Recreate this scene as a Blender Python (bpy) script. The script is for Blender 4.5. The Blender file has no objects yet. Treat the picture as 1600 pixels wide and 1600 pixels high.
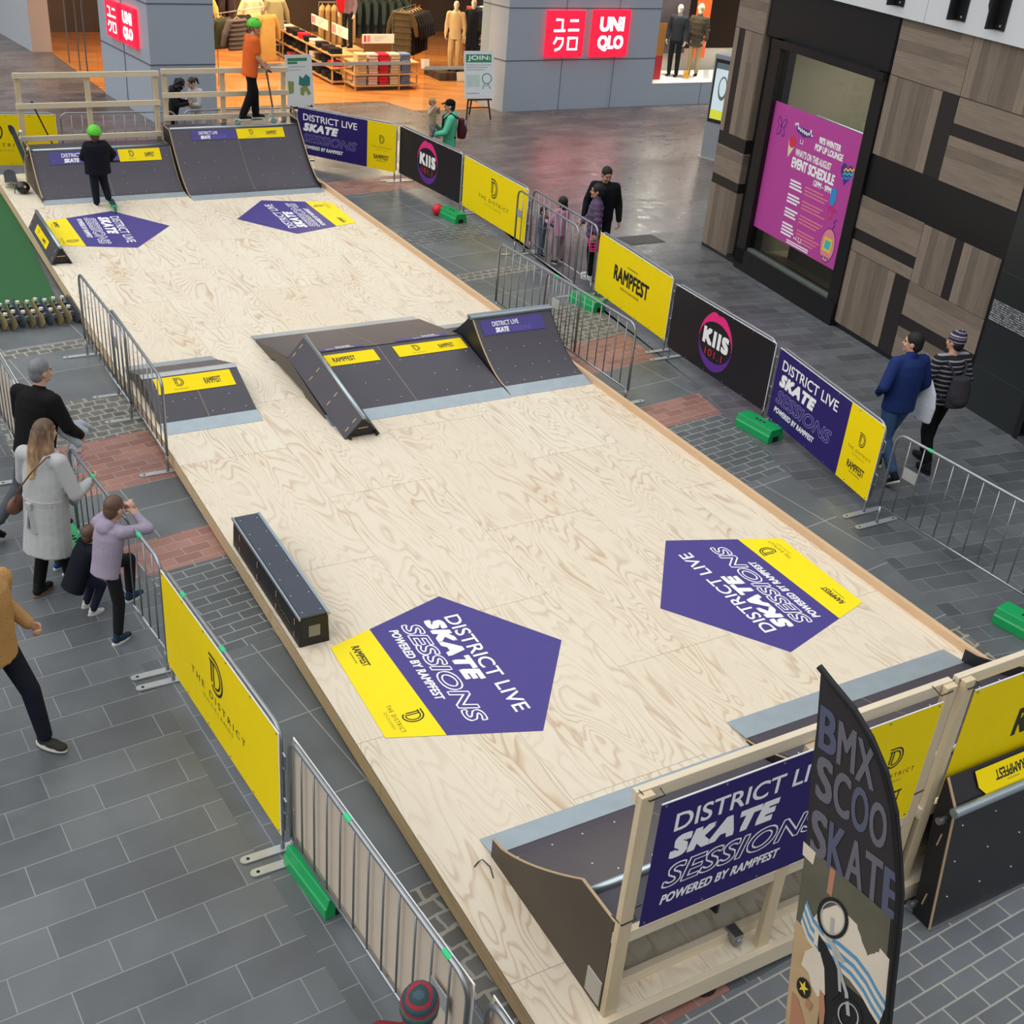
import bpy, bmesh, math, random
from mathutils import Vector, Matrix
PI = math.pi
R = math.radians
random.seed(11)
S = bpy.context.scene
COL = S.collection

# ------------------------------------------------------------------ camera
cam_d = bpy.data.cameras.new('camera')
cam_d.sensor_width = 36.0
cam_d.lens = 36.0 * 1862.33 / 1600.0
cam_d.clip_end = 200
cam = bpy.data.objects.new('camera', cam_d)
COL.objects.link(cam)
cr = Vector((0.87024443, -0.48645365, 0.0777012))
cd = Vector((-0.18508015, -0.4690379, -0.86356748))
cf = Vector((0.45653036, 0.73713384, -0.49821054))
mw = Matrix((cr, -cd, -cf)).transposed().to_4x4()
mw.translation = (0, 0, 6.325)
cam.matrix_world = mw
S.camera = cam

# ------------------------------------------------------------------ world, sun, exposure
W = bpy.data.worlds.new('world')
S.world = W
W.use_nodes = True
nt = W.node_tree
nt.nodes.clear()
wo = nt.nodes.new('ShaderNodeOutputWorld')
bg = nt.nodes.new('ShaderNodeBackground')
tc = nt.nodes.new('ShaderNodeTexCoord')
sx = nt.nodes.new('ShaderNodeSeparateXYZ')
rp = nt.nodes.new('ShaderNodeValToRGB')
rp.color_ramp.elements[0].position = 0.02
rp.color_ramp.elements[0].color = (0.2, 0.205, 0.21, 1)
rp.color_ramp.elements[1].position = 0.75
rp.color_ramp.elements[1].color = (0.95, 0.98, 1.0, 1)
nt.links.new(tc.outputs['Generated'], sx.inputs[0])
nt.links.new(sx.outputs[2], rp.inputs[0])
nt.links.new(rp.outputs[0], bg.inputs[0])
bg.inputs[1].default_value = 1.05
nt.links.new(bg.outputs[0], wo.inputs[0])

sun_d = bpy.data.lights.new('soft_skylight', 'SUN')
sun_d.energy = 1.25
sun_d.angle = R(75)
sun_d.color = (1.0, 0.98, 0.95)
sun = bpy.data.objects.new('soft_skylight', sun_d)
COL.objects.link(sun)
sun.location = (4, 8, 20)
sun.rotation_euler = (R(-8), R(-42), 0)

S.view_settings.view_transform = 'Standard'
S.view_settings.look = 'None'
S.view_settings.gamma = 1.0
S.view_settings.use_curve_mapping = False
S.view_settings.exposure = 0.1

# ------------------------------------------------------------------ materials
def srgb(h):
    h = h.lstrip('#')
    o = []
    for i in (0, 2, 4):
        c = int(h[i:i + 2], 16) / 255.0
        o.append(c / 12.92 if c <= 0.04045 else ((c + 0.055) / 1.055) ** 2.4)
    return (o[0], o[1], o[2], 1.0)

MATS = {}
def mat(name, col, rough=0.6, metal=0.0, var=0.08, scale=6.0, bump=0.0, bscale=40.0, spec=0.5, emit=0.0, stretch=None):
    if name in MATS:
        return MATS[name]
    m = bpy.data.materials.new(name)
    m.use_nodes = True
    n = m.node_tree.nodes
    l = m.node_tree.links
    b = n['Principled BSDF']
    c = srgb(col) if isinstance(col, str) else col
    b.inputs['Roughness'].default_value = rough
    b.inputs['Metallic'].default_value = metal
    b.inputs['Specular IOR Level'].default_value = spec
    t = n.new('ShaderNodeTexCoord')
    vec = t.outputs['Object']
    if stretch:
        mp = n.new('ShaderNodeMapping')
        mp.inputs['Scale'].default_value = stretch
        l.new(vec, mp.inputs[0])
        vec = mp.outputs[0]
    ns = n.new('ShaderNodeTexNoise')
    ns.inputs['Scale'].default_value = scale
    ns.inputs['Detail'].default_value = 4
    l.new(vec, ns.inputs['Vector'])
    mx = n.new('ShaderNodeMix')
    mx.data_type = 'RGBA'
    mx.inputs[6].default_value = tuple(max(0, x * (1 - var)) for x in c[:3]) + (1,)
    mx.inputs[7].default_value = tuple(min(1, x * (1 + var)) for x in c[:3]) + (1,)
    l.new(ns.outputs[0], mx.inputs[0])
    l.new(mx.outputs[2], b.inputs['Base Color'])
    if bump > 0:
        n2 = n.new('ShaderNodeTexNoise')
        n2.inputs['Scale'].default_value = bscale
        n2.inputs['Detail'].default_value = 3
        l.new(vec, n2.inputs['Vector'])
        bp = n.new('ShaderNodeBump')
        bp.inputs['Strength'].default_value = bump
        bp.inputs['Distance'].default_value = 0.02
        l.new(n2.outputs[0], bp.inputs['Height'])
        l.new(bp.outputs[0], b.inputs['Normal'])
    if emit > 0:
        b.inputs['Emission Color'].default_value = c
        b.inputs['Emission Strength'].default_value = emit
    MATS[name] = m
    return m

def math_n(nt, op, a, b=None):
    n = nt.nodes.new('ShaderNodeMath')
    n.operation = op
    for i, v in enumerate((a, b)):
        if v is None:
            continue
        if isinstance(v, (int, float)):
            n.inputs[i].default_value = v
        else:
            nt.links.new(v, n.inputs[i])
    return n.outputs[0]

def ramp_n(nt, fac, stops, interp='LINEAR'):
    r = nt.nodes.new('ShaderNodeValToRGB')
    r.color_ramp.interpolation = interp
    els = r.color_ramp.elements
    while len(els) < len(stops):
        els.new(0.5)
    for e, (p, c) in zip(els, stops):
        e.position = p
        e.color = c if len(c) == 4 else tuple(c) + (1,)
    nt.links.new(fac, r.inputs[0])
    return r.outputs[0]

def mix_n(nt, fac, a, b, mode='MIX'):
    m = nt.nodes.new('ShaderNodeMix')
    m.data_type = 'RGBA'
    m.blend_type = mode
    for i, v in ((0, fac), (6, a), (7, b)):
        if isinstance(v, (int, float)):
            m.inputs[i].default_value = v
        elif isinstance(v, tuple):
            m.inputs[i].default_value = v
        else:
            nt.links.new(v, m.inputs[i])
    return m.outputs[2]

def new_mat(name):
    m = bpy.data.materials.new(name)
    m.use_nodes = True
    MATS[name] = m
    return m, m.node_tree, m.node_tree.nodes['Principled BSDF']

def plywood(name, base, line, knot, sheet=True, ox=2.78, oy=-0.78, gx=2.7, gy=0.6, bands=19.0, rough=0.55, axis='xy'):
    m, t, b = new_mat(name)
    tc = t.nodes.new('ShaderNodeTexCoord')
    sp = t.nodes.new('ShaderNodeSeparateXYZ')
    t.links.new(tc.outputs['Object'], sp.inputs[0])
    ax = {'x': sp.outputs[0], 'y': sp.outputs[1], 'z': sp.outputs[2]}
    x, y = ax[axis[0]], ax[axis[1]]
    if sheet:
        row = math_n(t, 'FLOOR', math_n(t, 'DIVIDE', math_n(t, 'SUBTRACT', x, ox), 1.2))
        off = math_n(t, 'MULTIPLY', math_n(t, 'MODULO', math_n(t, 'ADD', row, 40), 2), 1.2)
        yy = math_n(t, 'DIVIDE', math_n(t, 'ADD', math_n(t, 'SUBTRACT', y, oy), off), 2.4)
        colm = math_n(t, 'FLOOR', yy)
        seed = math_n(t, 'ADD', math_n(t, 'MULTIPLY', row, 7.31), math_n(t, 'MULTIPLY', colm, 3.77))
        fx = math_n(t, 'FRACT', math_n(t, 'DIVIDE', math_n(t, 'SUBTRACT', x, ox), 1.2))
        fy = math_n(t, 'FRACT', yy)
        ex = math_n(t, 'MULTIPLY', math_n(t, 'ABSOLUTE', math_n(t, 'SUBTRACT', fx, 0.5)), 1.2)
        ey = math_n(t, 'MULTIPLY', math_n(t, 'ABSOLUTE', math_n(t, 'SUBTRACT', fy, 0.5)), 2.4)
        seam = math_n(t, 'MAXIMUM', math_n(t, 'GREATER_THAN', ex, 0.5975), math_n(t, 'GREATER_THAN', ey, 1.1965))
    else:
        seed = 3.1
        seam = None
    cb = t.nodes.new('ShaderNodeCombineXYZ')
    t.links.new(math_n(t, 'MULTIPLY', x, gx), cb.inputs[0])
    t.links.new(math_n(t, 'MULTIPLY', y, gy), cb.inputs[1])
    if isinstance(seed, float):
        cb.inputs[2].default_value = seed
    else:
        t.links.new(seed, cb.inputs[2])
    n1 = t.nodes.new('ShaderNodeTexNoise')
    n1.inputs['Scale'].default_value = 1.0
    n1.inputs['Detail'].default_value = 2.5
    n1.inputs['Roughness'].default_value = 0.42
    n1.inputs['Distortion'].default_value = 0.55
    t.links.new(cb.outputs[0], n1.inputs['Vector'])
    fr = math_n(t, 'FRACT', math_n(t, 'MULTIPLY', n1.outputs[0], bands))
    lines = ramp_n(t, fr, [(0.0, (0, 0, 0)), (0.5, (0.05, 0.05, 0.05)), (0.82, (1, 1, 1)), (0.9, (0.6, 0.6, 0.6)), (1.0, (0, 0, 0))])
    n2 = t.nodes.new('ShaderNodeTexNoise')
    n2.inputs['Scale'].default_value = 1.3
    n2.inputs['Detail'].default_value = 3
    t.links.new(cb.outputs[0], n2.inputs['Vector'])
    patch = ramp_n(t, n2.outputs[0], [(0.42, (0.25, 0.25, 0.25)), (0.68, (1, 1, 1))])
    n3 = t.nodes.new('ShaderNodeTexNoise')
    n3.inputs['Scale'].default_value = 60
    mp = t.nodes.new('ShaderNodeMapping')
    mp.inputs['Scale'].default_value = (1, 0.08, 1) if axis[1] == 'y' else (1, 1, 0.08)
    t.links.new(tc.outputs['Object'], mp.inputs[0])
    t.links.new(mp.outputs[0], n3.inputs['Vector'])
    c = mix_n(t, math_n(t, 'MULTIPLY', math_n(t, 'MULTIPLY', lines, patch), 0.68), srgb(base), srgb(line))
    c = mix_n(t, math_n(t, 'MULTIPLY', ramp_n(t, n2.outputs[0], [(0.6, (0, 0, 0)), (0.78, (1, 1, 1))]), 0.35), c, srgb(knot))
    c = mix_n(t, math_n(t, 'MULTIPLY', n3.outputs[0], 0.16), c, srgb(line))
    if seam is not None:
        wn = t.nodes.new('ShaderNodeTexWhiteNoise')
        wn.noise_dimensions = '1D'
        t.links.new(seed, wn.inputs['W'])
        c = mix_n(t, math_n(t, 'MULTIPLY', wn.outputs[0], 0.2), c, srgb(knot))
        c = mix_n(t, math_n(t, 'MULTIPLY', seam, 0.5), c, srgb('#7d6a52'))
    t.links.new(c, b.inputs['Base Color'])
    b.inputs['Roughness'].default_value = rough
    b.inputs['Specular IOR Level'].default_value = 0.25
    return m

def paving(name, w, h, c1, c2, mortar, ang=0.0, warm=None, msize=0.006, offset=0.5, rough=0.42, dist=0.0, ox=0.0, oy=0.0, big=None, freq=2, mbump=0.25, bias=0.0):
    """rows of stone setts in world metres, rows turned by ang degrees"""
    m, t, b = new_mat(name)
    tc = t.nodes.new('ShaderNodeTexCoord')
    mp = t.nodes.new('ShaderNodeMapping')
    mp.vector_type = 'TEXTURE'
    mp.inputs['Rotation'].default_value = (0, 0, R(ang))
    mp.inputs['Location'].default_value = (ox, oy, 0)
    t.links.new(tc.outputs['Object'], mp.inputs[0])
    vec = mp.outputs[0]
    if dist > 0:
        nd = t.nodes.new('ShaderNodeTexNoise')
        nd.inputs['Scale'].default_value = 7.0
        t.links.new(vec, nd.inputs['Vector'])
        va = t.nodes.new('ShaderNodeVectorMath')
        va.operation = 'SCALE'
        va.inputs[3].default_value = dist
        t.links.new(nd.outputs['Color'], va.inputs[0])
        vb = t.nodes.new('ShaderNodeVectorMath')
        t.links.new(vec, vb.inputs[0])
        t.links.new(va.outputs[0], vb.inputs[1])
        vec = vb.outputs[0]
    br = t.nodes.new('ShaderNodeTexBrick')
    br.offset = offset
    br.offset_frequency = freq
    br.squash = 1.0
    br.inputs['Scale'].default_value = 1.0
    br.inputs['Brick Width'].default_value = w
    br.inputs['Row Height'].default_value = h
    br.inputs['Mortar Size'].default_value = msize
    br.inputs['Mortar Smooth'].default_value = 0.1
    br.inputs['Bias'].default_value = bias
    br.inputs['Color1'].default_value = srgb(c1)
    br.inputs['Color2'].default_value = srgb(c2)
    br.inputs['Mortar'].default_value = srgb(mortar)
    t.links.new(vec, br.inputs['Vector'])
    n1 = t.nodes.new('ShaderNodeTexNoise')
    n1.inputs['Scale'].default_value = 1.3
    n1.inputs['Detail'].default_value = 6
    t.links.new(tc.outputs['Object'], n1.inputs['Vector'])
    st = ramp_n(t, n1.outputs[0], [(0.3, (0.78, 0.78, 0.78)), (0.7, (1.16, 1.16, 1.16))])
    c = mix_n(t, 1.0, br.outputs[0], st, 'MULTIPLY')
    if warm:  # reflected light painted into the colour: paving turns browner with distance
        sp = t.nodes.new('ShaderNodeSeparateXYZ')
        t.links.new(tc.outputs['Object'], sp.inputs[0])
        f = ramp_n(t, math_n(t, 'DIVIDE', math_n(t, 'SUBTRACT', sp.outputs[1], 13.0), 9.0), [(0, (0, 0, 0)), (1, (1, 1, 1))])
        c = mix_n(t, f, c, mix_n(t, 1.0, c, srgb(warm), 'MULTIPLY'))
    t.links.new(c, b.inputs['Base Color'])
    n2 = t.nodes.new('ShaderNodeTexNoise')
    n2.inputs['Scale'].default_value = 5
    n2.inputs['Detail'].default_value = 5
    t.links.new(tc.outputs['Object'], n2.inputs['Vector'])
    rr = ramp_n(t, n2.outputs[0], [(0.3, (rough - .08,) * 3), (0.7, (rough + .1,) * 3)])
    t.links.new(rr, b.inputs['Roughness'])
    bp = t.nodes.new('ShaderNodeBump')
    bp.inputs['Strength'].default_value = mbump
    bp.inputs['Distance'].default_value = 0.004
    bp.invert = True
    t.links.new(br.outputs['Fac'], bp.inputs['Height'])
    t.links.new(bp.outputs[0], b.inputs['Normal'])
    return m

# ------------------------------------------------------------------ mesh builder
class MB:
    def __init__(self, M=None):
        self.v, self.f, self.mi, self.M, self.cur = [], [], [], M, 0
    def add(self, vs, fs):
        o = len(self.v)
        for p in vs:
            p = Vector(p)
            self.v.append(self.M @ p if self.M else p)
        for f in fs:
            self.f.append([o + i for i in f])
            self.mi.append(self.cur)
    def box(self, c, s, rz=0.0, rot=None):
        hx, hy, hz = s[0] / 2, s[1] / 2, s[2] / 2
        m = rot if rot is not None else Matrix.Rotation(rz, 3, 'Z')
        c = Vector(c)
        vs = [c + m @ Vector((a * hx, b * hy, d * hz)) for d in (-1, 1) for a, b in ((-1, -1), (1, -1), (1, 1), (-1, 1))]
        self.add(vs, [(3, 2, 1, 0), (4, 5, 6, 7), (0, 1, 5, 4), (1, 2, 6, 5), (2, 3, 7, 6), (3, 0, 4, 7)])
    def bx(self, x0, x1, y0, y1, z0, z1):
        self.box(((x0 + x1) / 2, (y0 + y1) / 2, (z0 + z1) / 2), (abs(x1 - x0), abs(y1 - y0), abs(z1 - z0)))
    def bar(self, p0, p1, w, h, up=(0, 0, 1)):
        p0, p1 = Vector(p0), Vector(p1)
        d = p1 - p0
        L = d.length
        d.normalize()
        u = Vector(up)
        s = d.cross(u)
        if s.length < 1e-4:
            s = Vector((1, 0, 0))
        s.normalize()
        u = s.cross(d)
        m = Matrix((d, s, u)).transposed()
        self.box((p0 + p1) / 2, (L, w, h), rot=m)
    def ring(self, c, t, r, n, ref):
        t = t.normalized()
        a = ref - t * ref.dot(t)
        if a.length < 1e-5:
            a = t.orthogonal()
        a.normalize()
        b = t.cross(a)
        return [c + (a * math.cos(2 * PI * i / n) + b * math.sin(2 * PI * i / n)) * r for i in range(n)], a
    def tube(self, pts, r, n=8, closed=False):
        pts = [Vector(p) for p in pts]
        k = len(pts)
        ref = None
        rings = []
        for i in range(k):
            if closed:
                t = pts[(i + 1) % k] - pts[i - 1]
            else:
                t = pts[min(i + 1, k - 1)] - pts[max(i - 1, 0)]
            if ref is None:
                ref = t.orthogonal()
            rr = r[i] if isinstance(r, (list, tuple)) else r
            rg, ref = self.ring(pts[i], t, rr, n, ref)
            rings.append(rg)
        vs = [p for rg in rings for p in rg]
        fs = []
        for i in range(k if closed else k - 1):
            j = (i + 1) % k
            for q in range(n):
                fs.append((i * n + q, i * n + (q + 1) % n, j * n + (q + 1) % n, j * n + q))
        if not closed:
            fs.append(tuple(range(n - 1, -1, -1)))
            fs.append(tuple((k - 1) * n + q for q in range(n)))
        self.add(vs, fs)
    def cyl(self, p0, p1, r, n=14, r1=None):
        self.tube([p0, p1], [r, r if r1 is None else r1], n)
    def ell(self, c, rad, n=12, k=8, rot=None):
        c = Vector(c)
        m = rot if rot is not None else Matrix.Identity(3)
        vs = [c + m @ Vector((0, 0, -rad[2]))]
        for i in range(1, k):
            th = -PI / 2 + PI * i / k
            for j in range(n):
                a = 2 * PI * j / n
                vs.append(c + m @ Vector((rad[0] * math.cos(th) * math.cos(a), rad[1] * math.cos(th) * math.sin(a), rad[2] * math.sin(th))))
        vs.append(c + m @ Vector((0, 0, rad[2])))
        fs = [(0, 1 + (j + 1) % n, 1 + j) for j in range(n)]
        for i in range(k - 2):
            for j in range(n):
                a = 1 + i * n
                fs.append((a + j, a + (j + 1) % n, a + n + (j + 1) % n, a + n + j))
        last = len(vs) - 1
        a = 1 + (k - 2) * n
        fs += [(a + j, a + (j + 1) % n, last) for j in range(n)]
        self.add(vs, fs)
    def prism(self, prof, a, b, axis='x'):
        """profile polygon extruded from a to b along axis; profile is in the other two axes"""
        n = len(prof)
        def P(u, v, w):
            return {'x': (w, u, v), 'y': (u, w, v), 'z': (u, v, w)}[axis]
        vs = [P(u, v, a) for u, v in prof] + [P(u, v, b) for u, v in prof]
        fs = [tuple(range(n)), tuple(range(2 * n - 1, n - 1, -1))]
        for i in range(n):
            j = (i + 1) % n
            fs.append((i, j, n + j, n + i))
        self.add(vs, fs)
    def sheet(self, top, a, b, th=0.012):
        """strip of surface following a (y, z) line from x=a to x=b, with thickness"""
        prof = list(top)
        low = []
        for i, p in enumerate(top):
            q0, q1 = top[max(i - 1, 0)], top[min(i + 1, len(top) - 1)]
            d = Vector((q1[0] - q0[0], q1[1] - q0[1])).normalized()
            nrm = Vector((-d.y, d.x))
            if nrm.y > 0:
                nrm = -nrm
            low.append((p[0] + nrm.x * th, p[1] + nrm.y * th))
        n = len(top)
        vs = []
        for x in (a, b):
            vs += [(x, p[0], p[1]) for p in prof] + [(x, p[0], p[1]) for p in low]
        fs = []
        for i in range(n - 1):
            fs.append((i, i + 1, 2 * n + i + 1, 2 * n + i))
            fs.append((n + i, 3 * n + i, 3 * n + i + 1, n + i + 1))
            fs.append((i, n + i, n + i + 1, i + 1))
            fs.append((2 * n + i, 2 * n + i + 1, 3 * n + i + 1, 3 * n + i))
        fs.append((0, 2 * n, 3 * n, n))
        fs.append((n - 1, 2 * n - 1, 4 * n - 1, 3 * n - 1))
        self.add(vs, fs)
    def quad(self, *p):
        self.add(p, [tuple(range(len(p)))])
    def build(self, name, m, parent=None, smooth=False, bevel=0.0, fix=True):
        me = bpy.data.meshes.new(name)
        me.from_pydata([tuple(p) for p in self.v], [], self.f)
        ms = m if isinstance(m, (list, tuple)) else [m]
        for q in ms:
            me.materials.append(q)
        if len(ms) > 1:
            for p, i in zip(me.polygons, self.mi):
                p.material_index = i
        if fix:
            b = bmesh.new()
            b.from_mesh(me)
            bmesh.ops.recalc_face_normals(b, faces=b.faces)
            b.to_mesh(me)
            b.free()
        o = bpy.data.objects.new(name, me)
        COL.objects.link(o)
        if parent is not None:
            o.parent = parent
        if smooth:
            for p in me.polygons:
                p.use_smooth = True
        if bevel > 0:
            bv = o.modifiers.new('bevel', 'BEVEL')
            bv.width = bevel
            bv.segments = 2
            bv.limit_method = 'ANGLE'
        return o

def thing(name, label, cat, loc=(0, 0, 0), rz=0.0, group=None):
    o = bpy.data.objects.new(name, None)
    o.empty_display_size = 0.1
    COL.objects.link(o)
    o.location = loc
    o.rotation_euler = (0, 0, rz)
    return tag(o, label, cat, group)

def tag(o, label, cat, group=None, kind=None):
    o['label'] = label
    o['category'] = cat
    if group:
        o['group'] = group
    if kind:
        o['kind'] = kind
    return o

def struct(o, label=None):
    o['kind'] = 'structure'
    if label:
        o['label'] = label
    return o

def copy_tree(o, parent=None):
    c = o.copy()
    COL.objects.link(c)
    if parent is not None:
        c.parent = parent
    for ch in list(o.children):
        copy_tree(ch, c)
    return c

def off_origin(o, loc, rz=0.0):
    """move mesh data so that the object's origin sits at loc"""
    M = Matrix.Translation(loc) @ Matrix.Rotation(rz, 4, 'Z')
    o.data.transform(M.inverted())
    o.location = loc
    o.rotation_euler = (0, 0, rz)
    return o

# ------------------------------------------------------------------ lettering
TXT = {}
def text_data(s, weight=0.0, shear=0.0, space=1.0):
    k = (s, weight, shear, space)
    if k in TXT:
        return TXT[k]
    cu = bpy.data.curves.new('t', 'FONT')
    cu.body = s
    cu.size = 1.0
    cu.offset = weight
    cu.shear = shear
    cu.space_character = space
    cu.resolution_u = 4
    ob = bpy.data.objects.new('t', cu)
    COL.objects.link(ob)
    dg = bpy.context.evaluated_depsgraph_get()
    dg.update()
    me = bpy.data.meshes.new_from_object(ob.evaluated_get(dg))
    vs = [(v.co.x, v.co.y) for v in me.vertices]
    fs = [tuple(p.vertices) for p in me.polygons]
    bpy.data.objects.remove(ob)
    bpy.data.meshes.remove(me)
    bpy.data.curves.remove(cu)
    TXT[k] = (vs, fs)
    return TXT[k]

class Art:
    """flat printed artwork in a local plane: M maps (u, v, 0) into the parent's space"""
    def __init__(self, M):
        self.M = M
        self.d = {}
    tn = 0
    def mb(self, key):
        if key not in self.d:
            self.d[key] = MB()
        return self.d[key]
    def P(self, u, v, lay):
        return self.M @ Vector((u, v, 0.0012 * lay))
    def poly(self, key, pts, lay=1):
        self.mb(key).add([self.P(u, v, lay) for u, v in pts], [tuple(range(len(pts)))])
    def rect(self, key, u0, v0, u1, v1, lay=1):
        self.poly(key, [(u0, v0), (u1, v0), (u1, v1), (u0, v1)], lay)
    def text(self, key, s, u0, v0, u1, v1, weight=0.02, shear=0.0, lay=2, space=1.0, inner=None, rot=0.0, line=0.012):
        vs, fs = text_data(s, 0.0, shear, space)
        xs = [p[0] for p in vs]
        ys = [p[1] for p in vs]
        kx = (u1 - u0) / (max(xs) - min(xs))
        ky = (v1 - v0) / (max(ys) - min(ys))
        mx, my = min(xs), min(ys)
        r = weight * min(kx, ky) * 0.85
        if inner:
            r = max(r, line)
        u0, v0 = u0 + r, v0 + r
        kx, ky = kx * max(.3, 1 - 2 * r / (u1 - u0 + r)), ky * max(.3, 1 - 2 * r / (v1 - v0 + r))
        ca, sa = math.cos(rot), math.sin(rot)
        def T(p):
            a, b = (p[0] - mx) * kx, (p[1] - my) * ky
            return (u0 + a * ca - b * sa, v0 + a * sa + b * ca)
        self.tn += 1
        key = key[:2] + (self.tn,)
        inner = inner and inner[:2] + (self.tn,)
        def stack(k_, rad, ly):
            ds = [(0, 0)] + ([(rad * a, rad * b) for a in (-1, 0, 1) for b in (-1, 0, 1) if a or b] if rad > 0.0004 else [])
            for i, (a, b) in enumerate(ds):
                self.mb(k_).add([self.P(T(p)[0] + a, T(p)[1] + b, ly + .04 * i) for p in vs], fs)
        stack(key, r, lay)
        if inner:
            stack(inner, r - line, lay + 1)
    def stroke(self, key, pts, w, lay=2, closed=False):
        n = len(pts)
        L, Rr = [], []
        for i in range(n):
            a = Vector(pts[i - 1] if (closed or i > 0) else pts[i])
            b = Vector(pts[(i + 1) % n] if (closed or i < n - 1) else pts[i])
            d = (b - a).normalized()
            q = Vector((-d.y, d.x)) * w / 2
            p = Vector(pts[i])
            L.append(self.P(*(p + q), lay))
            Rr.append(self.P(*(p - q), lay))
        fs = []
        for i in range(n if closed else n - 1):
            j = (i + 1) % n
            fs.append((i, j, n + j, n + i))
        self.mb(key).add(L + Rr, fs)
    def ellipse(self, key, cu, cv, ru, rv, lay=2, n=28, rot=0.0):
        ca, sa = math.cos(rot), math.sin(rot)
        pts = []
        for i in range(n):
            a = 2 * PI * i / n
            x, y = ru * math.cos(a), rv * math.sin(a)
            pts.append((cu + x * ca - y * sa, cv + x * sa + y * ca))
        self.poly(key, pts, lay)
    def dlogo(self, key, cu, cv, h, lay=2):
        def q(p):
            return (cu + (p[0] - 0.24) * h, cv + (p[1] - 0.5) * h)
        arc = [(0.2 + 0.42 * math.sin(a), 0.5 + 0.5 * math.cos(a)) for a in [PI * i / 10 for i in range(11)]]
        self.stroke(key, [q(p) for p in [(-0.16, 1.0)] + arc + [(0.06, 0.03), (-0.03, 0.13)]], 0.075 * h, lay)
        self.stroke(key, [q((-0.04, 0.86)), q((-0.04, 0.22))], 0.075 * h, lay)
        arc2 = [(0.2 + 0.28 * math.sin(a), 0.5 + 0.35 * math.cos(a)) for a in [PI * i / 10 for i in range(11)]]
        self.stroke(key, [q(p) for p in [(-0.14, 0.85)] + arc2 + [(0.1, 0.15), (0.1, 0.85)]], 0.065 * h, lay)
    def finish(self, parent):
        for key, mb in self.d.items():
            mname, part = key[0], key[1]
            mb.build(part, MATS[mname], parent, fix=False)

def plane_M(origin, udir, up=(0, 0, 1), lift=0.0):
    u = Vector(udir).normalized()
    v = Vector(up)
    v = (v - u * v.dot(u)).normalized()
    n = u.cross(v)
    M = Matrix((u, v, n)).transposed().to_4x4()
    M.translation = Vector(origin) + n * lift
    return M
# ------------------------------------------------------------------ shared materials
mat('navy vinyl', '#2b1f66', 0.5, var=0.03, spec=0.25)
mat('deck navy', '#453a86', 0.5, var=0.06, scale=9)
mat('yellow vinyl', '#f5d800', 0.6, var=0.04, spec=0.2)
mat('deck yellow', '#fbe21a', 0.55, var=0.05, spec=0.25)
mat('black vinyl', '#15131a', 0.4, var=0.1)
mat('white print', '#f4f4f6', 0.5, var=0.02)
mat('black print', '#191712', 0.5, var=0.05)
mat('olive print', '#a19a1c', 0.5, var=0.05)
mat('pink print', '#e8257e', 0.5, var=0.05)
mat('purple print', '#5d2a92', 0.5, var=0.05)
mat('violet line', '#5d53a2', 0.5, var=0.05)
mat('red print', '#d8263c', 0.5, var=0.05)
mat('galvanised', '#9a9ea2', 0.34, 0.85, var=0.18, scale=14)
mat('galvanised flat', '#b9bcbd', 0.45, 0.6, var=0.15, scale=10)
mat('steel plate', '#aab6bd', 0.38, 0.45, var=0.14, scale=7)
mat('coping steel', '#a8b4bb', 0.3, 0.8, var=0.12, scale=9)
mat('ramp ply', '#45414a', 0.42, var=0.14, scale=3.5, bump=0.05, bscale=90)
mat('ramp side', '#4a4238', 0.5, var=0.16, scale=3)
mat('ramp side black', '#16151a', 0.5, var=0.15, scale=3)
mat('ply edge', '#b59a78', 0.6, var=0.15, scale=30)
mat('screw', '#d6d8d8', 0.3, 0.6)
mat('black plastic', '#131315', 0.5, var=0.1)
mat('rubber', '#1b1b1d', 0.75, var=0.1)
mat('green plastic', '#109a55', 0.38, var=0.08)
mat('dark hole', '#0b120d', 0.8)
mat('green tape', '#2fc07e', 0.5)
mat('pine', '#d8c9af', 0.6, var=0.13, scale=3, stretch=(1, 9, 9))
mat('pine vertical', '#d0bd9c', 0.6, var=0.13, scale=3, stretch=(9, 9, 1))
mat('pine brown', '#d2b18c', 0.6, var=0.14, scale=3, stretch=(9, 1, 9))
mat('cable tie', '#111111', 0.5)
plywood('deck plywood', '#e8dfcc', '#a98661', '#d3b594')
plywood('fascia plywood', '#dcc29a', '#b08c60', '#c4a277', sheet=False, axis='yz', gx=0.6, gy=6)
# ------------------------------------------------------------------ ground
def patch(name, pts, m, z=0.0, parent=None, lift=0.0):
    b = MB()
    b.add([(x, y, z) for x, y in pts], [tuple(range(len(pts)))])
    o = b.build(name, m, parent, fix=False)
    return o

paving('bluestone walkway', 0.62, 0.285, '#64686b', '#56595d', '#84878b', ang=3.5, msize=0.004, rough=0.36, ox=0.13, oy=0.1)
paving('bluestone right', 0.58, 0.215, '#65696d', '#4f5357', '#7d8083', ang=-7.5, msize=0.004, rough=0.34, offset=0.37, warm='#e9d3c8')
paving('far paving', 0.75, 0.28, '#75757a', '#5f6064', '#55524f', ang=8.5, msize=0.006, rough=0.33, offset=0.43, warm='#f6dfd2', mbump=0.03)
paving('bluestone slab', 1.05, 0.92, '#666b6d', '#5d6163', '#979895', ang=7, msize=0.006, offset=0.0, rough=0.45, ox=0.33, oy=0.37)
paving('cobble stone', 0.15, 0.135, '#706e68', '#5b5a55', '#98968d', ang=8, msize=0.013, rough=0.6, dist=0.075, offset=0.45)
paving('red brick', 0.27, 0.125, '#a27568', '#885f55', '#978a82', ang=8, msize=0.006, rough=0.6, offset=0.5)
paving('small brick', 0.29, 0.125, '#606466', '#525658', '#9a9b98', ang=8, msize=0.006, rough=0.5)
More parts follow.
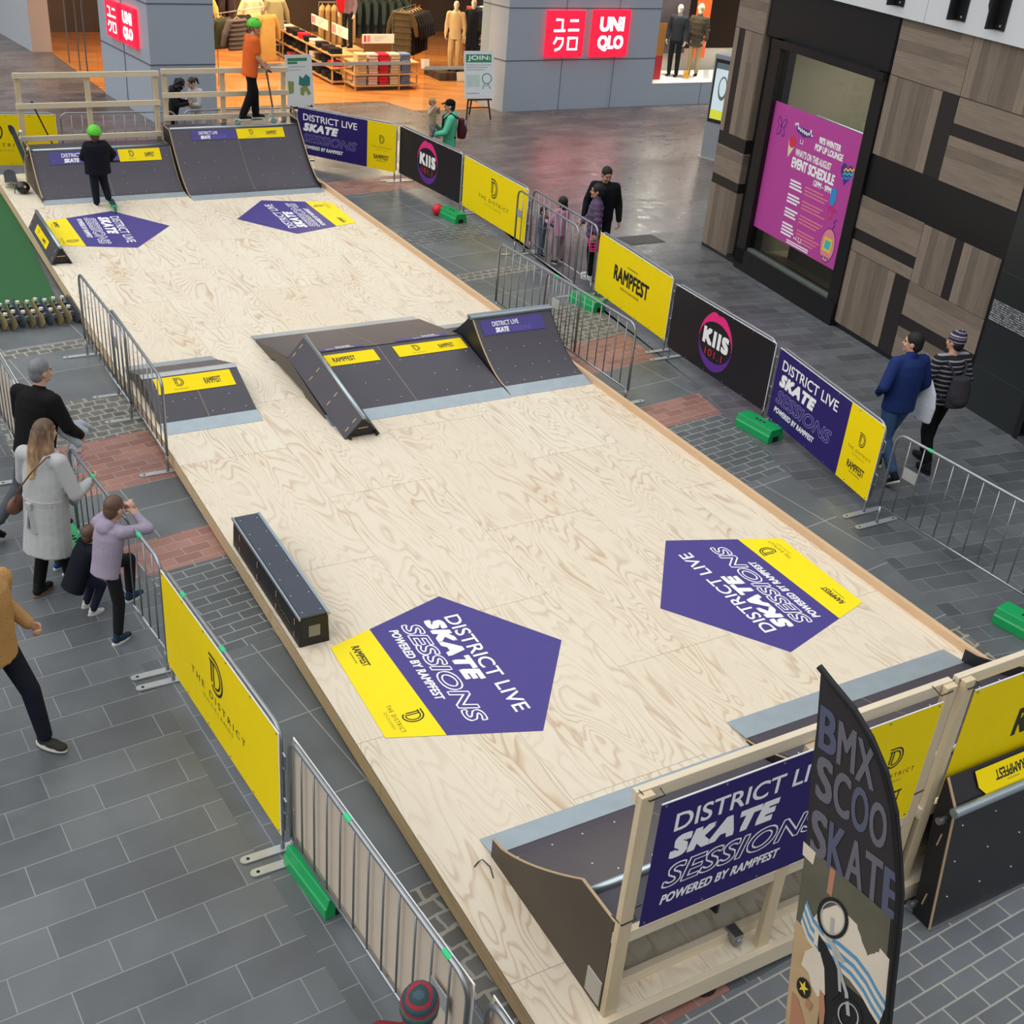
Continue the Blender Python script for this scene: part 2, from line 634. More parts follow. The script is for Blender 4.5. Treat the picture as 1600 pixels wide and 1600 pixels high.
paving('near brick', 0.30, 0.142, '#73787d', '#656a6f', '#aaa8a2', ang=2.5, msize=0.007, rough=0.48)
paving('border stone', 0.34, 0.26, '#5d6164', '#53575a', '#7f8183', ang=94, msize=0.004, rough=0.4)

floor = patch('floor', [(-14, -6), (7.6, -6), (8.4, 4.9), (9.79, 11.24), (10.9, 20.2), (10.9, 24), (-14, 24)], MATS['bluestone walkway'])
struct(floor)
fr = patch('floor', [(7.6, -6), (24, -6), (24, 17.4), (10.45, 17.4), (9.79, 11.24), (8.4, 4.9)], MATS['bluestone right'])
struct(fr)
ff = patch('floor', [(10.45, 17.4), (30, 17.4), (30, 46), (-14, 46), (-14, 24), (10.9, 24), (10.9, 20.2)], MATS['far paving'])
struct(ff)

def Lx(y):
    return 2.48 - (y - 7.02) * 0.124
def Rx(y):
    return 8.77 + (y - 5.83) * 0.172 if y < 11.3 else 9.72 + (y - 11.3) * 0.105
TS = 0.11
def band(name, y0, y1, m, side, z=0.003, xl=None):
    """strip of paving beside the deck; y given at x = 2.8 (left) or 8.6 (right)"""
    if side == 'L':
        x0 = xl if xl is not None else Lx((y0 + y1) / 2) - 0.35
        x1, xr = 3.2, 2.8
    else:
        x0, xr = 8.0, 8.6
        x1 = None
    def Y(x, yb):
        return yb + (x - xr) * TS
    if side == 'L':
        pts = [(x0, Y(x0, y0)), (x1, Y(x1, y0)), (x1, Y(x1, y1)), (x0, Y(x0, y1))]
    else:
        def edge(yb):
            x = Rx(yb)
            return (x, Y(x, yb))
        pts = [(x0, Y(x0, y0)), edge(y0), edge(y1), (x0, Y(x0, y1))]
    o = patch(name, pts, MATS[m], z, floor)
    return struct(o)
# left of the deck, from the near end to the far end
band('cobble_band', 2.6, 5.13, 'cobble stone', 'L', xl=2.62)
band('slab_band', 5.13, 8.22, 'bluestone slab', 'L')
band('small_brick_band', 8.22, 9.66, 'small brick', 'L', xl=2.02)
band('brick_band', 9.66, 10.27, 'red brick', 'L', xl=1.8)
band('slab_band', 10.27, 11.36, 'bluestone slab', 'L', xl=1.6)
band('brick_band', 11.36, 12.56, 'red brick', 'L', xl=1.4)
band('cobble_band', 12.56, 13.68, 'cobble stone', 'L', xl=1.3)
band('slab_band', 13.68, 15.2, 'bluestone slab', 'L', xl=1.2)
band('cobble_band', 15.2, 15.48, 'cobble stone', 'L', xl=1.0)
band('slab_band', 15.48, 16.8, 'bluestone slab', 'L', xl=0.9)
band('border_band', 16.8, 22.3, 'border stone', 'L', xl=0.6)
band('brick_band', 22.3, 23.1, 'red brick', 'L', xl=0.6)
# right of the deck
band('cobble_band', 3.4, 5.83, 'cobble stone', 'R')
band('slab_band', 5.83, 8.93, 'bluestone slab', 'R')
band('small_brick_band', 8.93, 10.47, 'small brick', 'R')
band('brick_band', 10.47, 11.08, 'red brick', 'R')
band('slab_band', 11.08, 12.2, 'bluestone slab', 'R')
band('brick_band', 12.2, 13.17, 'red brick', 'R')
band('cobble_band', 13.17, 14.5, 'cobble stone', 'R')
band('slab_band', 14.5, 16.0, 'bluestone slab', 'R')
band('cobble_band', 16.0, 16.34, 'cobble stone', 'R')
band('slab_band', 16.34, 17.85, 'bluestone slab', 'R')
band('small_brick_band', 17.85, 18.6, 'small brick', 'R')
band('slab_band', 18.6, 21.0, 'bluestone slab', 'R')
band('brick_band', 21.0, 21.95, 'red brick', 'R')
# in front of the near ramps
struct(patch('near_brick_band', [(3.0, 3.47), (3.0, -3), (12.5, -3), (12.5, 3.2), (9.3, 3.35), (8.4, 3.6)], MATS['near brick'], 0.003, floor))
struct(patch('brick_band', [(3.0, 3.72), (3.0, 3.44), (4.12, 3.5), (4.12, 3.78)], MATS['red brick'], 0.005, floor))
# line of border pavers along the left walkway
struct(patch('border_band', [(1.98, 3.4), (2.66, 3.4), (2.3, 8.3), (1.62, 8.3)], MATS['border stone'], 0.002, floor))

t = MB()
t.bx(12.45, 13.2, 16.88, 17.34, 0.0, 0.006)
for i in range(11):
    t.bx(12.47, 13.18, 16.9 + i * 0.04, 16.92 + i * 0.04, 0.006, 0.012)
g = t.build('drain_grate', mat('grate iron', '#6d6b69', 0.5, 0.5))
off_origin(g, (12.8, 17.1, 0))
tag(g, 'grey slotted drain grate set in the paving behind the man in the black jacket', 'drain grate')

t = MB()
t.prism([(0.2, 16.78), (2.63, 16.78), (2.86, 21.5), (2.9, 22.4), (0.0, 22.4)], 0.004, 0.028, 'z')
g = t.build('turf_mat', mat('turf', '#2b6437', 0.9, var=0.25, scale=60, bump=0.6, bscale=300))
off_origin(g, (1.5, 19.5, 0))
tag(g, 'green artificial turf mat on the ground left of the deck', 'turf mat')
# ------------------------------------------------------------------ the plywood deck
DX0, DX1, DY0, DY1, DZ = 2.78, 8.2, 3.57, 23.0, 0.2
deck = thing('skate_deck', 'long low plywood skate deck that all the ramps stand on', 'skate deck', (5.5, 13, 0))
def dk(b, name, m, **k):
    b.M = Matrix.Translation((-5.5, -13, 0)) if b.M is None else b.M
    o = b.build(name, m, deck, **k)
    return o
# world-space plywood so that the sheet pattern lies where the photo shows it
b = MB()
b.bx(DX0, DX1, DY0, DY1, DZ - 0.018, DZ)
o = b.build('deck_top', MATS['deck plywood'], deck)
o.location = (-5.5, -13, 0)
o.data.transform(Matrix.Identity(4))
b = MB()
for y in [3.57, 5.97, 8.37, 10.77, 13.17, 15.57, 17.97, 20.37]:
    b.bx(DX0, DX0 + 0.02, y + 0.004, min(y + 2.396, DY1), 0.035, DZ - 0.019)
o = b.build('side_fascia', MATS['fascia plywood'], deck)
o.location = (-5.5, -13, 0)
b = MB()
b.bx(DX1, DX1 + 0.045, DY0 + 0.4, DY1 - 1.2, 0.03, DZ + 0.085)
o = b.build('side_curb', MATS['pine brown'], deck, bevel=0.004)
o.location = (-5.5, -13, 0)
b = MB()
b.bx(DX0, 5.56, DY0 - 0.045, DY0, 0.05, DZ + 0.002)
b.bx(5.6, 8.3, DY0 - 0.045, DY0, 0.05, DZ + 0.002)
o = b.build('end_beam', MATS['pine'], deck, bevel=0.003)
o.location = (-5.5, -13, 0)
b = MB()
for i in range(9):
    b.bx(DX0 + 0.1, DX1 - 0.05, 3.9 + i * 2.35, 3.945 + i * 2.35, 0.02, DZ - 0.019)
o = b.build('joist', MATS['pine'], deck)
o.location = (-5.5, -13, 0)
for x in (3.98, 6.6):
    b = MB()
    b.tube([(x, 3.62, 0.0), (x, 3.62, 0.028), (x, 3.62, 0.032), (x, 3.62, 0.08)], [0.1, 0.1, 0.05, 0.05], 18)
    o = b.build('levelling_foot', MATS['rubber'], deck)
    o.location = (-5.5, -13, 0)

# ------------------------------------------------------------------ pentagon graphics stuck on the deck
def pentagon(cx, cy, rz, label):
    """reading direction is local +u; the tip of the pentagon points to +v"""
    root = MB()
    Rr = 1.05
    pts = []
    for k in range(5):
        a = PI / 2 + 2 * PI * k / 5
        pts.append((Rr * math.cos(a), Rr * math.sin(a)))
    root.prism(pts, 0.0, 0.0015, 'z')
    ob = root.build('floor_decal', MATS['deck navy'])
    ob.location = (cx, cy, DZ + 0.0006)
    ob.rotation_euler = (0, 0, rz)
    tag(ob, label, 'floor decal', 'pentagon decals on the deck')
    A = Art(Matrix.Translation((0, 0, 0.0016)))
    Y, Wt, Bk, Nv = ('deck yellow', 'yellow_panel'), ('white print', 'lettering'), ('black print', 'logo'), ('deck navy', 'letter_fill')
    def xe(v):   # half width of the pentagon at height v below its widest line
        p0, p1 = pts[1], pts[2]
        return abs(p0[0] + (p1[0] - p0[0]) * (v - p0[1]) / (p1[1] - p0[1]))
    v0, v1 = -0.45, -0.40
    A.poly(Y, [pts[2], pts[3], (xe(v1), v1), (-xe(v0), v0)], 1)
    A.text(Wt, 'DISTRICT LIVE', -0.68, 0.225, 0.72, 0.365, 0.012, 0, 2)
    A.text(Wt, 'SKATE', -0.69, 0.03, 0.24, 0.2, 0.07, 0.25, 2, space=1.14)
    A.text(Wt, 'SESSIONS', -0.70, -0.185, 0.72, -0.01, 0.03, 0.25, 2, inner=Nv, line=0.011)
    A.text(Wt, 'POWERED BY RAMPFEST', -0.66, -0.305, 0.36, -0.225, 0.045, 0.22, 2, space=1.06)
    A.dlogo(Bk, 0.46, -0.55, 0.17, 2)
    A.text(('black print', 'caption'), 'THE DISTRICT', 0.27, -0.71, 0.61, -0.672, 0.0, 0, 2, space=1.5)
    A.text(('olive print', 'small_lettering'), 'DOCKLANDS', 0.34, -0.757, 0.55, -0.73, 0.0, 0, 2, space=1.5)
    A.text(('black print', 'word_mark'), 'RAMPFEST', -0.56, -0.69, -0.27, -0.62, 0.03, 0, 2)
    A.rect(('olive print', 'small_lettering'), -0.5, -0.727, -0.33, -0.715, 2)
    A.finish(ob)
    return ob
pentagon(3.876, 6.98, R(-92), 'navy and yellow pentagon decal on the deck, left of the two nearest the camera')
pentagon(7.08, 6.97, R(88), 'navy and yellow pentagon decal on the deck, right of the two nearest the camera')
pentagon(3.86, 19.39, R(-92), 'navy and yellow pentagon decal in front of the child with the green scooter')
pentagon(7.12, 19.40, R(88), 'navy and yellow pentagon decal in front of the taller back ramp')

# ------------------------------------------------------------------ ramps
RP, SP = MATS['ramp ply'], MATS['steel plate']
def rel(root):
    return Matrix.Translation(-Vector(root.location))
def screws(root, pts):
    b = MB(rel(root))
    for p in pts:
        b.ell(p, (0.008, 0.008, 0.004), 6, 4)
    b.build('screw_heads', MATS['screw'], root)
def interp(prof, y):
    for (a, za), (c, zc) in zip(prof[:-1], prof[1:]):
        if min(a, c) <= y <= max(a, c):
            return za + (zc - za) * (y - a) / (c - a + 1e-9)
    return prof[-1][1]
def sticker(root, prof, x0, x1, y0, y1, kind, flip=False, edge=0):
    """label strip lying on a sloping (y, z) profile between y0 (low) and y1 (high)"""
    p0 = Vector((x0, y0, interp(prof, y0)))
    p1 = Vector((x0, y1, interp(prof, y1)))
    L = (p1 - p0).length
    Wd = x1 - x0
    up = (p1 - p0)
    if flip:
        M = plane_M(p1 + Vector((Wd, 0, 0)), (-1, 0, 0), -up, 0.004)
    else:
        M = plane_M(p0, (1, 0, 0), up, 0.004)
    A = Art(rel(root) @ M)
    if kind == 'yellow':
        A.rect(('yellow vinyl', 'sticker'), 0, 0, Wd, L, 1)
        A.dlogo(('black print', 'sticker_emblem'), Wd * 0.3, L * 0.62, L * 0.5, 2)
        A.text(('olive print', 'sticker_caption'), 'THE DISTRICT', Wd * 0.2, L * 0.14, Wd * 0.4, L * 0.24, 0, 0, 2)
        A.text(('black print', 'sticker_print'), 'RAMPFEST', Wd * 0.62, L * 0.3, Wd * 0.84, L * 0.68, 0.03, 0, 2)
    elif kind == 'yellow_r':
        A.rect(('yellow vinyl', 'sticker'), 0, 0, Wd, L, 1)
        A.text(('black print', 'sticker_print'), 'RAMPFEST', Wd * 0.36, L * 0.3, Wd * 0.68, L * 0.7, 0.03, 0, 2)
    elif kind == 'navy':
        A.rect(('deck navy', 'sticker'), 0, 0, Wd, L, 1)
        A.text(('white print', 'sticker_print'), 'DISTRICT LIVE', Wd * 0.18, L * 0.55, Wd * 0.6, L * 0.86, 0.015, 0, 2)
        A.text(('white print', 'sticker_print'), 'SKATE', Wd * 0.2, L * 0.12, Wd * 0.42, L * 0.45, 0.06, 0.2, 2)
        A.text(('violet line', 'sticker_caption'), 'SESSIONS', Wd * 0.44, L * 0.12, Wd * 0.78, L * 0.42, 0.03, 0.2, 2)
    A.finish(root)

def arc_profile(yb, zb, yt, zt, n=10, k=1.75):
    """curved transition that starts nearly flat at (yb, zb) and steepens to (yt, zt)"""
    return [(yb + (yt - yb) * i / n, zb + (zt - zb) * (i / n) ** k) for i in range(n + 1)]

def quarter(name, label, x0, x1, yf, yp, yc, zc, yb, sides, stickers=(), sidemat='ramp side', rise=0.12, seams=1, k=1.6, group=None):
    """quarter pipe: steel plate from yf to yp, curve up to the coping at (yc, zc), platform back to yb"""
    sg = 1 if yb > yf else -1
    root = thing(name, label, 'skate ramp', ((x0 + x1) / 2, (yf + yb) / 2, DZ), 0, group)
    M = rel(root)
    zp = DZ + 0.035
    prof = arc_profile(yp, zp, yc, zc, 12, k)
    b = MB(M)
    b.sheet([(yf, DZ + 0.005), (yp, zp + 0.004)], x0 - 0.0, x1, 0.005)
    b.build('steel_plate', SP, root)
    b = MB(M)
    b.sheet(prof, x0 + 0.018, x1 - 0.018, 0.015)
    b.build('riding_surface', RP, root)
    b = MB(M)
    b.bx(x0 + 0.018, x1 - 0.018, min(yc, yb), max(yc, yb), zc - 0.03, zc - 0.012)
    b.build('platform', RP, root)
    b = MB(M)
    b.tube([(x0 + 0.02, yc + sg * 0.01, zc - 0.005), (x1 - 0.02, yc + sg * 0.01, zc - 0.005)], 0.028, 14)
    b.build('coping', MATS['coping steel'], root, smooth=True)
    for s, hi in sides:
        xa = x0 if s < 0 else x1 - 0.018
        ri = rise if hi else -0.02
        top = [(y, z + ri) for y, z in prof] + [(yb, zc + ri)]
        ys = yp - sg * 0.03 if hi else yp
        poly = [(ys, DZ)] + [(ys, zp + ri + 0.01)] * (1 if hi else 0) + top[0 if not hi else 1:] + [(yb, DZ)]
        b = MB(M)
        b.prism(poly, xa, xa + 0.018, 'x')
        b.build('side_panel', MATS[sidemat], root)
        b = MB(M)
        tp = poly[1:-1]
        for (ya, za), (yb2, zb2) in zip(tp[:-1], tp[1:]):
            b.bar((xa + 0.009, ya, za + 0.001), (xa + 0.009, yb2, zb2 + 0.001), 0.019, 0.004)
        b.build('panel_edge', MATS['ply edge'], root)
    for i in range(1, 3):
        b = MB(M)
        xm = x0 + (x1 - x0) * i / 3
        b.prism([(yp, DZ), (yp, zp - 0.02)] + [(y, z - 0.02) for y, z in prof[1:]] + [(yb, zc - 0.032), (yb, zc - 0.2), (yc + sg * 0.05, zc - 0.25), (yc - sg * 0.1, DZ)], xm - 0.01, xm + 0.01, 'x')
        b.build('rib', MATS['ramp side black'], root)
    for i in range(seams):
        xm = x0 + (x1 - x0) * (i + 1) / (seams + 1)
        b = MB(M)
        for (ya, za), (y2, z2) in zip(prof[:-1], prof[1:]):
            b.bar((xm, ya, za + 0.0005), (xm, y2, z2 + 0.0005), 0.003, 0.002)
        b.build('surface_seam', MATS['ply edge'], root)
    pts = []
    for i in range(9):
        for fy in (0.12, 0.36, 0.6, 0.84):
            if random.random() < 0.75:
                y = yp + (yc - yp) * fy
                pts.append((x0 + 0.12 + (x1 - x0 - 0.24) * i / 8 + random.uniform(-.02, .02), y, interp(prof, y) + 0.003))
    screws(root, pts)
    for st in stickers:
        sticker(root, prof, *st)
    return root, prof

# near end, riding towards the far end
q, pf = quarter('quarter_pipe', 'dark quarter pipe with a tall brown side panel, near left corner of the deck', 3.17, 5.57, 5.16, 4.96, 3.97, 0.86, 3.62, [(-1, True), (1, False)],
        [(3.3, 5.0, 4.14, 4.0, 'yellow')], rise=0.115, k=1.3)
b = MB(rel(q))
b.bx(3.162, 3.17, 3.63, 3.78, 0.24, 0.44)
o = b.build('paper_label', mat('label paper', '#b9b4aa', 0.6), q)
q, pf = quarter('quarter_pipe', 'dark quarter pipe set further forward at the near right corner of the deck', 5.58, 8.06, 5.45, 5.2, 3.97, 0.86, 3.62, [(-1, False), (1, True)], [], sidemat='ramp side black', rise=0.12, k=1.3)
# far end, riding towards the camera
q, pf = quarter('quarter_pipe', 'lower of the two back quarter pipes, behind the child in the green helmet', 3.25, 5.66, 20.93, 21.1, 21.9, 0.87, 22.38, [(-1, True), (1, False)],
        [(3.55, 4.72, 21.72, 21.87, 'navy'), (4.3 + .42, 5.45, 21.72, 21.87, 'yellow')], rise=0.05)
q, pf = quarter('quarter_pipe', 'taller of the two back quarter pipes, where the teenager in orange stands', 5.68, 8.12, 20.65, 20.83, 22.0, 1.12, 22.38, [(-1, False), (1, True)],
        [(6.05, 6.87, 21.84, 21.97, 'navy'), (6.9, 7.8, 21.84, 21.97, 'yellow')], sidemat='ramp side black', rise=0.08)

# funbox in the middle: bank up, bank down
def bank(name, label, x0, x1, yf, yb, zr, cope, stickers, holes=True):
    ym = (yf + yb) / 2
    root = thing(name, label, 'skate ramp', ((x0 + x1) / 2, ym, DZ))
    M = rel(root)
    f = [(yf, DZ + 0.004), (yf + 0.22, DZ + 0.045)]
    g = [(yb, DZ + 0.004), (yb - 0.22, DZ + 0.045)]
    up = [f[1], (ym - 0.015, zr)]
    dn = [(ym + 0.015, zr), g[1]]
    for i, l in enumerate((f, g)):
        bb = MB(M)
        bb.sheet(l, x0, x1, 0.004)
        bb.build('steel_plate', SP, root)
    for l in (up, dn):
        bb = MB(M)
        bb.sheet(l, x0, x1, 0.015)
        bb.build('riding_surface', RP, root)
    for xa in (x0, x1 - 0.018):
        bb = MB(M)
        bb.prism([(yf + 0.22, DZ + 0.01), (yf + 0.22, DZ + 0.03), (ym, zr - 0.016), (yb - 0.22, DZ + 0.03), (yb - 0.22, DZ + 0.01), (ym + 0.62, DZ + 0.002), (ym + 0.5, DZ + 0.05), (ym - 0.5, DZ + 0.05), (ym - 0.62, DZ + 0.002)], xa, xa + 0.018, 'x')
        bb.build('side_panel', MATS['ramp side'], root)
    bb = MB(M)
    xm = (x0 + x1) / 2
    for (p, q2) in ((up[0], up[1]), (dn[0], dn[1])):
        bb.bar((xm, p[0], p[1] + 0.0006), (xm, q2[0], q2[1] + 0.0006), 0.004, 0.002)
    bb.build('surface_seam', MATS['ply edge'], root)
    if cope:
        bb = MB(M)
        bb.prism([(ym - 0.07, zr - 0.012), (ym, zr + 0.008), (ym + 0.05, zr - 0.006)], x0 - 0.01, x1 + 0.01, 'x')
        bb.build('coping', MATS['galvanised flat'], root)
    pts = []
    for i in range(8):
        for fy in (0.1, 0.4, 0.7):
            if random.random() < 0.7:
                y = up[0][0] + (up[1][0] - up[0][0]) * fy
                pts.append((x0 + 0.1 + (x1 - x0 - 0.2) * i / 7, y, interp(up, y) + 0.003))
    screws(root, pts)
    for st in stickers:
        sticker(root, up, *st)
    return root, up
fb, up = bank('funbox', 'wide dark funbox of two banks meeting in a low ridge mid deck', 4.62, 6.99, 11.54, 14.42, 0.48, False,
              [(4.8, 5.72, 12.66, 12.9, 'yellow_r'), (5.98, 6.95, 12.66, 12.9, 'yellow')])
dn = [(12.995, 0.48), (14.2, DZ + 0.045)]
for xa, xb in ((4.9, 5.65), (6.1, 6.85)):
    A = Art(rel(fb) @ plane_M((xb, 13.02, interp(dn, 13.02)), (-1, 0, 0), Vector((0, -1.2, 0.28)), 0.004))
    A.rect(('deck navy', 'sticker'), 0, -0.2, xb - xa, 0.0, 1)
    A.text(('white print', 'sticker_print'), 'DISTRICT LIVE', 0.12, -0.075, 0.5, -0.02, 0.015, 0, 2)
    A.text(('white print', 'sticker_print'), 'SKATE', 0.14, -0.16, 0.35, -0.1, 0.06, 0.2, 2)
    A.finish(fb)
bank('funbox', 'small dark bank ramp with a yellow strip behind the left gate barriers', 2.84, 3.95, 11.95, 13.94, 0.5, True,
     [(2.95, 3.85, 12.6, 12.86, 'yellow')])

# double sided spine quarter beside the funbox
root = thing('spine_ramp', 'narrow double sided spine ramp at the right edge of the deck', 'skate ramp', (7.6, 12.75, DZ))
M = rel(root)
fr_ = arc_profile(11.77, DZ + 0.045, 12.72, 0.8, 12, 1.7)
bk_ = arc_profile(13.75, DZ + 0.045, 12.79, 0.8, 12, 1.7)
for l in ([(11.55, DZ + 0.004), (11.77, DZ + 0.048)], [(13.98, DZ + 0.004), (13.75, DZ + 0.048)]):
    b = MB(M)
    b.sheet(l, 7.01, 8.19, 0.004)
    b.build('steel_plate', SP, root)
for l in (fr_, bk_):
    b = MB(M)
    b.sheet(l, 7.03, 8.17, 0.015)
    b.build('riding_surface', RP, root)
for xa in (7.01, 8.172):
    b = MB(M)
    b.prism([(11.77, DZ)] + [(y, z - 0.01) for y, z in fr_] + [(y, z - 0.01) for y, z in reversed(bk_)] + [(13.75, DZ), (13.1, DZ + 0.04), (12.4, DZ + 0.04)], xa, xa + 0.018, 'x')
    b.build('side_panel', MATS['ramp side black'], root)
b = MB(M)
for (ya, za), (y2, z2) in zip(fr_[:-1], fr_[1:]):
    b.bar((7.02, ya, za + 0.002), (7.02, y2, z2 + 0.002), 0.02, 0.004)
b.build('panel_edge', MATS['ply edge'], root)
b = MB(M)
b.tube([(6.99, 12.72, 0.805), (8.21, 12.72, 0.805)], 0.027, 14)
b.tube([(6.99, 12.79, 0.805), (8.21, 12.79, 0.805)], 0.027, 14)
b.bx(7.0, 8.2, 12.72, 12.79, 0.79, 0.83)
b.build('coping', MATS['coping steel'], root, smooth=False)
sticker(root, fr_, 7.1, 8.02, 12.52, 12.68, 'navy')
screws(root, [(7.1 + 0.25 * i, y, interp(fr_, y) + 0.003) for i in range(5) for y in (11.85, 12.1, 12.35)])

# triangular grind rails
def tri_rail(label, p0, p1, wid, h, yel):
    """p0 near end base centre, p1 far end base centre"""
    p0, p1 = Vector(p0), Vector(p1)
    L = (p1 - p0).length
    root = thing('grind_rail', label, 'grind rail', p0)
    d = (p1 - p0).normalized()
    sx_ = Vector((1, 0, 0))
    up_ = sx_.cross(d).normalized()
    M = Matrix((sx_, d, up_)).transposed().to_4x4()
    a, c = wid / 2, 0.025
    b = MB(M)
    b.prism([(-a, 0.0), (-c, h), (-c + 0.016, h), (-a + 0.02, 0.0)], 0, L, 'y')
    b.build('side_board', MATS['ramp ply'], root)
    b = MB(M)
    b.prism([(a, 0.0), (c, h), (c - 0.016, h), (a - 0.02, 0.0)], 0, L, 'y')
    b.build('side_board', MATS['ramp ply'], root)
    for y in (0.01, L - 0.03):
        b = MB(M)
        b.prism([(-a + 0.025, 0.02), (-c + 0.02, h - 0.01), (c - 0.02, h - 0.01), (a - 0.025, 0.02)], y, y + 0.018, 'y')
        b.build('end_panel', MATS['ramp side black'], root)
    b = MB(M)
    b.bar((-0.06, 0.006, h * 0.48), (0.06, 0.006, h * 0.48), 0.004, 0.012)
    b.build('hand_slot', MATS['ply edge'], root)
    b = MB(M)
    b.tube([(0, -0.01, h + 0.012), (0, L + 0.01, h + 0.012)], 0.026, 14)
    b.build('rail_pipe', MATS['coping steel'], root, smooth=True)
    b = MB(M)
    for s in (-1, 1):
        for i in range(4):
            y = 0.08 + (L - 0.16) * i / 3
            for fz in (0.3, 0.72):
                xx = s * (a + (c - a) * fz + 0.003)
                b.bar((s * (a + (c - a) * (fz - 0.1)) + s * 0.003, y, h * (fz - 0.1)), (s * (a + (c - a) * (fz + 0.1)) + s * 0.003, y, h * (fz + 0.1)), 0.016, 0.003, up=(s, 0, 0.8))
    b.build('joint_tabs', MATS['ply edge'], root)
    b = MB(M)
    for s in (-1, 1):
        b.tube([(s * a * 0.75 - 0.01, -0.02, 0.03), (s * a * 0.75 + 0.01, -0.02, 0.03)], 0.026, 12)
    b.build('caster', MATS['rubber'], root)
    if yel:
        sl = Vector((a - c, 0, h)).normalized()
        A = Art(M @ plane_M((-a - 0.001, L * 0.78, 0), (0, -1, 0), Vector((a - c, 0, h)), 0.003))
        A.rect(('yellow vinyl', 'sticker'), 0, h * 0.28, L * 0.5, h * 0.82, 1)
        A.text(('black print', 'sticker_print'), 'RAMPFEST', L * 0.3, h * 0.42, L * 0.42, h * 0.62, 0.03, 0, 2)
        A.dlogo(('black print', 'sticker_emblem'), L * 0.12, h * 0.58, h * 0.25, 2)
        A.finish(root)
    return root
tri_rail('black triangular grind rail with a steel pipe leaning up the funbox', (4.85, 11.18, DZ + 0.004), (4.82, 12.94, 0.5), 0.43, 0.25, False)
tri_rail('black triangular grind rail with a yellow strip at the left deck edge', (2.93, 17.92, DZ + 0.004), (2.94, 19.78, DZ + 0.004), 0.3, 0.24, True)

# ledge box
root = thing('grind_ledge', 'long black grind ledge box with steel edges at the left deck edge', 'grind ledge', (2.945, 8.6, DZ))
M = Matrix.Identity(4)
b = MB(M)
b.bx(-0.115, 0.115, -0.87, 0.9, 0.285, 0.3)
b.build('top_board', mat('ledge top', '#39404e', 0.45, var=0.15, scale=5), root)
for s in (-1, 1):
    b = MB(M)
    b.prism([(s * 0.135, 0), (s * 0.122, 0.285), (s * 0.107, 0.285), (s * 0.12, 0)], -0.87, 0.9, 'y')
    b.build('side_board', MATS['ramp side black'], root)
    b = MB(M)
    b.bx(s * 0.125 - 0.014, s * 0.125 + 0.005 * s + 0.007, -0.88, 0.91, 0.278, 0.303)
    b.build('edge_angle', MATS['coping steel'], root)
for y in (-0.872, 0.89):
    b = MB(M)
    b.prism([(-0.12, 0), (0.12, 0), (0.108, 0.28), (-0.108, 0.28)], y, y + 0.014, 'y')
    b.build('end_panel', MATS['ramp side black'], root)
b = MB(M)
b.bx(-0.05, 0.05, -0.876, -0.872, 0.09, 0.2)
b.build('hand_hole', mat('hole inside', '#8f8b7c', 0.7), root)
b = MB(M)
for y in (-0.75, -0.3, 0.2, 0.7):
    b.box((-0.131, y, 0.19), (0.005, 0.012, 0.06))
    b.box((-0.136, y, 0.06), (0.005, 0.012, 0.05))
b.build('joint_tabs', MATS['ply edge'], root)
b = MB(M)
for i in range(7):
    for s in (-1, 1):
        b.ell((s * 0.08, -0.8 + i * 0.27, 0.3), (0.006, 0.006, 0.003), 6, 4)
b.build('screw_heads', MATS['screw'], root)
A = Art(plane_M((-0.133, -0.35, 0.1), (0, -1, 0), (0.013, 0, 0.285), 0.002))
A.stroke(('olive print', 'scribble'), [(0.0, 0.07), (0.02, 0.0), (0.05, 0.05), (0.07, 0.0), (0.11, 0.02), (0.14, 0.0), (0.17, 0.03), (0.2, 0.0), (0.24, 0.02), (0.3, 0.0)], 0.004, 1)
A.finish(root)

# timber guard frames behind the ramps
def timber_frame(label, x0, x1, y, zt, zm, zl, posts, zbot, front=-1):
    root = thing('guard_rail', label, 'guard rail', ((x0 + x1) / 2, y, zbot))
    M = rel(root)
    for px in posts:
        b = MB(M)
        b.bx(px - 0.045, px + 0.045, y - 0.02, y + 0.025, zbot, zt - 0.005)
        b.build('post', MATS['pine vertical'], root, bevel=0.003)
    for z, hh in ((zt, 0.09), (zm, 0.09), (zl, 0.09)):
        if z is None:
            continue
        b = MB(M)
        b.bx(x0, x1, y + front * 0.066, y + front * 0.021, z - hh, z)
        b.build('rail', MATS['pine'], root, bevel=0.003)
    return root
timber_frame('three rail timber guard rail on top of the lower back quarter pipe', 3.2, 5.66, 22.42, 2.05, 1.55, 1.0, (3.27, 4.42, 5.6), 0.2)
timber_frame('three rail timber guard rail behind the teenager in orange', 5.7, 8.06, 22.42, 2.08, 1.67, 1.27, (5.76, 6.82, 7.99), 0.2)

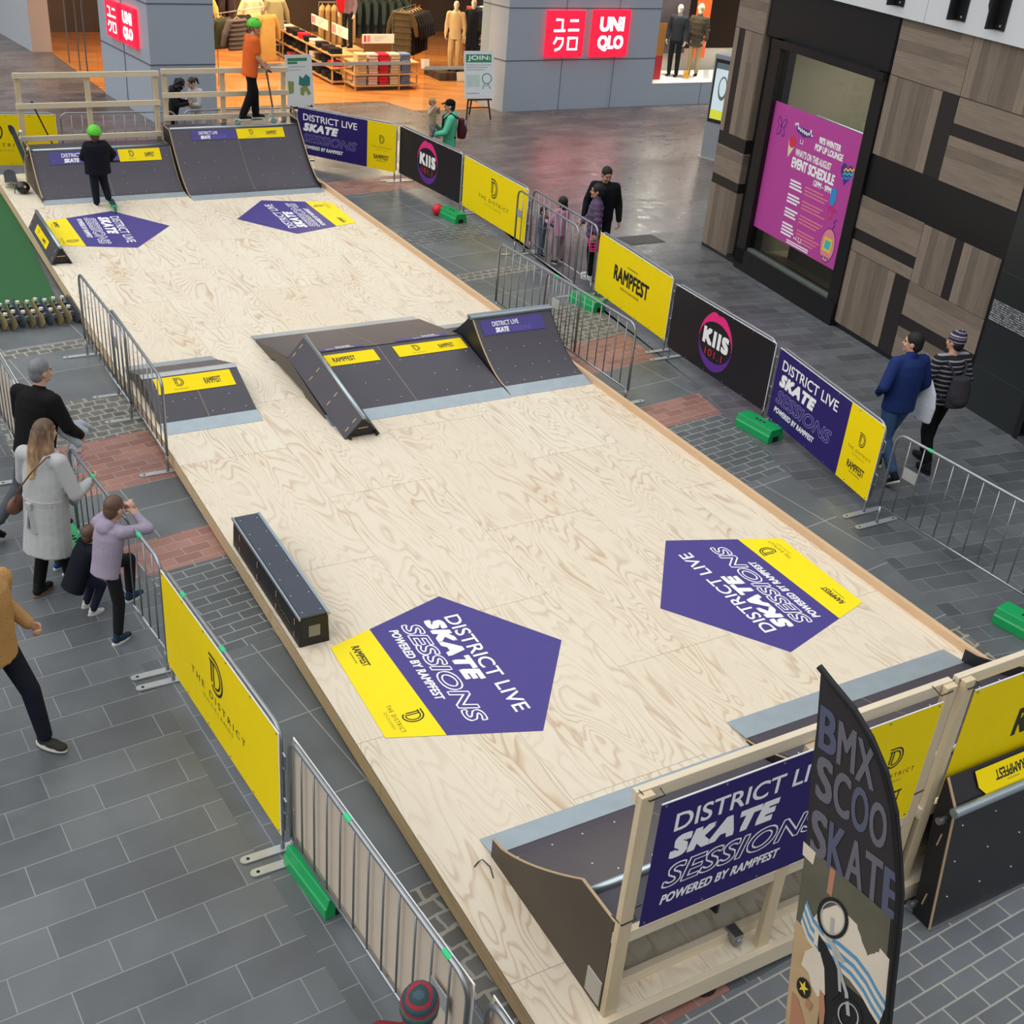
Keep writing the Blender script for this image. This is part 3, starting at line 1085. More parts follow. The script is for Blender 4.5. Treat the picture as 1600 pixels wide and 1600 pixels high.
def near_frame(label, x0, x1, posts, ties):
    y = 3.6
    root = thing('guard_rail', label, 'guard rail', ((x0 + x1) / 2, y, DZ))
    M = rel(root)
    for px in posts:
        b = MB(M)
        b.bx(px - 0.045, px + 0.045, y - 0.03, y + 0.015, DZ, 1.96 if px not in posts[1:-1] else 1.875)
        b.build('post', MATS['pine vertical'], root, bevel=0.003)
    for z, yy in ((1.965, y + 0.04), (0.895, y + 0.0)):
        b = MB(M)
        b.bx(x0, x1, yy - 0.022, yy + 0.022, z - 0.09, z)
        b.build('rail', MATS['pine'], root, bevel=0.003)
    b = MB(M)
    b.bx(x0 + 0.05, x1 - 0.05, y + 0.1, y + 0.145, 0.7, 0.79)
    b.build('joist', MATS['pine'], root)
    b = MB(M)
    b.bx(x0 + 0.1, x1 - 0.05, y + 0.1, y + 0.145, DZ, DZ + 0.09)
    b.build('sole_plate', MATS['pine'], root)
    for (x, z) in ties:
        b = MB(M)
        b.tube([(x - 0.05, y - 0.035, z), (x + 0.05, y - 0.035, z + 0.005), (x + 0.055, y + 0.03, z + 0.01), (x + 0.13, y + 0.03, z + 0.02)], 0.004, 6)
        b.tube([(x - 0.05, y - 0.035, z), (x - 0.09, y + 0.02, z + 0.05)], 0.003, 6)
        b.build('cable_tie', MATS['cable tie'], root)
    return root
near_frame('timber frame holding the navy banner behind the near left quarter pipe', 3.17, 5.55, (3.215, 4.4, 5.5), [(3.23, 1.0), (5.49, 1.1), (3.27, 1.93), (5.45, 1.93)])
near_frame('timber frame holding the yellow banner at the near right corner', 5.6, 8.06, (5.66, 6.85, 8.0), [(5.7, 1.9)])
# caster standing inside the frame
b = MB()
b.tube([(4.22, 3.66, 0.25), (4.25, 3.66, 0.25)], 0.045, 14)
b.box((4.235, 3.68, 0.29), (0.07, 0.1, 0.05))
o = b.build('caster_wheel', MATS['galvanised'])
off_origin(o, (4.235, 3.66, 0.2))
tag(o, 'metal caster wheel resting on the deck edge under the navy banner', 'caster')

# bank tipped up on its end and leaning on the near right frame
root = thing('bank_ramp', 'black bank ramp tipped on its end against the near right frame', 'skate ramp', (6.87, 3.4, 0))
M = rel(root)
prof = [(3.29, 0.012), (3.405, 1.02), (3.525, 1.19), (3.535, 1.19), (3.535, 0.9), (3.44, 0.012)]
b = MB(M)
b.prism(prof[:2] + [(3.42, 1.02), (3.305, 0.012)], 5.69, 8.05, 'x')
b.build('riding_surface', mat('ramp black', '#222126', 0.4, var=0.15, scale=4), root)
b = MB(M)
b.prism([prof[1], prof[2], (3.535, 1.18), (3.42, 1.005)], 5.69, 8.05, 'x')
b.build('top_board', MATS['ramp black'], root)
for xa in (5.68, 8.05):
    b = MB(M)
    b.prism(prof, xa, xa + 0.018, 'x')
    b.build('side_panel', MATS['ramp side black'], root)
b = MB(M)
b.bar((5.688, 3.288, 0.0), (5.688, 3.403, 1.02), 0.02, 0.006, up=(0, -1, 0))
b.bar((5.688, 3.404, 1.024), (5.688, 3.525, 1.194), 0.02, 0.006)
b.build('panel_edge', MATS['ply edge'], root)
b = MB(M)
b.tube([(5.64, 3.375, 1.025), (8.1, 3.375, 1.025)], 0.034, 16)
b.tube([(5.638, 3.375, 1.025), (5.645, 3.375, 1.025)], 0.026, 16)
b.build('coping', MATS['coping steel'], root, smooth=False)
b = MB(M)
b.bx(5.68, 8.06, 3.27, 3.45, 0.0, 0.012)
b.build('steel_plate', MATS['galvanised'], root)
for z in (0.1, 0.88):
    b = MB(M)
    b.box((5.665, 3.44, z + 0.02), (0.03, 0.025, 0.05))
    b.tube([(5.64, 3.46, z), (5.66, 3.46, z)], 0.026, 12)
    b.build('caster', MATS['galvanised'], root)
for z in (0.2, 0.72):
    b = MB(M)
    b.bar((5.678, 3.38 + z * 0.08, z - 0.05), (5.678, 3.37 + z * 0.08, z + 0.06), 0.003, 0.01)
    b.build('hand_slot', MATS['ply edge'], root)
A = Art(M @ plane_M((6.75, 3.5, 1.165), (-1, 0, 0), (0, -0.12, -0.17), 0.006))
A.poly(('yellow vinyl', 'sticker'), [(-0.6, -0.01), (0.83, -0.01), (0.83, 0.1), (0.78, 0.155), (0.7, 0.165), (0.5, 0.16), (-0.6, 0.16)], 1)
A.text(('black print', 'sticker_print'), 'RAMPFEST', 0.37, 0.03, 0.66, 0.1, 0.03, 0, 2)
A.rect(('olive print', 'sticker_line'), 0.44, 0.115, 0.56, 0.122, 2)
A.finish(root)
screws(root, [(5.8 + 0.32 * i, 3.29 + 0.114 * z - 0.003, z) for i in range(7) for z in (0.25, 0.55, 0.85)] )
# ------------------------------------------------------------------ crowd barriers
GV = MATS['galvanised']
BARS = {}
def bar_mesh(h, r):
    k = (round(h, 3), r)
    if k not in BARS:
        b = MB()
        b.tube([(0, 0, 0), (0, 0, h)], r, 6)
        o = b.build('vertical_bar', GV, None, smooth=True)
        BARS[k] = o.data
        bpy.data.objects.remove(o)
    return BARS[k]
def barrier(p0, p1, label, feet=(1, 1), tape=(), plate=None, hook=0, n=None, footdir=0.0, zb=0.22, H=1.1, group='steel crowd barriers'):
    """p0 and p1 are the ends on the ground; local x runs from p0 to p1"""
    p0, p1 = Vector(p0 + (0,)), Vector(p1 + (0,))
    d = p1 - p0
    L = d.length
    a = math.atan2(d.y, d.x)
    root = thing('crowd_barrier', label, 'crowd barrier', (p0 + p1) / 2, a, group)
    hx = L / 2
    rc = 0.13
    pts = []
    for s, aa in ((-1, PI), (1, PI / 2)):
        cx = s * (hx - rc)
        for i in range(6):
            t = (PI - (PI / 2) * i / 5) if s < 0 else (PI / 2 - (PI / 2) * i / 5)
            pts.append((cx + rc * math.cos(t), 0, H - rc + rc * math.sin(t)))
    path = [(-hx, 0, zb)] + pts + [(hx, 0, zb)]
    b = MB()
    b.tube(path, 0.0165, 10)
    b.tube([(-hx, 0, zb), (hx, 0, zb)], 0.0135, 8)
    b.build('frame', GV, root, smooth=True)
    n = n or max(4, int(round(L / 0.19)))
    for i in range(1, n):
        x = -hx + L * i / n
        zt = H
        o = bpy.data.objects.new('vertical_bar', bar_mesh(H - zb, 0.0075))
        COL.objects.link(o)
        o.parent = root
        o.location = (x, 0, zb)
    for s, f in ((-1, feet[0]), (1, feet[1])):
        if not f:
            continue
        x = s * (hx - 0.03)
        b = MB()
        b.tube([(x, 0, zb), (x, 0, 0.015)], 0.0165, 8)
        b.build('leg', GV, root, smooth=True)
        b = MB()
        rr = 0.3
        prof = []
        for i in range(7):
            t = -PI / 2 + PI * i / 6
            prof.append((rr + 0.035 * math.cos(t) - 0.03, 0.035 * math.sin(t)))
        prof += [(-u, -v) for u, v in prof]
        ft = footdir - a
        b.M = Matrix.Translation((x, 0, 0)) @ Matrix.Rotation(ft, 4, 'Z')
        b.prism(prof, 0.004, 0.016, 'z')
        b.build('foot', MATS['galvanised flat'], root)
        b = MB(Matrix.Translation((x, 0, 0)) @ Matrix.Rotation(ft, 4, 'Z'))
        for q in (-0.25, 0.25):
            b.cyl((q, 0, 0.0155), (q, 0, 0.0168), 0.013, 10)
        b.build('bolt_hole', MATS['dark hole'], root)
    for u in tape:
        b = MB()
        b.tube([(-hx + L * u - 0.035, 0, H), (-hx + L * u + 0.035, 0, H)], 0.0185, 10)
        b.build('tape', MATS['green tape'], root)
    if plate is not None:
        b = MB()
        x = -hx + L * (plate + 0.5) / n
        b.box((x, 0, 0.72), (L / n, 0.008, 0.13))
        b.build('name_plate', MATS['galvanised flat'], root)
    if hook:
        x = hook * (hx + 0.02)
        b = MB()
        for z in (0.45, 0.85):
            b.tube([(x - hook * 0.02, 0, z - 0.06), (x + hook * 0.02, 0, z - 0.06), (x + hook * 0.025, 0, z + 0.06), (x - hook * 0.005, 0, z + 0.07)], 0.007, 6)
        b.build('hook', GV, root)
    return root

def banner(p0, p1, label, kind, z0=0.17, z1=1.08, off=0.03, cat='banner', group=None, back='white print'):
    """printed sheet from p0 (left as read) to p1; off = distance towards the reader"""
    p0, p1 = Vector(p0 + (0,)), Vector(p1 + (0,))
    d = p1 - p0
    W_ = d.length
    H_ = z1 - z0
    a = math.atan2(d.y, d.x)
    nrm = Vector((d.y, -d.x, 0)).normalized()
    base = {'dlss': 'navy vinyl', 'kiis': 'black vinyl', 'district': 'yellow vinyl', 'rampfest': 'yellow vinyl', 'plain': 'banner back'}[kind]
    b = MB()
    nx = 8
    vs, fs = [], []
    # slightly slack sheet with thickness
    for k, yy in ((0, -0.0), (1, 0.004)):
        for i in range(nx + 1):
            u = W_ * i / nx
            for z in (z0, z1):
                vs.append((u, yy, z))
    m = 2 * (nx + 1)
    for i in range(nx):
        q = i * 2
        fs += [(q, q + 2, q + 3, q + 1), (m + q, m + q + 1, m + q + 3, m + q + 2), (q + 1, q + 3, m + q + 3, m + q + 1), (q, m + q, m + q + 2, q + 2)]
    fs += [(0, 1, m + 1, m), (2 * nx, m + 2 * nx, m + 2 * nx + 1, 2 * nx + 1)]
    b.add(vs, fs)
    ob = b.build('printed_banner', MATS[base])
    ob.location = p0 + nrm * off
    ob.rotation_euler = (0, 0, a)
    tag(ob, label, cat, group)
    A = Art(plane_M((0, -0.0004, z0), (1, 0, 0)))
    Y, Wt, Bk = ('yellow vinyl', 'yellow_panel'), ('white print', 'lettering'), ('black print', 'logo')
    if kind == 'dlss':
        px = W_ * 0.715
        A.rect(Y, px, 0, W_, H_, 1)
        A.text(Wt, 'DISTRICT LIVE', W_ * .055, H_ * .74, W_ * .61, H_ * .885, 0.014, 0, 1)
        A.text(Wt, 'SKATE', W_ * .055, H_ * .515, W_ * .42, H_ * .695, 0.07, 0.25, 1, space=1.14)
        A.text(('lavender line', 'outline_lettering') if z0 < .5 else Wt, 'SESSIONS', W_ * .05, H_ * .27, W_ * .61, H_ * .465, 0.03, 0.25, 1, inner=('navy vinyl', 'letter_fill'), line=0.007 if z0 < .5 else .009)
        A.text(Wt, 'POWERED BY RAMPFEST', W_ * .055, H_ * .135, W_ * .47, H_ * .215, 0.045, 0.22, 1, space=1.06)
        cx = W_ * .858
        A.dlogo(Bk, cx, H_ * .645, H_ * .17, 2)
        A.text(('black print', 'caption'), 'THE DISTRICT', cx - W_ * .1, H_ * .46, cx + W_ * .1, H_ * .497, 0, 0, 2, space=1.5)
        A.text(('olive print', 'small_lettering'), 'DOCKLANDS', cx - W_ * .055, H_ * .405, cx + W_ * .055, H_ * .43, 0, 0, 2, space=1.4)
        A.text(('black print', 'word_mark'), 'RAMPFEST', cx - W_ * .075, H_ * .215, cx + W_ * .075, H_ * .315, 0.03, 0, 2)
        A.rect(('olive print', 'small_lettering'), cx - W_ * .05, H_ * .175, cx + W_ * .05, H_ * .19, 2)
    elif kind == 'kiis':
        cx, cy = W_ * .47, H_ * .5
        K = ('black vinyl', 'ring_fill')
        for part, mn, up_ in (('logo_ring', 'pink print', 1), ('logo_ring', 'purple print', -1)):
            N = 24
            outer, inner = [], []
            for i in range(N + 1):
                t = PI * i / N
                x, y = math.cos(t), math.sin(t)
                ro = 1.0
                if up_ > 0:
                    ro += 0.05 * math.exp(-((x + 0.32) / 0.22) ** 2) + 0.03 * math.exp(-((x - 0.35) / 0.2) ** 2) - 0.045 * math.exp(-(x / 0.12) ** 2)
                outer.append((cx + .165 * W_ * x * ro, cy + up_ * y * .43 * H_ * ro))
                inner.append((cx + .16 * W_ * x, cy + up_ * y * .30 * H_))
            key = (mn, part)
            A.mb(key).add([A.P(u, v, 1) for u, v in outer + inner], [(i, i + 1, N + 2 + i, N + 1 + i) for i in range(N)])
        A.text(Wt, 'KIIS', cx - W_ * .125, H_ * .42, cx + W_ * .13, H_ * .67, 0.06, 0.0, 2, space=1.16)
        A.text(('red print', 'small_lettering'), '101.1', cx - W_ * .085, H_ * .265, cx + W_ * .085, H_ * .375, 0.0, 0.0, 2, space=1.15)
    elif kind == 'district':
        A.dlogo(Bk, W_ * .5, H_ * .665, H_ * .34, 1)
        A.text(('black print', 'caption'), 'THE DISTRICT', W_ * .265, H_ * .365, W_ * .735, H_ * .435, 0, 0, 1, space=1.55)
        A.text(('olive print', 'small_lettering'), 'DOCKLANDS', W_ * .37, H_ * .275, W_ * .63, H_ * .315, 0, 0, 1, space=1.5)
    elif kind == 'rampfest':
        A.text(('black print', 'caption'), 'POWERED BY', W_ * .42, H_ * .71, W_ * .57, H_ * .735, 0.02, 0, 1)
        A.text(Bk, 'RAMPFEST', W_ * .25, H_ * .40, W_ * .73, H_ * .655, 0.05, 0, 1, space=1.06)
        A.text(('black print', 'small_lettering'), 'INDOOR SKATEPARK', W_ * .36, H_ * .305, W_ * .62, H_ * .345, 0.0, 0, 1)
    A.finish(ob)
    # eyelets and ties along the edges
    b = MB()
    for i in range(6):
        u = 0.03 + (W_ - 0.06) * i / 5
        for z in (z0 + 0.025, z1 - 0.02):
            b.cyl((u, -0.001, z), (u, -0.003, z), 0.009, 8)
    b.build('eyelet', GV, ob)
    # white hem showing along the top and the far edge
    b = MB()
    b.bx(0, W_, -0.001, 0.006, z1 - 0.004, z1 + 0.004)
    b.bx(W_ - 0.004, W_ + 0.003, -0.001, 0.006, z0, z1)
    b.build('hem', MATS['white print'], ob)
    return ob
mat('lavender line', '#8d86c4', .5)
mat('banner back', '#c9bba9', 0.6, var=0.08, scale=5)

# right side, from the far end towards the camera
RB = [((8.73, 23.62), (10.06, 21.77), 'dlss', 'navy and yellow banner on the far right barrier beside the taller back ramp', 'crowd barrier behind the far navy and yellow banner'),
      ((10.13, 21.72), (10.33, 19.45), 'kiis', 'black ring logo banner in front of the man in the green hoodie', 'crowd barrier behind the black banner by the man in the green hoodie'),
      ((10.34, 19.38), (10.33, 17.03), 'district', 'yellow banner with a black letter logo behind the red ball', 'crowd barrier behind the yellow banner nearest the red ball'),
      ((10.25, 14.68), (10.07, 12.55), 'rampfest', 'yellow banner with bold black word, between the purple jacket child and a black banner', 'crowd barrier behind the yellow banner with one bold word'),
      ((9.98, 12.36), (9.90, 10.16), 'kiis', 'black ring logo banner in front of the shop window', 'crowd barrier behind the black banner before the shop window'),
      ((9.86, 10.03), (9.47, 7.86), 'dlss', 'navy and yellow banner beside the couple walking away', 'crowd barrier behind the navy and yellow banner by the walking couple')]
for p0, p1, kind, l1, l2 in RB:
    barrier(p0, p1, l2, hook=1)
    banner(p0, p1, l1, kind, off=0.024, group='barrier banners')
barrier((10.39, 17.0), (10.3, 14.86), 'bare crowd barrier right in front of the child in the pink jacket', plate=0)
barrier((10.13, 17.06), (9.98, 14.9), 'bare crowd barrier on the deck side of another bare one, by the pink jacket child', plate=0)
barrier((9.44, 7.68), (9.52, 5.4), 'bare crowd barrier on the right beside the couple walking away', tape=(0.2,), plate=1, n=12)
# gates at the deck's right and left edges
barrier((8.42, 14.58), (8.5, 12.5), 'bare crowd barrier behind the spine ramp, far one of two', feet=(1, 0))
barrier((8.47, 13.33), (8.5, 11.2), 'bare crowd barrier behind the spine ramp, near one of two', tape=(0.13,), plate=1)
barrier((2.62, 14.93), (2.68, 12.85), 'bare crowd barrier along the left deck edge beside the row of skateboards')
barrier((2.70, 13.62), (2.72, 11.46), 'bare crowd barrier in front of the small bank ramp on the left', plate=0)
# left walkway
barrier((1.28, 13.6), (1.36, 11.8), 'fabric covered crowd barrier left of the man in black', tape=(0.5,))
banner((1.28, 13.6), (1.36, 11.8), 'beige back of a banner tied to the barrier left of the man in black', 'plain', off=-0.03, group='barrier banners')
barrier((1.56, 10.3), (1.80, 8.08), 'bare crowd barrier the woman in the grey coat and the boy lean on', tape=(0.3, 0.62, 0.8), plate=9, feet=(1, 1))
barrier((1.80, 7.99), (1.98, 5.80), 'crowd barrier behind the yellow banner on the left walkway', tape=(0.2, 0.55), hook=1)
banner((1.80, 7.99), (1.98, 5.80), 'yellow banner with a black letter logo on the left walkway', 'district', off=0.024, group='barrier banners')
barrier((2.0, 5.72), (2.18, 3.52), 'crowd barrier with a beige sheet behind it, above the striped beanie', tape=(0.38, 0.9), plate=10)
banner((2.0, 5.72), (2.18, 3.52), 'beige back of a banner hung on the barrier above the striped beanie', 'plain', off=-0.03, group='barrier banners')
barrier((2.24, 3.42), (2.34, 1.3), 'crowd barrier with a beige sheet at the bottom edge of the photo')
banner((2.24, 3.42), (2.34, 1.3), 'beige back of a banner at the bottom edge of the photo', 'plain', off=-0.03, group='barrier banners')
# behind the back ramps
barrier((1.95, 23.98), (4.04, 23.62), 'crowd barrier behind the yellow banner at the far left')
banner((1.95, 23.98), (4.04, 23.62), 'yellow banner behind the lower back quarter pipe at the far left', 'district', off=0.024, group='barrier banners')
barrier((4.12, 23.6), (6.2, 23.45), 'bare crowd barrier behind the lower back quarter pipe', plate=1)
barrier((6.38, 23.52), (8.6, 23.45), 'bare crowd barrier behind the taller back quarter pipe')

# banners on the near timber frames
for (p0, p1, k, l) in (((3.31, 3.574), (5.44, 3.574), 'dlss', 'navy banner with white lettering tied to the near timber frame, behind the feather flag'),
                       ((5.72, 3.574), (7.94, 3.574), 'rampfest', 'yellow banner tied to the near right timber frame')):
    banner(p0, p1, l, k, z0=0.925, z1=1.87, off=0.012, group='banners on the near timber frames')

# green ballast blocks
def block(x, y, rz, label):
    b = MB()
    L, w, h = 0.58, 0.26, 0.17
    prof = [(-w / 2, 0), (-w / 2, 0.09), (-w / 2 + 0.012, 0.1), (-w / 2 + 0.03, h), (w / 2 - 0.03, h), (w / 2 - 0.012, 0.1), (w / 2, 0.09), (w / 2, 0), (0.05, 0), (0.05, 0.07), (-0.05, 0.07), (-0.05, 0)]
    b.prism(prof, -L / 2, L / 2, 'x')
    root = thing('ballast_block', label, 'barrier weight', (x, y, 0), rz, 'green ballast blocks')
    b.build('body', MATS['green plastic'], root, bevel=0.006)
    b = MB()
    for i in (-1, 0, 1):
        b.cyl((0.06 * i, 0, h), (0.06 * i, 0, h + 0.001), 0.022, 10)
    b.build('hole', MATS['dark hole'], root)
    b = MB()
    for s in (-1, 1):
        b.bx(s * L / 2 - 0.001, s * L / 2 + 0.001, -0.05, 0.05, 0, 0.07)
    b.build('end_opening', MATS['dark hole'], root)
    return root
block(9.99, 19.13, R(-82), 'green plastic barrier weight beside the red ball')
block(9.98, 14.47, R(-82), 'green plastic barrier weight at the left end of the one word yellow banner')
block(9.66, 9.95, R(-84), 'green plastic barrier weight between the black banner and the navy banner on the right')
block(9.30, 5.50, R(-80), 'green plastic barrier weight at the right edge of the photo')
block(2.10, 5.42, R(-82), 'green plastic barrier weight under the near barrier with the beige sheet')
block(1.50, 10.2, R(-80), 'green plastic barrier weight behind the woman in the grey coat')
b = MB()
b.ell((0, 0, 0.105), (0.105, 0.105, 0.105), 16, 10)
for s in (-1, 1):
    b.cyl((0.03 * s, -0.06, 0.012), (0.03 * s, -0.06, 0.0), 0.012, 8)
o = b.build('ball', mat('red rubber', '#cf1f2c', 0.4), None, smooth=True)
o.location = (9.84, 19.42, 0)
tag(o, 'small red ball on the paving beside a green barrier weight', 'ball')

# ------------------------------------------------------------------ skateboards
WH = mat('wheel white', '#e6e0d2', 0.4)
GT = mat('grip tape', '#2c3138', 0.8, var=0.2, scale=50)
MP = mat('board maple', '#a8915f', 0.5, var=0.1)
def skateboard_parts(root, under='#7d6f4c'):
    L, w = 0.39, 0.1
    line = [(-0.39, 0.145), (-0.34, 0.12), (-0.27, 0.098), (0.27, 0.098), (0.34, 0.12), (0.39, 0.145)]
    def outline(y):
        t = abs(y) / 0.39
        return w * math.sqrt(max(0.0, 1 - max(0.0, (t - 0.68) / 0.32) ** 2)) if t > 0.68 else w
    ys = [-0.39 + 0.78 * i / 24 for i in range(25)]
    def zz(y):
        return interp(line, y)
    for nm, th0, th1, mm in (('deck', 0.0, 0.010, mat('board ' + under, under, 0.45, var=0.1)), ('grip_tape', 0.0102, 0.0115, GT)):
        b = MB()
        vs, fs = [], []
        for y in ys:
            hw = max(outline(y), 0.012)
            for z in (zz(y) + th0, zz(y) + th1):
                vs += [(-hw, y, z), (hw, y, z)]
        for i in range(24):
            q = i * 4
            fs += [(q, q + 1, q + 5, q + 4), (q + 2, q + 6, q + 7, q + 3), (q, q + 4, q + 6, q + 2), (q + 1, q + 3, q + 7, q + 5)]
        fs += [(0, 2, 3, 1), (96, 97, 99, 98)]
        b.add(vs, fs)
        b.build(nm, mm, root)
    for s in (-1, 1):
        y = s * 0.19
        b = MB()
        b.box((0, y, 0.088), (0.055, 0.08, 0.018))
        b.prism([(-0.025, 0.08), (0.025, 0.08), (0.012, 0.04), (-0.012, 0.04)], y - 0.02, y + 0.02, 'y')
        b.tube([(-0.09, y, 0.04), (0.09, y, 0.04)], 0.008, 8)
        t = b.build('truck', MATS['galvanised'], root)
        for sx_ in (-1, 1):
            b = MB()
            b.tube([(sx_ * 0.07, y, 0.027), (sx_ * 0.105, y, 0.027)], 0.027, 12)
            b.build('wheel', WH, t, smooth=False)
def skateboard(label, group=None, under='#7d6f4c'):
    root = thing('skateboard', label, 'skateboard', (0, 0, 0), 0, group)
    skateboard_parts(root, under)
    return root
protos = [skateboard('', None, c) for c in ('#8b7d55', '#4a4f57', '#6f6446')]
used = set()
x0, x1 = 1.22, 2.62
NB = 13
for i in range(NB):
    p = protos[[0, 1, 2, 1, 0, 2, 1, 2, 0, 1, 2, 0, 1][i]]
    if id(p) in used:
        o = copy_tree(p)
    else:
        o = p
        used.add(id(p))
    u = x0 + (x1 - x0) * i / (NB - 1)
    # standing on its long edge, wheels towards the left
    o.rotation_euler = (R(1), R(98 + 3 * math.sin(i * 1.7)), R(2))
    o.location = (u, 16.35 + 0.04 * math.sin(i * 2.3), 0.118)
    o['group'] = 'skateboards standing in a row'
    if i == NB - 1:
        o['label'] = 'skateboard on its edge in the row by the turf, nearest the deck'
    elif i == NB - 2:
        o['label'] = 'skateboard on its edge in the row by the turf, second from the deck'
    else:
        o['label'] = 'one of the skateboards standing on edge in a tight row at the turf end'
b1 = skateboard('dark skateboard lying flat on the far left corner of the deck behind a black helmet', None, '#8d8a84')
b1.location = (2.96, 22.35, DZ)
b1.rotation_euler = (0, 0, R(-6))
b2 = skateboard('skateboard leaning up against the side of the lower back quarter pipe', None, '#9a948a')
yd = Vector((-.09, .6, .46)).normalized()
zd = Vector((-.95, -.1, .1))
zd = (zd - yd * zd.dot(yd)).normalized()
b2.matrix_world = Matrix.Translation((3.24, 22.16, 0.93)) @ Matrix((yd.cross(zd), yd, zd)).transposed().to_4x4()
# black helmet lying upside down
root = thing('skate_helmet', 'black helmet lying upside down on the deck in front of the dark skateboard', 'helmet', (3.06, 21.75, DZ))
b = MB()
b.ell((0, 0, 0.1), (0.115, 0.135, 0.1), 18, 12)
b.build('shell', mat('helmet black', '#121214', 0.3), root, smooth=True)
b = MB()
b.ell((0.02, -0.1, 0.13), (0.03, 0.035, 0.028), 10, 6)
b.build('badge', mat('helmet badge', '#c98f74', 0.5), root, smooth=True)
b = MB()
b.tube([(-0.1, 0.02, 0.12), (-0.14, -0.05, 0.08), (-0.15, -0.07, 0.02)], 0.008, 6)
b.build('strap', MATS['cable tie'], root)
b = MB()
b.tube([(4.1, 23.12, 0.01), (3.585, 23.1, 1.38)], 0.013, 8)
b.ell((3.58, 23.1, 1.4), (.03, .03, .035), 10, 6)
o = b.build('pole', MATS['black plastic'])
off_origin(o, (4.1, 23.1, 0))
tag(o, 'thin dark pole leaning in front of the far left yellow banner', 'pole')
b = MB()
b.tube([(3.02, 4.95, .205), (3.06, 4.975, .205), (3.09, 4.97, .225), (3.115, 4.9, .21), (3.09, 4.81, .205)], .004, 6)
o = b.build('cable_tie', MATS['cable tie'])
off_origin(o, (3.06, 4.9, .2))
tag(o, 'loose black cable tie lying on the deck by the tall brown side panel', 'cable tie')
# ------------------------------------------------------------------ right hand building
PW = Vector((13.7, 15.75, 0))
DW = Vector((-0.123, -0.9924, 0)).normalized()
MW = plane_M(PW, DW)            # local u = distance along the wall, v = height, w = out of the wall
def wbox(b, u0, u1, v0, v1, w0, w1):
    b.M = MW
    b.bx(u0, u1, v0, v1, w0, w1)
def planks(name, horiz):
    m, t, b = new_mat(name)
    tc = t.nodes.new('ShaderNodeTexCoord')
    mp = t.nodes.new('ShaderNodeMapping')
    mp.vector_type = 'TEXTURE'
    # the face lies in the (wall, height) plane of its own object
    mp.inputs['Rotation'].default_value = (0, 0, 0 if horiz else PI / 2)
    t.links.new(tc.outputs['Object'], mp.inputs[0])
    br = t.nodes.new('ShaderNodeTexBrick')
    br.offset = 0.37
    br.inputs['Scale'].default_value = 1
    br.inputs['Brick Width'].default_value = 1.9
    br.inputs['Row Height'].default_value = 0.158
    br.inputs['Mortar Size'].default_value = 0.0015
    br.inputs['Color1'].default_value = srgb('#897b6e')
    br.inputs['Color2'].default_value = srgb('#6a5f55')
    br.inputs['Mortar'].default_value = srgb('#8c7f72')
    t.links.new(mp.outputs[0], br.inputs['Vector'])
    n = t.nodes.new('ShaderNodeTexNoise')
    n.inputs['Scale'].default_value = 4
    n.inputs['Detail'].default_value = 6
    m2 = t.nodes.new('ShaderNodeMapping')
    m2.inputs['Scale'].default_value = (0.5, 9, 1)
    t.links.new(mp.outputs[0], m2.inputs[0])
    t.links.new(m2.outputs[0], n.inputs['Vector'])
    v = ramp_n(t, n.outputs[0], [(0.3, (0.8, 0.8, 0.8)), (0.7, (1.15, 1.13, 1.1))])
    t.links.new(mix_n(t, 1.0, br.outputs[0], v, 'MULTIPLY'), b.inputs['Base Color'])
    b.inputs['Roughness'].default_value = 0.55
    return m
PH, PV = planks('plank horizontal', True), planks('plank vertical', False)
mat('wall black', '#121216', 0.35, var=0.15, scale=2)
mat('dark strip', '#241f20', 0.45, var=0.1)
mat('wall white', '#d3d6da', 0.6, var=0.03, scale=1)
mat('tile black', '#24282a', 0.3, var=0.12, scale=1.5)
mat('bracket black', '#17181a', 0.4)
wall = MB(MW)
wbox(wall, 0.0, 3.23, 3.73, 4.47, -0.3, -0.02)
wbox(wall, 0.0, 3.23, 0.0, 0.1, -0.3, 0.0)
wbox(wall, 3.15, 6.18, 0.0, 4.47, -0.3, -0.02)
wr = struct(wall.build('wall_right', MATS['wall black']))
b = MB(MW)
wbox(b, -0.9, 12.5, 4.47, 9.0, -0.3, 0.05)
struct(b.build('wall_right', MATS['wall white']))
b = MB(MW)
for u in (3.72, 8.0):
    wbox(b, u - 0.004, u + 0.004, 4.47, 9.0, 0.05, 0.053)
struct(b.build('panel_joint', mat('joint grey', '#a9adb0', 0.6), wr))
def face(name, rects, m, depth=0.012):
    for (u0, u1, v0, v1) in rects:
        b = MB()
        b.bx(0, u1 - u0, 0, v1 - v0, 0, depth)
        o = b.build(name, m, wr)
        o.matrix_local = MW @ Matrix.Translation((u0, v0, -0.02))
        struct(o)
face('timber_cladding', [(3.23, 4.66, 3.73, 4.46), (4.67, 6.14, 3.39, 3.72), (4.66, 6.14, 2.64, 3.23), (3.2, 4.61, 1.39 + .16, 2.03), (3.2, 4.61, 1.22, 1.38), (4.61, 6.13, 0.72, 1.2), (4.61, 6.13, 0.08, 0.54)], PH)
face('timber_cladding', [(4.67, 6.14, 3.73, 4.46), (3.22, 4.34, 2.64, 3.72), (4.62, 5.26, 1.21, 2.02), (5.43, 6.13, 1.21, 2.02), (3.2, 4.29, 0.08, 1.21)], PV)
face('dark_strip', [(4.345, 4.655, 2.64, 3.73), (4.66, 6.14, 3.235, 3.385), (3.2, 4.61, 1.385, 1.545), (5.265, 5.425, 1.21, 2.02), (4.295, 4.605, 0.07, 1.21), (4.61, 6.13, 0.545, 0.715)], MATS['dark strip'], 0.008)
b = MB(MW)
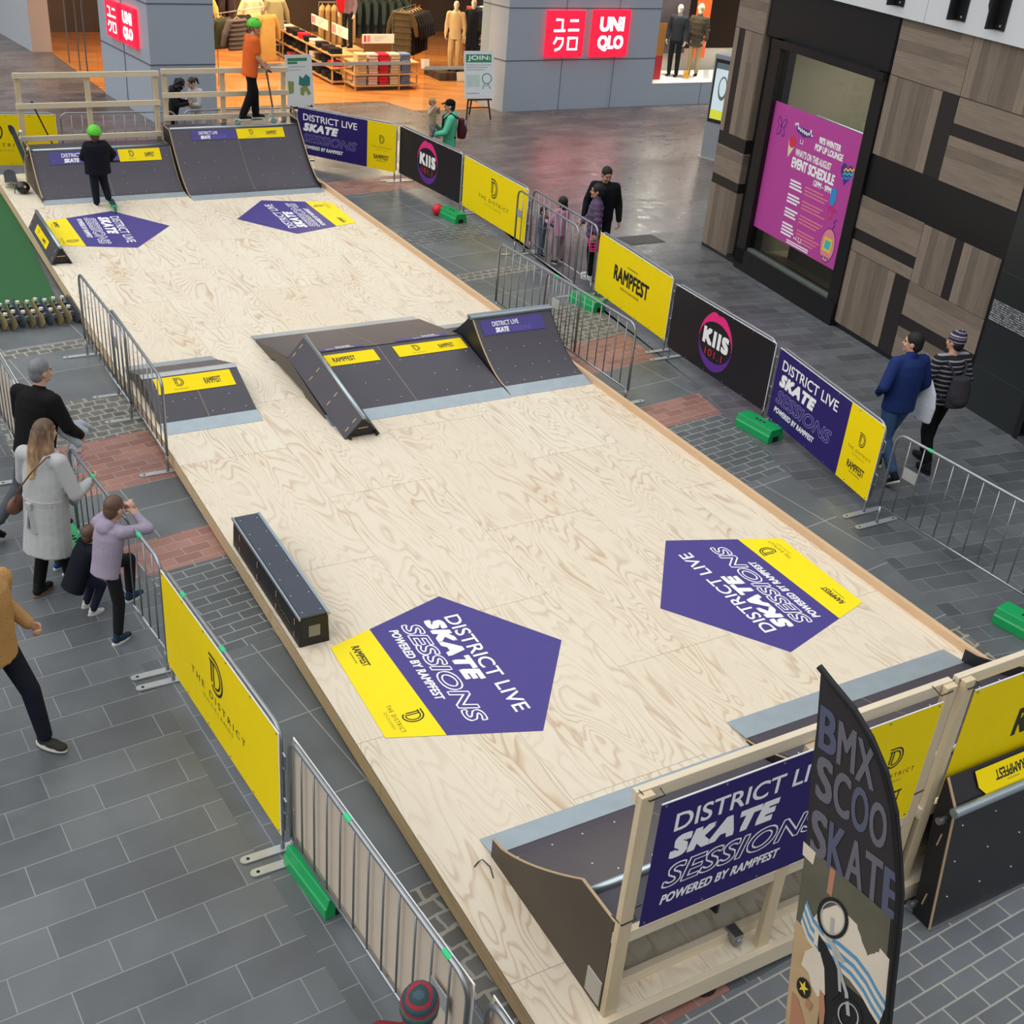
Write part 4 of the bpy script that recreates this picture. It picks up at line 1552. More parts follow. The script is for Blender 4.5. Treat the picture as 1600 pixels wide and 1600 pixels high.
wbox(b, 6.18, 7.15, 0.0, 4.47, -0.3, -0.01)
wbox(b, 7.15, 12.5, 2.6, 4.47, -0.3, -0.01)
wbox(b, 8.6, 12.5, 0.0, 2.6, -0.3, -0.01)
wt = struct(b.build('wall_right', MATS['tile black']))
b = MB(MW)
for v in (0.605, 1.9, 3.2):
    wbox(b, 6.2, 7.15, v - 0.003, v + 0.003, -0.01, -0.007)
struct(b.build('tile_joint', mat('tile joint', '#3b4043', 0.4), wt))
# mosaic strip of small glass tiles
m, t, bs = new_mat('mosaic')
tc = t.nodes.new('ShaderNodeTexCoord')
br = t.nodes.new('ShaderNodeTexBrick')
br.inputs['Scale'].default_value = 1
br.inputs['Brick Width'].default_value = 0.032
br.inputs['Row Height'].default_value = 0.028
br.inputs['Mortar Size'].default_value = 0.005
br.inputs['Color1'].default_value = srgb('#b9bdc0')
br.inputs['Color2'].default_value = srgb('#63686c')
br.inputs['Mortar'].default_value = srgb('#1d2022')
br.inputs['Bias'].default_value = -0.1
t.links.new(tc.outputs['Object'], br.inputs['Vector'])
t.links.new(br.outputs[0], bs.inputs['Base Color'])
bs.inputs['Roughness'].default_value = 0.25
b = MB()
b.bx(0, 0.95, 0, 0.28, 0, 0.008)
o = b.build('mosaic_strip', m, wt)
o.matrix_local = MW @ Matrix.Translation((6.2, 1.25, -0.01))
struct(o)
# dark glass shop door beyond the tiles
b = MB(MW)
wbox(b, 7.15, 7.25, 0, 2.6, -0.25, 0.01)
wbox(b, 8.5, 8.6, 0, 2.6, -0.25, 0.01)
wbox(b, 7.25, 8.5, 2.5, 2.6, -0.25, 0.01)
dr = struct(b.build('door_1', MATS['wall black']))
b = MB(MW)
wbox(b, 7.25, 8.5, 0.05, 2.5, -0.15, -0.12)
struct(b.build('door_leaf', mat('dark glass', '#0d0f12', 0.1, var=0.02), dr))
b = MB(MW)
wbox(b, 7.25, 8.5, 0.0, 0.06, -0.2, 0.02)
struct(b.build('door_sill', mat('sill steel', '#5d6164', 0.4, 0.6), dr))
# clipped brackets on the white wall
for u0 in (2.93, 4.16, 4.87):
    b = MB()
    b.prism([(0, 0), (0.33, 0), (0.33, 1.1), (-0.03, 1.1), (-0.03, 0.25), (0.03, 0.12), (0.0, 0.1)], 0, 0.02, 'z')
    b.bx(0.15, 0.175, 0, 1.1, 0.0, 0.16)
    o = b.build('sign_bracket', MATS['bracket black'])
    o.matrix_world = MW @ Matrix.Translation((u0, 4.6, 0.05))
    k = MB()
    for (uu, vv) in ((0.08, 0.06), (0.26, 0.05), (0.08, 0.32)):
        k.cyl((uu, vv, 0.02), (uu, vv, 0.028), 0.014, 8)
    k.build('bolt', MATS['screw'], o)
    tag(o, {2.93: 'black steel bracket on the white wall above the black panel, leftmost of three', 4.16: 'black steel bracket on the white wall, middle one of three',
            4.87: 'black steel bracket on the white wall, the right one of three'}[u0], 'bracket', 'brackets on the white wall')
# clad pillar at the corner
pc = [(13.78, 16.57), (13.70, 15.75), (14.19, 15.69), (14.4, 16.57)]
b = MB()
b.prism(pc, 0, 4.47, 'z')
pl = struct(b.build('wall_corner', MATS['dark strip']))
MP1 = plane_M((13.78, 16.57, 0), (-0.08, -0.82, 0))
MP2 = plane_M((13.70, 15.75, 0), (0.49, -0.06, 0))
def pface(M, u0, u1, v0, v1, m, nm='timber_cladding', dep=0.008):
    b = MB()
    b.bx(0, u1 - u0, 0, v1 - v0, 0, dep)
    o = b.build(nm, m, pl)
    o.matrix_local = M @ Matrix.Translation((u0, v0, 0))
    struct(o)
pface(MP1, 0.0, 0.82, 3.72, 4.46, PH)
pface(MP1, 0.3, 0.82, 2.05, 3.71, PV)
pface(MP1, 0.0, 0.12, 2.05, 3.71, PV)
pface(MP1, 0.0, 0.82, 1.32, 1.82, PH)
pface(MP1, 0.0, 0.82, 0.06, 1.15, PV)
pface(MP2, 0.0, 0.45, 2.05, 4.46, PV)
pface(MP2, 0.0, 0.45, 1.32, 1.82, PH)
pface(MP2, 0.0, 0.45, 0.06, 1.15, PV)
# shop window with its black frame
b = MB(MW)
wbox(b, 0.36, 0.62, 0.1, 3.73, -0.25, 0.07)
wbox(b, 2.97, 3.21, 0.1, 3.73, -0.25, 0.03)
wbox(b, 0.36, 3.21, 3.62, 3.73, -0.25, 0.09)
wbox(b, 0.36, 3.21, 0.0, 0.36, -0.25, 0.07)
wbox(b, 0.0, 0.36, 0.0, 4.47, -0.3, -0.12)
win = struct(b.build('window_1', MATS['wall black']))
b = MB(MW)
wbox(b, 0.62, 2.97, 0.36, 0.42, -0.1, 0.0)
wbox(b, 0.62, 2.97, 0.36, 3.62, -0.075, -0.07)
struct(b.build('window_sill', mat('sill green', '#59615c', 0.4), win)) if False else None
b = MB(MW)
wbox(b, 0.62, 2.97, 0.34, 0.40, -0.08, 0.03)
struct(b.build('window_sill', mat('sill grey', '#5b615e', 0.4), win))
def glass(name, tint=(0.9, 0.95, 0.95), refl=1.0):
    m, t, bs = new_mat(name)
    t.nodes.remove(bs)
    out = [n for n in t.nodes if n.type == 'OUTPUT_MATERIAL'][0]
    tr = t.nodes.new('ShaderNodeBsdfTransparent')
    tr.inputs[0].default_value = tint + (1,)
    gl = t.nodes.new('ShaderNodeBsdfGlossy')
    gl.inputs['Roughness'].default_value = 0.02
    fr = t.nodes.new('ShaderNodeFresnel')
    fr.inputs[0].default_value = 1.5
    mx = t.nodes.new('ShaderNodeMixShader')
    gm = t.nodes.new('ShaderNodeNewGeometry')
    t.links.new(math_n(t, 'MULTIPLY', math_n(t, 'MULTIPLY', fr.outputs[0], refl), math_n(t, 'SUBTRACT', 1.0, gm.outputs['Backfacing'])), mx.inputs[0])
    t.links.new(tr.outputs[0], mx.inputs[1])
    t.links.new(gl.outputs[0], mx.inputs[2])
    t.links.new(mx.outputs[0], out.inputs[0])
    return m
GL = glass('shop glass')
GL2 = glass('window glass', (0.8, 0.83, 0.8), 1.0)
b = MB(MW)
wbox(b, 0.62, 2.97, 0.36, 3.62, -0.03, -0.022)
struct(b.build('window_pane', GL2, win))
# room behind the window
b = MB(MW)
wbox(b, -0.2, 3.6, 0.0, 0.02, -3.6, -0.3)
struct(b.build('floor', mat('room floor', '#8d8168', 0.4, var=0.1)))
b = MB(MW)
wbox(b, -0.2, 3.6, 0.0, 4.4, -3.7, -3.6)
wbox(b, -0.3, -0.2, 0.0, 4.4, -3.6, -0.3)
wbox(b, 3.6, 3.7, 0.0, 4.4, -3.6, -0.3)
struct(b.build('wall_room', mat('room wall', '#86806f', 0.7, var=0.05)))
b = MB(MW)
wbox(b, -0.3, 3.7, 4.0, 4.1, -3.6, -0.3)
struct(b.build('ceiling', MATS['room wall']))
root = thing('backboard', 'partition with a pale blue top inside the shop, seen above the pink poster', 'backboard', (MW @ Vector((1.8, 0.02, -1.15))))  # two-tone panel behind the glass, pale blue over brown
for nm, v0, v1, mm in (('lower_panel', 0.02, 1.72, mat('panel umber', '#6d6656', 0.5)), ('upper_panel', 1.72, 2.5, mat('panel blue', '#b4c6d0', 0.5))):
    for u0, u1 in ((0.2, 1.55), (1.56, 2.5)):
        b = MB(rel(root) @ MW)
        b.bx(u0, u1, v0, v1, -1.2, -1.15)
        b.build(nm, mm, root)
ld = bpy.data.lights.new('room_lamp', 'AREA')
ld.energy = 110
ld.size = 1.5
ld.color = (1, 0.95, 0.88)
lo = bpy.data.objects.new('room_lamp', ld)
COL.objects.link(lo)
lo.location = (MW @ Vector((1.8, 3.9, -2.0)))

# pink poster on the inside of the glass
PWd, PHt = 2.33, 2.04
b = MB()
b.bx(0, PWd, 0, PHt, -0.004, 0)
po = b.build('window_poster', mat('poster pink', '#b8439a', 0.5, var=0.03))
po.matrix_world = MW @ Matrix.Translation((0.63, 0.79, -0.014))
tag(po, 'large pink event poster with white text filling the shop window', 'poster')
for n_, c_ in (('poster blue', '#2f8fd0'), ('poster purple', '#4a2a86'), ('poster red', '#d2364a'), ('poster cream', '#e8d9b2'), ('poster teal', '#3fb8c4'), ('poster yellow', '#e8c93a'), ('poster salmon', '#e58a94'), ('poster magenta', '#c02a86')):
    mat(n_, c_, 0.5, var=0.03)
A = Art(Matrix.Identity(4))
Wt = ('white print', 'lettering')
def q(u, v):
    return (u * PWd, v * PHt)
def T(s, u0, v0, u1, v1, w=0.04, **k):
    A.text(Wt, s, u0 * PWd, v0 * PHt, u1 * PWd, v1 * PHt, w, k.get('shear', 0), 2)
T("90'S WINTER", .56, .825, .80, .875, 0.06)
T('POP UP LOUNGE', .53, .765, .84, .815, 0.06)
T("WHAT'S ON THIS AUGUST", .33, .67, .74, .725, 0.05)
T('EVENT SCHEDULE', .31, .575, .80, .655, 0.07)
T('12PM - 9PM', .59, .515, .79, .56, 0.05)
for i, v in enumerate((.475, .365, .255, .14)):
    for j in range(3 if i < 3 else 4):
        A.rect(Wt, .335 * PWd, (v - j * .026) * PHt, (.46 + .012 * ((i + j) % 3)) * PWd, (v - j * .026 + .015) * PHt, 2)
        A.rect(('poster salmon', 'small_lettering'), .51 * PWd, (v - j * .026) * PHt, (.72 + .03 * ((i + 2 * j) % 3)) * PWd, (v - j * .026 + .01) * PHt, 2)
for j in range(2):
    A.rect(Wt, .42 * PWd, (.03 - j * .018) * PHt, .68 * PWd, (.04 - j * .018) * PHt, 2)
A.rect(Wt, .49 * PWd, .07 * PHt, .53 * PWd, .078 * PHt, 2)
A.stroke(Wt, [q(.55, .095), q(.55, .06), q(.58, .06), q(.58, .095)], 0.014, 2)
A.stroke(Wt, [q(.36, .80), q(.36, .77), q(.39, .77), q(.39, .80)], 0.014, 2)
sc = []
for i in range(40):
    sc.append(q(.27 + .0055 * i, .875 + .012 * math.sin(i * 1.35) + .03 * math.exp(-((i - 4) / 3.0) ** 2) + .035 * math.exp(-((i - 34) / 2.5) ** 2) - .0008 * i))
A.stroke(('white print', 'script_lettering'), sc, 0.02, 3)
A.poly(('poster purple', 'script_shadow'), [q(.29, .85), q(.38, .82), q(.49, .845), q(.47, .88), q(.3, .885)], 2)
# butterfly
for du, dv, rr in ((-.02, .03, .5), (.035, .03, -.6), (-.015, -.03, -.4), (.03, -.03, .5)):
    A.ellipse(('poster purple', 'butterfly'), (.11 + du) * PWd, (.83 + dv) * PHt, .05, .09, 2, 16, rr)
    A.ellipse(('poster pink', 'butterfly_fill'), (.11 + du) * PWd, (.83 + dv) * PHt, .034, .07, 3, 16, rr)
# ice cream cone
A.poly(('poster cream', 'cone'), [q(.25, .63), q(.31, .73), q(.23, .76)], 2)
A.ellipse(('poster red', 'ice_cream'), .275 * PWd, .755 * PHt, .09, .09, 3, 18)
# heart
hp = []
for i in range(28):
    a = 2 * PI * i / 28
    hp.append((.905 * PWd + .145 * math.sin(a) ** 3, .70 * PHt + .0115 * (13 * math.cos(a) - 5 * math.cos(2 * a) - 2 * math.cos(3 * a) - math.cos(4 * a))))
A.poly(('poster purple', 'heart'), hp, 2)
for k, (cn, dv) in enumerate((('poster yellow', .02), ('poster teal', -.01), ('poster blue', -.04))):
    A.stroke((cn, 'heart_stripe'), [q(.875 + .02 * i, .70 + dv + (.008 if i % 2 else -.008) + .005 * i) for i in range(6)], 0.03, 3)
# dummy
A.ellipse(('poster blue', 'dummy_teat'), .825 * PWd, .505 * PHt, .075, .14, 4, 18)
A.ellipse(('poster magenta', 'dummy_shield'), .83 * PWd, .415 * PHt, .13, .035, 4, 18)
A.ellipse(('poster red', 'dummy_ring'), .83 * PWd, .37 * PHt, .06, .08, 2, 18)
A.ellipse(('poster pink', 'dummy_hole'), .83 * PWd, .37 * PHt, .035, .055, 3, 18)
# egg shaped toy
A.ellipse(('poster purple', 'toy_outline'), .87 * PWd, .15 * PHt, .185, .265, 2, 28)
A.ellipse(('poster salmon', 'toy_body'), .87 * PWd, .15 * PHt, .172, .25, 3, 28)
A.rect(('poster yellow', 'toy_bezel'), .825 * PWd, .10 * PHt, .915 * PWd, .205 * PHt, 4)
A.rect(('poster teal', 'toy_screen'), .84 * PWd, .12 * PHt, .90 * PWd, .185 * PHt, 5)
for i in (-1, 0, 1):
    A.ellipse(('poster purple', 'toy_button'), (.87 + .028 * i) * PWd, .055 * PHt, .02, .02, 4, 10)
A.stroke(('poster purple', 'toy_chain'), [q(.885, .28), q(.9, .31), q(.885, .33), q(.91, .36)], 0.02, 2)
A.finish(po)

# ------------------------------------------------------------------ information screen post
root = thing('information_screen', 'tall grey information screen standing beside the timber clad corner', 'information screen', (17.97, 22.1, 0), math.atan2(-0.44, 0.13))
b = MB()
b.bx(-0.05, 0.62, -0.0, 0.28, 0.0, 2.28)
b.build('body', mat('kiosk grey', '#8b9098', 0.45, var=0.05), root, bevel=0.02)
b = MB()
b.bx(0.0, 0.57, -0.012, 0.0, 0.82, 2.18)
b.build('bezel', MATS['black plastic'], root)
b = MB()
b.bx(0.05, 0.52, -0.016, -0.012, 0.9, 2.1)
b.build('screen', mat('screen pale', '#b9c9cf', 0.3, emit=0.55), root)
A = Art(plane_M((0.05, -0.0165, 0.9), (1, 0, 0)))
A.rect(('screen green', 'screen_panel') if mat('screen green', '#c2c93a', 0.3, emit=0.5) else None, 0, 0, 0.47, 0.2, 1)
A.rect(('screen dark', 'screen_panel') if mat('screen dark', '#5d6a70', 0.3, emit=0.25) else None, 0, 1.08, 0.47, 1.2, 1)
A.ellipse(('screen dark', 'screen_map'), 0.24, 0.68, 0.12, 0.26, 1)
A.ellipse(('screen pale', 'screen_map_fill'), 0.24, 0.7, 0.09, 0.2, 2)
A.finish(root)
b = MB()
b.bx(-0.09, 0.66, -0.04, 0.32, 0.0, 0.02)
b.build('base_plate', MATS['galvanised flat'], root)

# ------------------------------------------------------------------ clothing shop
mat('facade panel', '#a5b0bd', 0.45, var=0.03, scale=1)
mat('facade joint', '#4f5964', 0.6)
mat('sign red', '#e8112a', 0.4, emit=2.2)
mat('sign white', '#ffffff', 0.4, emit=4.0)
def wood_floor():
    m, t, bs = new_mat('shop floor')
    tc = t.nodes.new('ShaderNodeTexCoord')
    mp = t.nodes.new('ShaderNodeMapping')
    mp.vector_type = 'TEXTURE'
    mp.inputs['Rotation'].default_value = (0, 0, R(-28))
    t.links.new(tc.outputs['Object'], mp.inputs[0])
    br = t.nodes.new('ShaderNodeTexBrick')
    br.offset = 0.41
    br.inputs['Scale'].default_value = 1
    br.inputs['Brick Width'].default_value = 1.6
    br.inputs['Row Height'].default_value = 0.14
    br.inputs['Mortar Size'].default_value = 0.002
    br.inputs['Color1'].default_value = srgb('#cf8a4a')
    br.inputs['Color2'].default_value = srgb('#b06c32')
    br.inputs['Mortar'].default_value = srgb('#8a5226')
    t.links.new(mp.outputs[0], br.inputs['Vector'])
    n = t.nodes.new('ShaderNodeTexNoise')
    n.inputs['Scale'].default_value = 3
    m2 = t.nodes.new('ShaderNodeMapping')
    m2.inputs['Scale'].default_value = (0.4, 8, 1)
    t.links.new(mp.outputs[0], m2.inputs[0])
    t.links.new(m2.outputs[0], n.inputs['Vector'])
    v = ramp_n(t, n.outputs[0], [(0.3, (0.85, 0.85, 0.85)), (0.7, (1.12, 1.12, 1.12))])
    t.links.new(mix_n(t, 1.0, br.outputs[0], v, 'MULTIPLY'), bs.inputs['Base Color'])
    bs.inputs['Roughness'].default_value = 0.35
    return m
wood_floor()
sf = struct(patch('floor', [(6.45, 30.5), (6.8, 27.7), (8.2, 28.6), (11.9, 28.75), (12.9, 28.75), (13.2, 27.65), (15.3, 27.5), (15.3, 29), (25, 29), (25, 39), (6.2, 39), (6.2, 35.9)], MATS['shop floor'], 0.006))
# columns and facade
HT = 8.5
b = MB()
b.prism([(6.42, 30.5), (6.77, 27.4), (8.2, 27.4), (8.25, 30.0)], 0, HT, 'z')
cl = struct(b.build('wall_shop', MATS['facade panel']))
b = MB()
for z in (1.21, 2.45, 3.7):
    b.bar((6.405, 30.5, z), (6.757, 27.39, z), 0.006, 0.02)
    b.bar((6.757, 27.392, z), (8.2, 27.392, z), 0.006, 0.02)
b.bar((6.585, 28.95, 0), (6.585, 28.95, 5), 0.012, 0.01, up=(1, 0, 0))
struct(b.build('panel_joint', MATS['facade joint'], cl))
b = MB()
b.prism([(15.48, 27.2), (20.12, 27.3), (20.12, 28.3), (15.26, 28.15)], 0, HT, 'z')
cm = struct(b.build('wall_shop', MATS['facade panel']))
b = MB()
for z in (1.23, 2.46, 3.7):
    b.bar((15.48, 27.195, z), (20.12, 27.295, z), 0.006, 0.02)
    b.bar((15.25, 28.15, z), (15.47, 27.2, z), 0.006, 0.02)
for x in (17.15, 18.75):
    b.bar((x, 27.232, 0), (x, 27.232, 5), 0.008, 0.012, up=(0, 1, 0))
struct(b.build('panel_joint', MATS['facade joint'], cm))
b = MB()
b.bx(20.12, 27, 27.3, 27.42, 0, 0.58)
b.bx(20.12, 27, 27.3, 29.3, 0.0, 0.42)
dp = struct(b.build('wall_shop', MATS['facade panel']))
b = MB()
b.bx(20.12, 27, 27.29, 28.9, 0.56, 0.585)
struct(b.build('display_sill', mat('sill white', '#e4ddd6', 0.4), dp))
b = MB()
b.bx(21.78, 21.79, 27.293, 27.3, 0, 0.56)
b.bx(23.4, 23.41, 27.293, 27.3, 0, 0.56)
struct(b.build('panel_joint', MATS['facade joint'], dp))
b = MB()
b.bx(20.12, 27, 27.32, 27.335, 0.58, 4.2)
struct(b.build('window_2', GL))
# wall above the openings, roof, back and side walls of the shop
b = MB()
b.bx(8.2, 15.4, 27.5, 27.7, 3.4, HT)
b.bx(20.1, 27, 27.3, 27.5, 3.6, HT)
struct(b.build('wall_shop', MATS['facade panel']))
b = MB()
b.bx(6.2, 27, 27.7, 39.2, 3.5, 3.6)
struct(b.build('ceiling', mat('shop ceiling', '#cfc4b4', 0.7)))
b = MB()
b.bx(6.2, 27, 39.0, 39.2, 0, 3.5)
b.bx(26.9, 27, 27.5, 39, 0, 3.5)
struct(b.build('wall_back', mat('shop wall', '#4b3a2e', 0.7, var=0.1)))
b = MB()
b.bx(20.12, 27, 29.3, 29.4, 0, 1.1)
struct(b.build('wall_display', mat('display white', '#d9cdbf', 0.6)))
# glass side of the shop on the left and the far building
b = MB()
b.prism([(6.23, 35.9), (6.45, 30.5), (6.455, 30.5), (6.235, 35.9)], 0.0, 3.4, 'z')
struct(b.build('window_3', glass('side glass', (0.95, 0.95, 0.93), 0.3)))
b = MB()
for x, y in ((6.49, 34.25), (6.56, 33.3), (6.40, 31.6)):
    b.bar((x - 0.13, y, 0), (x - 0.13, y, 3.4), 0.03, 0.03, up=(1, 0, 0))
struct(b.build('window_mullion', MATS['facade joint']))
b = MB()
b.prism([(5.3, 39.5), (5.74, 35.93), (6.25, 35.9), (6.2, 39.5)], 0, HT, 'z')
struct(b.build('wall_far', mat('far panel', '#b3b9c0', 0.5, var=0.03)))
b = MB()
b.prism([(5.74, 35.92), (6.25, 35.89), (6.25, 35.9), (5.74, 35.93)], 0, HT, 'z')
struct(b.build('wall_far', mat('far panel warm', '#b0a09a', 0.5, var=0.03)))
b = MB()
b.prism([(-14, 47), (-14, 46), (4.3, 46), (5.3, 39.5), (5.5, 47)], 0, HT, 'z')
struct(b.build('wall_far', MATS['far panel']))
b = MB()
for (x0_, x1_) in ((9.4, 11.6), (11.65, 13.4)):
    b.bx(x0_, x1_, 28.3, 28.31, 0.02, 3.0)
b.bx(13.45, 15.2, 27.62, 27.63, 0.02, 3.0)
dg_ = struct(b.build('door_2', GL))
b = MB()
for (x0_, x1_, y_) in ((9.4, 11.6, 28.29), (11.65, 13.4, 28.29), (13.45, 15.2, 27.61)):
    b.bx(x0_, x1_, y_, y_ + 0.004, 0.97, 1.05)
struct(b.build('frosted_band', mat('frosted band', '#cbbfb4', 0.6), dg_))

# shop signs: red lit squares
def strokes(A, key, c, u, v, s):
    """the four katakana of the shop name drawn as strokes inside a square of side s"""
    w = s * 0.17
    P = lambda pts: [(u + x * s, v + y * s) for x, y in pts]
    if c == 'yu':
        A.stroke(key, P([(0.12, 0.88), (0.72, 0.88), (0.72, 0.14)]), w)
        A.stroke(key, P([(0.0, 0.1), (1.0, 0.1)]), w)
    elif c == 'ni':
        A.stroke(key, P([(0.12, 0.82), (0.88, 0.82)]), w)
        A.stroke(key, P([(0.0, 0.14), (1.0, 0.14)]), w)
    elif c == 'ku':
        A.stroke(key, P([(0.3, 0.98), (0.22, 0.7), (0.05, 0.5)]), w)
        A.stroke(key, P([(0.25, 0.88), (0.88, 0.88), (0.84, 0.45), (0.62, 0.15), (0.2, 0.02)]), w)
    else:
        A.stroke(key, P([(0.1, 0.9), (0.9, 0.9), (0.9, 0.08), (0.1, 0.08), (0.1, 0.98)]), w)
def shop_sign(M, s, kind, label):
    b = MB()
    b.bx(0, s, 0, s, 0.0, 0.1)
    o = b.build('shop_sign', MATS['sign red'])
    o.matrix_world = M
    tag(o, label, 'shop sign', 'red lit shop signs')
    A = Art(Matrix.Translation((0, 0, 0.1)))
    k = ('sign white', 'lettering')
    if kind == 'kana':
        g = s * 0.3
        strokes(A, k, 'yu', s * .17, s * .55, g)
        strokes(A, k, 'ni', s * .55, s * .55, g)
        strokes(A, k, 'ku', s * .17, s * .15, g)
        strokes(A, k, 'ro', s * .55, s * .15, g)
    else:
        A.text(k, 'UNI', s * .17, s * .55, s * .84, s * .86, 0.045, 0, 2)
        A.text(k, 'QLO', s * .15, s * .12, s * .86, s * .46, 0.045, 0, 2)
    A.finish(o)
MF = plane_M((16.57, 27.215, 1.31), (4.64, 0.1, 0))
shop_sign(MF, 1.1, 'kana', 'red lit sign with four white Japanese letters on the wide grey column')
shop_sign(MF @ Matrix.Translation((1.38, 0, 0)), 1.12, 'latin', 'red lit sign with white Latin letters on the wide grey column')
ML = plane_M((6.51, 29.74, 1.45), (0.35, -3.1, 0))
shop_sign(ML, 0.78, 'kana', 'red lit sign with Japanese letters on the left column, farther of the pair')
shop_sign(ML @ Matrix.Translation((0.97, 0, 0)), 0.80, 'latin', 'red lit sign with Latin letters on the left column, nearer of the pair')

for i, (x, y) in enumerate(((8.8, 30.2), (11.3, 30.2), (13.8, 29.6), (9.2, 33.6), (12.0, 33.6), (15.2, 32.8), (18.0, 32.5), (12.5, 36.8))):
    ld = bpy.data.lights.new('shop_ceiling_lamp', 'AREA')
    ld.energy = 150
    ld.size = 0.9
    ld.color = (1.0, 0.76, 0.48)
    lo = bpy.data.objects.new('shop_ceiling_lamp', ld)
    COL.objects.link(lo)
    lo.location = (x, y, 3.46)
for x in (21.0, 23.0):
    ld = bpy.data.lights.new('display_lamp', 'AREA')
    ld.energy = 420
    ld.size = 0.6
    ld.color = (1.0, 0.86, 0.72)
    lo = bpy.data.objects.new('display_lamp', ld)
    COL.objects.link(lo)
    lo.location = (x, 28.0, 3.5)
# ------------------------------------------------------------------ figures
class Blob:
    """overlapping tapered limbs and ellipsoids fused into one continuous surface"""
    def __init__(self):
        self.b = MB()
    def cone(self, p0, r0, p1, r1, n=12):
        p0, p1 = Vector(p0), Vector(p1)
        self.b.ell(p0, (r0,) * 3, n, 8)
        self.b.ell(p1, (r1,) * 3, n, 8)
        if (p1 - p0).length > 1e-4:
            self.b.tube([p0, p1], [r0, r1], n)
    def chain(self, pts, rs):
        for i in range(len(pts) - 1):
            self.cone(pts[i], rs[i], pts[i + 1], rs[i + 1])
    def ell(self, c, r, rot=None):
        self.b.ell(c, r, 16, 10, rot)
    def loft(self, rings):
        """rings: list of (centre, rx, ry) stacked upwards; closed skin"""
        n = 20
        vs, fs = [], []
        for c, rx, ry, rot in rings:
            for i in range(n):
                a = 2 * PI * i / n
                vs.append(Vector(c) + rot @ Vector((rx * math.cos(a), ry * math.sin(a), 0)))
        for k in range(len(rings) - 1):
            for i in range(n):
                j = (i + 1) % n
                fs.append((k * n + i, k * n + j, (k + 1) * n + j, (k + 1) * n + i))
        fs.append(tuple(range(n - 1, -1, -1)))
        fs.append(tuple((len(rings) - 1) * n + i for i in range(n)))
        self.b.add(vs, fs)
    def build(self, name, m, parent, vox=0.012, smooth=3, M=None):
        o = self.b.build('tmp', m, None)
        md = o.modifiers.new('r', 'REMESH')
        md.mode = 'VOXEL'
        md.voxel_size = vox
        md.use_smooth_shade = True
        if smooth:
            sm = o.modifiers.new('s', 'SMOOTH')
            sm.factor = 0.5
            sm.iterations = smooth
        dg = bpy.context.evaluated_depsgraph_get()
        dg.update()
        me = bpy.data.meshes.new_from_object(o.evaluated_get(dg))
        me.name = name
        bpy.data.objects.remove(o)
        if M is not None:
            me.transform(M)
        r = bpy.data.objects.new(name, me)
        COL.objects.link(r)
        r.parent = parent
        for p in me.polygons:
            p.use_smooth = True
        if not me.materials:
            me.materials.append(m)
        return r

def cloth(name, col, var=0.14, rough=0.85, scale=5, bump=0.35, bscale=14):
    return mat(name, col, rough, var=var, scale=scale, bump=bump, bscale=bscale, spec=0.2)
SK_A = mat('skin light', '#c79880', 0.55, var=0.06)
SK_B = mat('skin tan', '#b98a6c', 0.55, var=0.06)
EYE = mat('eye dark', '#1c1512', 0.3)
LIP = mat('lips', '#a5605a', 0.5)
BASE = dict(pelvis=(0, 0, .95), chest=(0, 0, 1.26), neck=(0, .0, 1.47), head=(0, .025, 1.635),
            shR=(.185, 0, 1.42), elR=(.24, -.03, 1.14), wrR=(.25, .05, .90), shL=(-.185, 0, 1.42), elL=(-.24, -.03, 1.14), wrL=(-.25, .05, .90),
            hipR=(.09, 0, .92), knR=(.1, .02, .51), anR=(.1, -.02, .085), hipL=(-.09, 0, .92), knL=(-.1, .02, .51), anL=(-.1, -.02, .085))

